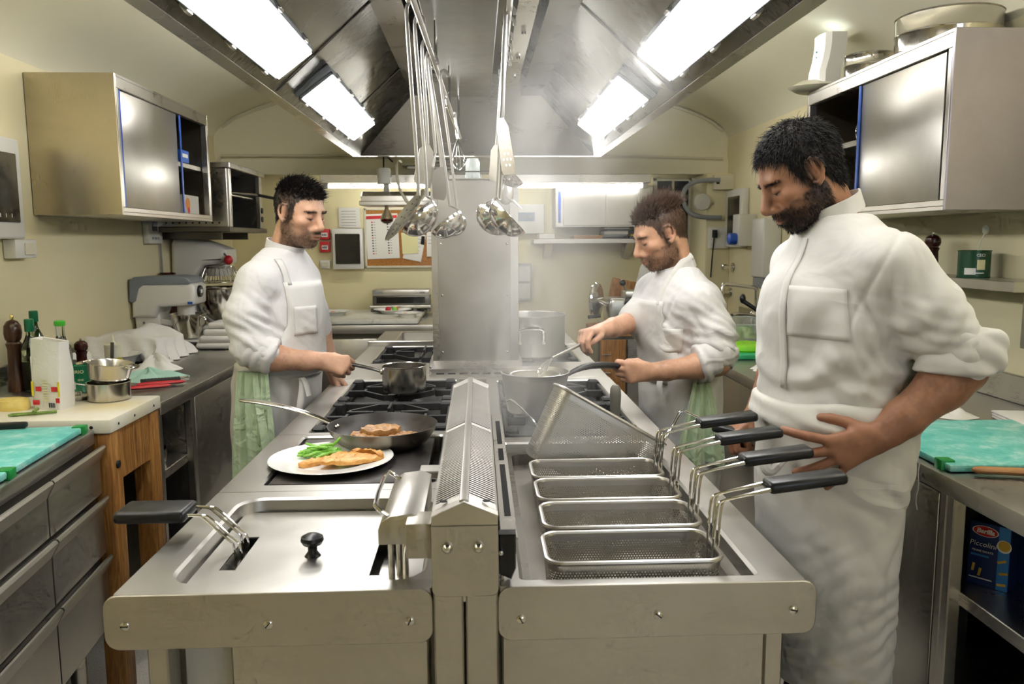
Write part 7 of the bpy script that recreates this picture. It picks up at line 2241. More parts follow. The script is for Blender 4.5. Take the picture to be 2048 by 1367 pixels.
def band(name, c, axis, r, h, t, mat, sq=1., n=40, wob=.0, th=.004, flare=0., open_=None):
    """standing collar or strap: a ring of cloth"""
    ax = Vector(axis).normalized(); M = ax.to_track_quat('Z', 'Y').to_matrix()
    rows = []
    for (rr, z) in ((r, 0), (r+flare, h), (r+flare-th, h+.001), (r-th, 0)):
        row = []
        for k in range(n):
            a = 2*math.pi*k/n
            w_ = 1+wob*math.sin(5*a)+wob*.6*math.sin(9*a+1)
            row.append(Vector(c)+M @ Vector((rr*w_*math.cos(a), rr*sq*w_*math.sin(a), z)))
        rows.append(row)
    b = MB(); b.grid(rows, closed_u=True, closed_v=True, flip=True)
    return b.build(name, mat, t, angle=50)
def shoes(t, pts, heading):
    for x, y in pts:
        f = frame(heading)[0]
        S = SDF((x-.2, y-.2, -.02), (x+.2, y+.2, .14), .007)
        S.cap((x-f.x*.06, y-f.y*.06, .045), (x+f.x*.13, y+f.y*.13, .035), .045, .040, .0)
        S.cap((x-f.x*.05, y-f.y*.05, .06), (x-f.x*.05, y-f.y*.05, .11), .042, .04, .02)
        S.cut((0, 0, .002), (0, 0, -1))
        V, Q = S.skin(); put('shoe', np_mesh('shoe', V, Q), 'shoe_black', t)
def legs(t, pts, r0=.062, r1=.055, top=.92):
    P = np.array(pts)
    S = SDF((P[:, 0].min()-.14, P[:, 1].min()-.14, .03), (P[:, 0].max()+.14, P[:, 1].max()+.14, top+.12), .010)
    for x, y, xt, yt in pts:
        S.cap((xt, yt, top), (x, y, .50), r0*1.1, r0*.85, .03); S.cap((x, y, .50), (x, y, .09), r0*.85, r1, .03)
    V, Q = S.skin(); V = relax(V, Q, 1); V = folds(V, Q, [ridge((0, 0, 1), .07, .008, seed=4)])
    put('trousers', np_mesh('trousers', V, Q), 'trouser_dark', t)

# ---- the bearded man at the pasta baskets -------------------------------------------------
t = thing('person', 'bearded dark-haired man in white jacket, hand on hip, watching the pasta baskets', 'person', (.90, 1.95, 0))
HD = head_frame((.788, 1.952, 1.638), 179, 31, 0)
nb = HD.inverted() @ Vector((.890, 1.965, 1.515))
prm = dict(neck=tuple(nb), skin='#a97c60', flush='#9a6248', lip='#8a4a40', lidc='#7d5038', brow='#17100d', beard_col='#17110f', beard=.97, moustache=.75, sideburn=.9, bare_cheek=.75, scalp='#120e0d', nose=1.12, h=.0025,
           hairmask=hair_line([-.13, -.085, -.05, -.025, -.012, .016, .030, .042, .066, .085, .11], [-.070, -.072, -.060, -.020, .012, -.012, -.005, .048, .074, .082, .082]))
hd = head_mesh(prm)
larm = [(.95, 1.79, 1.40), (1.03, 1.755, 1.29), (1.092, 1.742, 1.190), (1.05, 1.738, 1.150), (.96, 1.728, 1.080), (.905, 1.722, 1.040)]
lhand = dict(W=(.905, 1.722, 1.040), d=(-.90, .16, -.43), nrm=(.12, 1, 0), thumb_side=(-.43, 0, .90), curl=((8, 12, 12), (8, 14, 12), (10, 14, 12), (12, 14, 12)), spread=(34, 12, -4, -38), thumb=((.045, .045, .02), (.070, .062, .030), (.085, .070, .036)), scale=1.14)
A1 = arm_skin(larm, [.030, .040, .054, .053, .042, .030], lhand, .0030, '#9c6f54', '#93604a', dark='#3f2a20')
rarm = [(.87, 2.12, 1.38), (.895, 2.21, 1.20), (.84, 2.20, 1.10), (.775, 2.155, 1.005)]
rhand = dict(W=(.770, 2.150, .998), d=(-.80, -.20, -.50), nrm=(-.25, -.15, -.9), thumb_side=(-.45, -.85, .1), curl=((62, 75, 45), (66, 78, 45), (70, 78, 45), (74, 80, 45)), spread=(4, 0, -3, -6), thumb=((.05, .040, .02), (.075, .030, .040), (.085, .010, .048)), scale=1.0)
A2 = arm_skin(rarm, [.030, .048, .047, .031], rhand, .0034, '#9c6f54', '#93604a', dark='#3f2a20')
RMS = [(1.00, .908, 1.955, .176, .190, 203), (1.10, .903, 1.955, .178, .192, 203), (1.20, .893, 1.955, .180, .195, 204), (1.30, .888, 1.952, .168, .200, 205), (1.38, .892, 1.950, .148, .190, 203), (1.43, .898, 1.950, .126, .165, 198), (1.48, .897, 1.953, .102, .128, 195), (1.535, .890, 1.958, .082, .095, 192)]
V, Q, c = join([(np_xf(HD, hd[0]), hd[1], hd[2]), A1, A2, core_chunk(RMS, '#96603f')])
put('body', np_mesh('body', V, Q, c), 'skin', t)
def flow(crown, out=.35, fwd=(0, 0, 0)):
    cr = np.array(crown); fw = np.array(fwd)
    def f(P, N):
        d = P-cr; d = d-(d*N).sum(1, keepdims=True)*N
        d /= np.linalg.norm(d, axis=1, keepdims=True)+1e-9
        return d+out*N+fw
    return f
hair_part(hd, HD, dict(seed=3, layers=[
    dict(n=7600, len=.024, rad=.0009, dir=flow((-.055, .01, .118), .55, (-.40, 0, .28)), bend=lambda P, N: -N*.42+np.array([.08, 0, -.15]), rand=.22, seg=4),
    dict(n=1500, len=.030, rad=.0010, dir=flow((-.055, .01, .118), .75, (-.05, 0, 0)), bend=lambda P, N: -N*.35+np.array([0, 0, -.1]), rand=.4, w=lambda P: sstep(.03, .09, P[:, 2]), seg=4)]), hd[4], prm, 'hair', t, 'hair_black')
hair_part(hd, HD, dict(seed=4, layers=[dict(n=5200, len=.0062, rad=.00055, dir=lambda P, N: N*.55+np.array([.12, 0, -.75]), bend=lambda P, N: np.tile([0., 0, -.3], (len(P), 1)), rand=.25, seg=2)]), hd[3]*(1-hd[4])*(hd[0][:, 2] < -.02), prm, 'beard', t, 'hair_black')
hair_part(hd, HD, dict(seed=5, layers=[dict(n=260, len=.009, rad=.0006, dir=lambda P, N: N*.3+np.stack([np.zeros(len(P)), np.sign(P[:, 1]), .35*np.ones(len(P))], 1), bend=lambda P, N: np.tile([0., 0, -.2], (len(P), 1)), rand=.2, seg=2)]), (np.abs(hd[0][:, 2]-.021+.18*np.maximum(0, np.abs(hd[0][:, 1])-.036)) < .005)*(hd[0][:, 0] > .06)*(np.abs(np.abs(hd[0][:, 1])-.031) < .02)*1., prm, 'eyebrows', t, 'hair_black')
S = SDF((.60, 1.60, .96), (1.26, 2.36, 1.60), .0062)
S.loft(RMS, .0)
S.cap((.905, 1.88, 1.455), (.935, 1.785, 1.420), .075, .078, .05)
S.chain([(.935, 1.785, 1.420), (1.015, 1.755, 1.320), (1.085, 1.744, 1.222)], [.078, .075, .074], .03)
S.cap((.875, 2.02, 1.455), (.865, 2.115, 1.41), .072, .072, .05)
S.chain([(.865, 2.115, 1.41), (.89, 2.20, 1.26), (.895, 2.215, 1.19)], [.072, .072, .070], .03)
S.ell((.775, 1.92, 1.33), (.055, .10, .08), .05)
o, V, Q = cloth_mesh('jacket', S, t, 'jacket_warm', [ridge((.40, 0, .92), .070, .016, (.95, 1.80, 1.12), (.22, .3, .10), .7, 1), ridge((.80, .1, -.55), .060, .015, (1.06, 1.74, 1.27), (.10, .15, .09), .6, 2), ridge((-.50, 0, .85), .085, .013, (.80, 1.8, 1.20), (.14, .25, .12), .8, 5), ridge((.85, 0, .5), .060, .012, (.93, 1.77, 1.33), (.07, .12, .09), .7, 6), ridge((.2, .1, 1), .034, .006, (1.02, 1.75, 1.25), (.12, .14, .10), .9, 31), ridge((.7, 0, .7), .036, .006, (.84, 1.80, 1.10), (.20, .25, .09), .9, 32), ridge((.9, 0, .4), .032, .005, (.90, 1.78, 1.25), (.10, .12, .12), .9, 33), lump(.004, 11, 3), seam((.915, 1.80, 1.40), (.80, -.42, -.42), .16)], 2, True)
laid_on('chest_pocket', V, Q, [[(.728+.112*j/10+.005*i/10, 1.5, 1.374-.006*j/10-.118*i/10) for j in range(11)] for i in range(11)], (0, 1, 0), .0035, t, 'jacket_warm')
laid_on('placket', V, Q, [[(.55, 1.70+.008*j+.20*(1-i/14)*0, 1.485-.36*i/14) for j in range(4)] for i in range(15)], (.75, .65, 0), .004, t, 'jacket_warm')
S = SDF((.95, 1.60, 1.14), (1.24, 1.88, 1.33), .0058)
S.loft([(1.182, 1.082, 1.742, .094, .070, 0), (1.20, 1.088, 1.742, .096, .072, 0), (1.24, 1.096, 1.743, .094, .074, 0), (1.272, 1.092, 1.744, .088, .072, 0), (1.282, 1.09, 1.744, .080, .066, 0)], 0)
cloth_mesh('sleeve_cuff', S, t, 'jacket_warm', [ridge((.5, .2, .8), .06, .0055, None, None, .6, 8), lump(.002, 16)], 1)
S = SDF((.78, 2.08, 1.10), (1.02, 2.34, 1.28), .007)
S.loft([(1.13, .885, 2.212, .070, .068, 0), (1.22, .892, 2.214, .076, .074, 0)], 0)
cloth_mesh('sleeve_cuff', S, t, 'jacket_warm', [lump(.004, 20)], 1)
band('collar', (.882, 1.960, 1.535), (-.42, -.02, .90), .074, .040, t, 'jacket_warm', 1.05, wob=.015, flare=.002)
S = SDF((.64, 1.66, .30), (1.20, 2.24, 1.13), .0075)
S.loft([(.335, .912, 1.955, .128, .185, 192), (.58, .900, 1.955, .150, .192, 195), (.82, .892, 1.955, .168, .200, 198), (.95, .905, 1.955, .182, .205, 200), (1.03, .903, 1.955, .190, .208, 200), (1.085, .898, 1.955, .191, .208, 200), (1.095, .898, 1.955, .186, .203, 200)], 0)
o, V, Q = cloth_mesh('apron', S, t, 'apron_stained', [ridge((1, .2, 0), .095, .006, (.9, 1.8, .6), (.4, .4, .5), .7, 3, 1.2), ridge((.3, 0, 1), .045, .0075, (.9, 1.8, 1.06), (.35, .35, .05), .6, 9), ridge((.7, .1, .7), .06, .006, (.88, 1.8, .9), (.25, .3, .16), .9, 61), ridge((-.5, .1, .8), .05, .005, (.92, 1.8, .55), (.25, .3, .2), .9, 62), lump(.006, 9, 2), lambda V: .012*np.exp(-((V[:, 2]-1.045)/.022)**2)], 2, True)
b = MB(); b.tube([(.735, 1.835, .965), (.705, 1.815, .95), (.685, 1.81, .935), (.675, 1.815, .955), (.70, 1.82, .965), (.735, 1.84, .955)], [.008, .014, .016, .014, .012, .008], 10, smooth=2); b.build('apron_knot', 'apron_cloth', t)
legs(t, [(.90, 1.86, .90, 1.87), (.90, 2.05, .90, 2.04)])
shoes(t, [(.90, 1.86), (.90, 2.05)], 195)

# ---- the man with the saucepan -------------------------------------------------------------
t = thing('person', 'man with short black hair and stubble in white bib apron holding the saucepan', 'person', (-.76, 3.08, 0))
HD = head_frame((-.668, 3.066, 1.588), -31, 13, 0)
nb = HD.inverted() @ Vector((-.735, 3.095, 1.440))
prm = dict(neck=tuple(nb), skin='#d2a68a', flush='#c68a74', lip='#b0685c', lidc='#a87055', brow='#1f1613', beard_col='#33261f', beard=.80, moustache=.95, sideburn=.95, bare_cheek=.9, scalp='#161110', nose=1.0, h=.0030,
           hairmask=hair_line([-.13, -.085, -.05, -.025, -.010, .014, .026, .036, .060, .085, .11], [-.055, -.055, -.040, -.010, .012, -.030, -.020, .040, .062, .066, .066]))
hd = head_mesh(prm)
A1 = arm_skin([(-.805, 2.95, 1.30), (-.832, 2.885, 1.20), (-.805, 2.865, 1.085), (-.74, 2.875, 1.068), (-.63, 2.895, 1.052), (-.580, 2.902, 1.050)], [.030, .040, .052, .048, .034, .029],
              dict(W=(-.580, 2.902, 1.050), d=(.93, .22, -.24), nrm=(.10, .80, -.45), thumb_side=(.15, .45, .88), curl=((52, 70, 42), (58, 74, 42), (62, 76, 42), (64, 76, 42)), spread=(2, 0, -2, -5), thumb=((.048, .036, .016), (.082, .036, .026), (.108, .026, .030)), scale=1.02), .0034, '#cfa388', '#c48a72', dark='#8a6248')
A2 = arm_skin([(-.70, 3.24, 1.30), (-.66, 3.31, 1.12), (-.61, 3.27, .97)], [.03, .046, .030], dict(W=(-.605, 3.265, .955), d=(.25, -.15, -.9), nrm=(.5, .3, .2), thumb_side=(.6, -.6, 0), curl=((20, 25, 15),)*4, spread=(4, 0, -3, -6), thumb=((.04, .035, .015), (.07, .04, .025), (.09, .04, .03))), .005, '#cfa388', '#c48a72')
LMS = [(.98, -.760, 3.08, .150, .185, -25), (1.07, -.760, 3.08, .150, .185, -25), (1.16, -.757, 3.08, .150, .182, -25), (1.25, -.757, 3.08, .148, .185, -25), (1.32, -.757, 3.085, .134, .178, -25), (1.37, -.755, 3.09, .112, .150, -25), (1.41, -.748, 3.095, .090, .112, -25), (1.455, -.742, 3.097, .072, .082, -25)]
V, Q, c = join([(np_xf(HD, hd[0]), hd[1], hd[2]), A1, A2, core_chunk(LMS, '#cb9675')])
put('body', np_mesh('body', V, Q, c), 'skin', t)
hair_part(hd, HD, dict(seed=13, layers=[
    dict(n=3600, len=.012, rad=.0011, dir=flow((-.05, 0, .12), .5, (0, 0, -.1)), bend=lambda P, N: -N*.3, rand=.2, seg=2),
    dict(n=2200, len=.021, rad=.0016, dir=lambda P, N: N*.9+np.array([.55, 0, .35]), bend=lambda P, N: np.tile([.30, 0., -.05], (len(P), 1)), rand=.30, w=lambda P: sstep(.055, .085, P[:, 2]), seg=3, jit=.3)]), hd[4], prm, 'hair', t, 'hair_dark')
hair_part(hd, HD, dict(seed=14, layers=[dict(n=1500, len=.005, rad=.0006, dir=lambda P, N: N*.6+np.array([.1, 0, -.6]), bend=lambda P, N: np.zeros((len(P), 3)), rand=.2, seg=2)]), hd[3]*(1-hd[4])*(hd[0][:, 2] < -.01), prm, 'beard', t, 'hair_brown')
hair_part(hd, HD, dict(seed=15, layers=[dict(n=200, len=.008, rad=.0007, dir=lambda P, N: N*.3+np.stack([np.zeros(len(P)), np.sign(P[:, 1]), .3*np.ones(len(P))], 1), bend=lambda P, N: np.zeros((len(P), 3)), rand=.2, seg=2)]), (np.abs(hd[0][:, 2]-.021+.18*np.maximum(0, np.abs(hd[0][:, 1])-.036)) < .005)*(hd[0][:, 0] > .06)*(np.abs(np.abs(hd[0][:, 1])-.031) < .02)*1., prm, 'eyebrows', t, 'hair_dark')
S = SDF((-1.05, 2.70, .94), (-.50, 3.42, 1.50), .0070)
S.loft(LMS, 0)
S.cap((-.78, 3.0, 1.375), (-.805, 2.94, 1.335), .068, .070, .05)
S.chain([(-.805, 2.94, 1.335), (-.838, 2.885, 1.215), (-.815, 2.866, 1.110)], [.070, .068, .067], .03)
S.cap((-.815, 2.866, 1.110), (-.775, 2.870, 1.085), .070, .066, .02)
S.cap((-.72, 3.17, 1.375), (-.71, 3.23, 1.335), .066, .068, .05)
S.chain([(-.71, 3.23, 1.335), (-.69, 3.28, 1.20), (-.67, 3.30, 1.13)], [.068, .066, .062], .03)
o, V, Q = cloth_mesh('jacket', S, t, 'jacket_cloth', [ridge((.4, .1, .9), .056, .015, (-.81, 2.87, 1.14), (.09, .12, .09), .6, 11), ridge((.2, 0, 1), .060, .010, (-.68, 2.95, 1.05), (.2, .2, .09), .8, 12), ridge((.85, 0, .5), .06, .006, (-.76, 2.93, 1.22), (.07, .1, .09), .7, 13), ridge((.5, .1, .8), .032, .006, (-.80, 2.88, 1.18), (.12, .14, .10), .9, 41), ridge((.6, 0, .7), .034, .006, (-.70, 2.93, 1.12), (.14, .2, .16), .9, 42), lump(.004, 11, 9), seam((-.775, 2.965, 1.34), (-.35, -.85, -.35), .13)], 2, True)
# bib of the apron lies over the chest; its edge shows as a seam
ff, ll, _ = frame(-25)
def chest_grid(c, ff, ll, z0, z1, w, lat0=0., n=16, m_=12):
    return [[Vector((c[0], c[1], 0))+ff*.6+ll*(lat0+w(z1+(z0-z1)*i/n)*(2*j/m_-1))+Vector((0, 0, z1+(z0-z1)*i/n)) for j in range(m_+1)] for i in range(n+1)]
laid_on('apron_bib', V, Q, chest_grid((-.757, 3.08), ff, ll, .975, 1.335, lambda z: .112+.062*float(sstep(1.22, 1.02, np.array(z)))), -ff, .006, t, 'apron_cloth', .004)
laid_on('chest_pocket', V, Q, chest_grid((-.757, 3.08), ff, ll, 1.14, 1.245, lambda z: .052, -.045, 8, 8), -ff, .010, t, 'apron_cloth', .003)
laid_on('apron_strap', V, Q, chest_grid((-.757, 3.08), ff, ll, 1.325, 1.42, lambda z: .013, -.095, 8, 3), -ff, .007, t, 'apron_cloth', .003)
S = SDF((-.92, 2.72, .98), (-.62, 3.02, 1.22), .0062)
S.cap((-.812, 2.866, 1.100), (-.742, 2.874, 1.072), .070, .067, 0, ); S.cut((-.735, 2.874, 1.068), (.9, .08, -.30)); S.cut((-.835, 2.866, 1.12), (-.7, 0, .75))
cloth_mesh('sleeve_cuff', S, t, 'jacket_cloth', [lump(.004, 22, 1), ridge((.8, .1, -.4), .045, .006, None, None, .8, 15)], 2)
band('collar', (-.742, 3.096, 1.440), (.26, -.10, .92), .070, .040, t, 'jacket_cloth', 1.05, wob=.015)
S = SDF((-1.02, 2.80, .40), (-.50, 3.36, 1.06), .0085)
S.loft([(.45, -.800, 3.08, .140, .18, -20), (.62, -.802, 3.08, .145, .182, -22), (.80, -.796, 3.08, .148, .182, -25), (.95, -.782, 3.08, .152, .185, -25), (1.03, -.768, 3.08, .152, .187, -25)], 0)
cloth_mesh('apron', S, t, 'apron_cloth', [ridge((1, .1, 0), .075, .010, None, None, .7, 17, 1.2), lump(.008, 9, 6)], 2)
MB().tube([(-.655, 2.925, .985), (-.648, 2.910, .955), (-.655, 2.900, .90), (-.662, 2.90, .865)], [.010, .012, .013, .011], 8, smooth=1, sy=.35).build('apron_tie', 'apron_cloth', t)
MB().tube([(-.650, 2.925, .985), (-.635, 2.912, .965), (-.625, 2.905, .92)], [.010, .012, .011], 8, smooth=1, sy=.35).build('apron_tie', 'apron_cloth', t)
def hung_towel(name, top, widths, seed, mat, t, out, lat_, amp=.018):
    """side towel tucked into the apron string: gathered at the top, fanning out below"""
    T = Vector(top); o_ = Vector(out).normalized(); l_ = Vector(lat_).normalized()
    rows = []
    n = 26
    for i, (dz, w_, push) in enumerate(widths):
        row = []
        for k in range(n+1):
            q = k/n*2-1
            f_ = math.sin(q*9+seed)*.6+math.sin(q*17+seed*2+i*.15)*.4
            row.append(T+l_*(q*w_)+o_*(push+amp*f_*min(1, w_/.05)*(.5+.5*min(1, i/3)))+Vector((0, 0, -dz-.012*math.sin(q*5+seed)*(i == len(widths)-1))))
        rows.append(row)
    b = MB(); b.grid(rows)
    o = b.build(name, mat, t, angle=80)
    md = o.modifiers.new('thickness', 'SOLIDIFY'); md.thickness = .004
    sb = o.modifiers.new('soft', 'SUBSURF'); sb.levels = sb.render_levels = 1
    return o
hung_towel('side_towel', (-.835, 2.885, 1.02), [(0, .045, .01), (.05, .05, .015), (.12, .062, .015), (.22, .080, .012), (.32, .095, .008), (.42, .105, .004), (.50, .108, .0)], 1.2, 'towel_green', t, (-.35, -.92, 0), (.92, -.35, 0))
hung_towel('side_towel', (-.775, 2.878, 1.02), [(0, .022, .014), (.06, .026, .02), (.14, .032, .02), (.22, .038, .018), (.285, .040, .014)], 2.7, 'towel_green', t, (-.25, -.95, 0), (.95, -.25, 0), .012)
legs(t, [(-.77, 2.99, -.77, 3.0), (-.75, 3.18, -.75, 3.17)])
shoes(t, [(-.77, 2.99), (-.75, 3.18)], -20)

# ---- the man with the whisk ----------------------------------------------------------------
t = thing('person', 'brown-haired man in white bib apron whisking at the steaming pan', 'person', (.76, 3.0, 0))
HD = head_frame((.676, 2.952, 1.503), 188, 23, 0)
nb = HD.inverted() @ Vector((.745, 2.965, 1.372))
prm = dict(neck=tuple(nb), skin='#cfa184', flush='#c2846a', lip='#a8625a', lidc='#a56f54', brow='#33231a', beard_col='#4c3627', beard=.80, moustache=.55, sideburn=.9, bare_cheek=.8, scalp='#2f2119', nose=1.05, h=.0030,
           hairmask=hair_line([-.13, -.085, -.05, -.025, -.010, .014, .026, .038, .060, .085, .11], [-.050, -.050, -.038, -.008, .012, -.012, -.006, .040, .060, .066, .066]))
hd = head_mesh(prm)
A1 = arm_skin([(.79, 2.84, 1.22), (.838, 2.792, 1.14), (.845, 2.775, 1.052), (.78, 2.765, 1.038), (.66, 2.745, 1.026), (.600, 2.735, 1.024)], [.030, .042, .050, .045, .033, .028],
              dict(W=(.600, 2.735, 1.024), d=(-.88, -.38, .05), nrm=(-.2, -.1, .1), thumb_side=(-.1, .2, .95), curl=((55, 72, 42), (60, 75, 42), (62, 76, 42), (64, 76, 42)), spread=(2, 0, -2, -5), thumb=((.046, .036, .016), (.080, .034, .024), (.104, .024, .028)), scale=1.0) | dict(nrm=(-.38, .90, .0)), .0034, '#cda084', '#c0866c', dark='#8a6248')
A2 = arm_skin([(.71, 3.12, 1.24), (.66, 3.10, 1.19), (.60, 3.04, 1.172), (.50, 2.93, 1.160), (.445, 2.872, 1.155)], [.030, .042, .046, .034, .028],
              dict(W=(.445, 2.872, 1.155), d=(-.70, -.70, .02), nrm=(.1, -.1, -.95), thumb_side=(.70, -.70, -.1), curl=((40, 50, 35), (48, 58, 40), (56, 64, 40), (60, 66, 40)), spread=(3, 0, -2, -5), thumb=((.05, .034, .018), (.082, .026, .034), (.10, .012, .044)), scale=1.0), .0034, '#cda084', '#c0866c', dark='#8a6248')
MMS = [(.94, .772, 2.99, .146, .180, 190), (1.03, .772, 2.99, .148, .182, 190), (1.12, .765, 2.99, .150, .182, 190), (1.19, .762, 2.985, .148, .184, 190), (1.255, .758, 2.98, .138, .178, 190), (1.30, .756, 2.975, .116, .152, 190), (1.338, .752, 2.97, .092, .112, 190), (1.378, .748, 2.968, .073, .082, 190)]
V, Q, c = join([(np_xf(HD, hd[0]), hd[1], hd[2]), A1, A2, core_chunk(MMS, '#c88f6c')])
put('body', np_mesh('body', V, Q, c), 'skin', t)
hair_part(hd, HD, dict(seed=23, layers=[
    dict(n=3800, len=.011, rad=.0010, dir=flow((-.05, 0, .12), .35, (-.1, 0, -.2)), bend=lambda P, N: -N*.3, rand=.18, seg=2),
    dict(n=2600, len=.026, rad=.0015, dir=lambda P, N: N*.75+np.array([.25, 0, .25])*1.+np.array([-.5, 0, .2])*sstep(.05, -.05, P[:, 0])[:, None], bend=lambda P, N: np.tile([-.45, 0., .05], (len(P), 1)), rand=.25, w=lambda P: sstep(.062, .085, P[:, 2]), seg=4, jit=.3)]), hd[4], prm, 'hair', t, 'hair_brown')
hair_part(hd, HD, dict(seed=24, layers=[dict(n=1600, len=.006, rad=.0006, dir=lambda P, N: N*.6+np.array([.1, 0, -.6]), bend=lambda P, N: np.zeros((len(P), 3)), rand=.2, seg=2)]), hd[3]*(1-hd[4])*(hd[0][:, 2] < -.01), prm, 'beard', t, 'hair_brown')
hair_part(hd, HD, dict(seed=25, layers=[dict(n=200, len=.008, rad=.0007, dir=lambda P, N: N*.3+np.stack([np.zeros(len(P)), np.sign(P[:, 1]), .3*np.ones(len(P))], 1), bend=lambda P, N: np.zeros((len(P), 3)), rand=.2, seg=2)]), (np.abs(hd[0][:, 2]-.021+.18*np.maximum(0, np.abs(hd[0][:, 1])-.036)) < .005)*(hd[0][:, 0] > .06)*(np.abs(np.abs(hd[0][:, 1])-.031) < .02)*1., prm, 'eyebrows', t, 'hair_brown')
S = SDF((.48, 2.64, .90), (1.02, 3.34, 1.42), .0070)
S.loft(MMS, 0)
S.cap((.77, 2.89, 1.30), (.79, 2.825, 1.26), .066, .068, .05)
S.chain([(.79, 2.825, 1.26), (.842, 2.795, 1.155), (.848, 2.778, 1.085)], [.068, .070, .071], .03)
S.cap((.735, 3.07, 1.315), (.70, 3.135, 1.272), .068, .076, .05)
S.chain([(.70, 3.135, 1.272), (.655, 3.09, 1.20), (.610, 3.040, 1.182)], [.076, .068, .062], .03)
S.ell((.865, 2.97, 1.20), (.06, .13, .12), .05)
o, V, Q = cloth_mesh('jacket', S, t, 'jacket_cloth', [ridge((.3, .1, .95), .052, .016, (.85, 2.78, 1.12), (.09, .1, .09), .6, 21), ridge((.5, 0, .85), .06, .012, (.72, 2.83, 1.10), (.15, .15, .14), .8, 22), ridge((.85, 0, .5), .055, .012, (.80, 2.82, 1.22), (.07, .1, .09), .7, 23), ridge((.5, .1, .8), .032, .007, (.84, 2.80, 1.15), (.12, .14, .12), .9, 51), ridge((.6, 0, .7), .034, .006, (.74, 2.84, 1.12), (.14, .2, .16), .9, 52), lump(.004, 11, 19), seam((.785, 2.855, 1.25), (.25, -.90, -.35), .13)], 2, True)
ff, ll, _ = frame(190)
laid_on('apron_bib', V, Q, chest_grid((.762, 2.985), ff, ll, .935, 1.262, lambda z: .118+.055*float(sstep(1.16, 1.0, np.array(z)))), -ff, .006, t, 'apron_cloth', .004)
laid_on('chest_pocket', V, Q, [[(.655+.075*j/8, 2.5, 1.165-.085*i/8) for j in range(9)] for i in range(9)], (0, 1, 0), .006, t, 'apron_cloth')
MB().tube([(.655, 2.865, 1.250), (.685, 2.872, 1.320), (.72, 2.885, 1.372), (.755, 2.905, 1.408), (.79, 2.93, 1.425)], .013, 8, smooth=2, sy=.3).build('apron_strap', 'apron_cloth', t)
S = SDF((.70, 2.64, .96), (.98, 2.92, 1.20), .0062)
S.cap((.850, 2.780, 1.085), (.785, 2.768, 1.045), .074, .068, 0); S.cut((.775, 2.766, 1.043), (-.93, -.1, -.2)); S.cut((.86, 2.78, 1.12), (.3, 0, .95))
cloth_mesh('sleeve_cuff', S, t, 'jacket_cloth', [lump(.004, 22, 1), ridge((.8, .1, .4), .045, .006, None, None, .8, 25)], 2)
band('sleeve_cuff', (.640, 3.070, 1.190), (-.68, -.72, -.1), .066, .055, t, 'jacket_cloth', wob=.03)
band('collar', (.748, 2.968, 1.362), (-.36, -.05, .90), .070, .036, t, 'jacket_cloth', 1.05, wob=.015)
S = SDF((.54, 2.72, .38), (1.02, 3.26, 1.02), .0085)
S.loft([(.42, .785, 2.99, .135, .18, 190), (.60, .782, 2.99, .142, .188, 190), (.78, .782, 2.99, .150, .192, 190), (.92, .775, 2.99, .152, .190, 190), (.99, .772, 2.99, .152, .188, 190)], 0)
cloth_mesh('apron', S, t, 'apron_cloth', [ridge((1, .1, 0), .075, .009, None, None, .7, 27, 1.2), lump(.006, 9, 16)], 2)
hung_towel('side_towel', (.800, 2.795, .975), [(0, .035, .004), (.05, .045, .008), (.12, .065, .012), (.20, .085, .012), (.27, .098, .010), (.315, .102, .008)], 3.4, 'towel_green', t, (.17, -.98, 0), (.98, .17, 0))
MB().tube([(.665, 2.85, .985), (.655, 2.838, .96), (.658, 2.832, .92)], [.010, .012, .010], 8, smooth=1, sy=.35).build('apron_tie', 'apron_cloth', t)
legs(t, [(.78, 2.90, .78, 2.91), (.78, 3.09, .78, 3.08)])
shoes(t, [(.78, 2.90), (.78, 3.09)], 190)
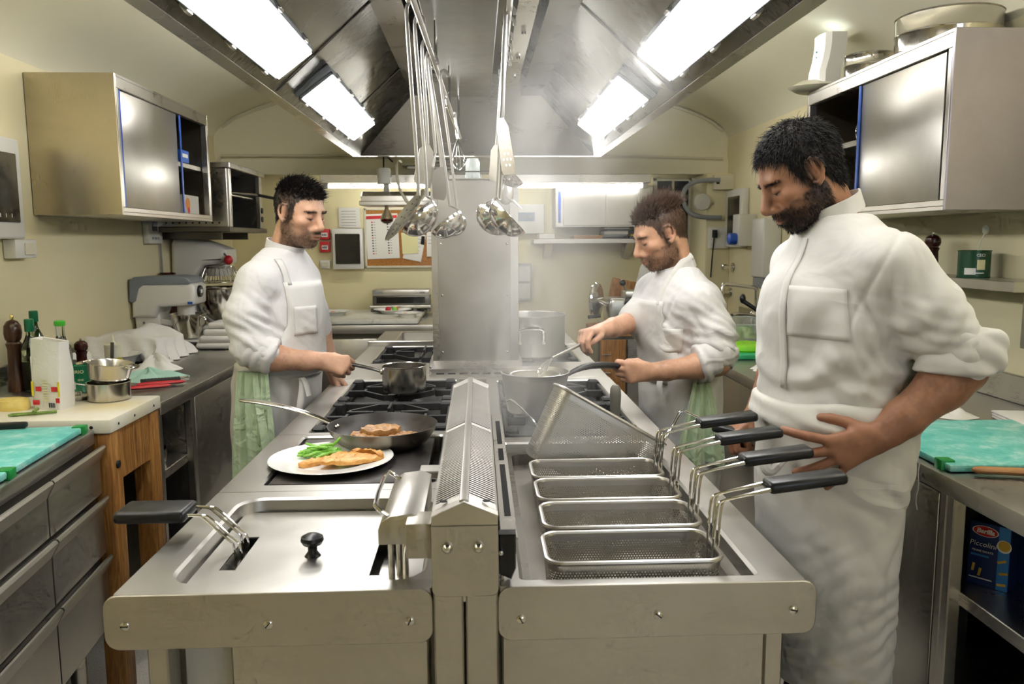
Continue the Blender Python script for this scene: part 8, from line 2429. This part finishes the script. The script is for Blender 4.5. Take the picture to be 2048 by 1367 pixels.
# ------------------------------------------------------------------ steam over the pasta cooker and the pan
m = NT('steam')
m.t.nodes.remove(m.b)
tc = m.n('ShaderNodeTexCoord')
sp_ = m.n('ShaderNodeSeparateXYZ'); m.l(tc.outputs['Object'], sp_.inputs[0])
def mth(op, a, b=None, c=None):
    x = m.n('ShaderNodeMath', operation=op)
    for i, v in enumerate((a, b, c)):
        if v is None: continue
        if isinstance(v, (int, float)): x.inputs[i].default_value = v
        else: m.l(v, x.inputs[i])
    return x.outputs[0]
X, Y, Z = sp_.outputs
hz = mth('MAXIMUM', mth('SUBTRACT', Z, 1.0), 0.)
def plume(x0, y0, dx, dy, r0, dr, zk):
    """column of vapour drifting and widening as it rises"""
    cx = mth('MULTIPLY_ADD', mth('MULTIPLY', hz, hz), dx, x0); cy_ = mth('MULTIPLY_ADD', hz, dy, y0)
    r = mth('MULTIPLY_ADD', hz, dr, r0)
    d2 = mth('ADD', mth('POWER', mth('DIVIDE', mth('SUBTRACT', X, cx), r), 2.), mth('POWER', mth('DIVIDE', mth('SUBTRACT', Y, cy_), r), 2.))
    g = mth('EXPONENT', mth('MULTIPLY', d2, -1.))
    return mth('MULTIPLY', g, mth('EXPONENT', mth('MULTIPLY', hz, -zk)))
a = plume(.125, 2.58, .20, .08, .115, .13, 1.35)
b_ = plume(.13, 2.14, .05, .40, .13, .14, 2.6)
base = mth('ADD', a, mth('MULTIPLY', b_, .55))
n1 = m.noise(m.coord((1, 1, .6)), 5.5, 5, .62, 1.1)
wisp = m.rng(n1, .12, 1.9, .38, .72)
fade = m.n('ShaderNodeMapRange'); m.l(Z, fade.inputs[0]); fade.inputs[1].default_value = .86; fade.inputs[2].default_value = 1.0
dens = mth('MULTIPLY', mth('MULTIPLY', base, wisp), mth('MULTIPLY', fade.outputs[0], 3.4))
vs = m.n('ShaderNodeVolumeScatter'); vs.inputs['Color'].default_value = (.98, .98, .96, 1); vs.inputs['Anisotropy'].default_value = .25
m.l(dens, vs.inputs['Density'])
m.l(vs.outputs[0], m.out.inputs['Volume'])
MATS['steam'] = m.m
o = MB().box(-.20, .66, 1.62, 3.39, .905, 2.24).build('steam', 'steam')
tag(o, 'pale steam rising from the pan and the pasta cooker into the hood', 'steam', kind='stuff')
sc.cycles.volume_step_rate = 1.4
sc.cycles.volume_max_steps = 128
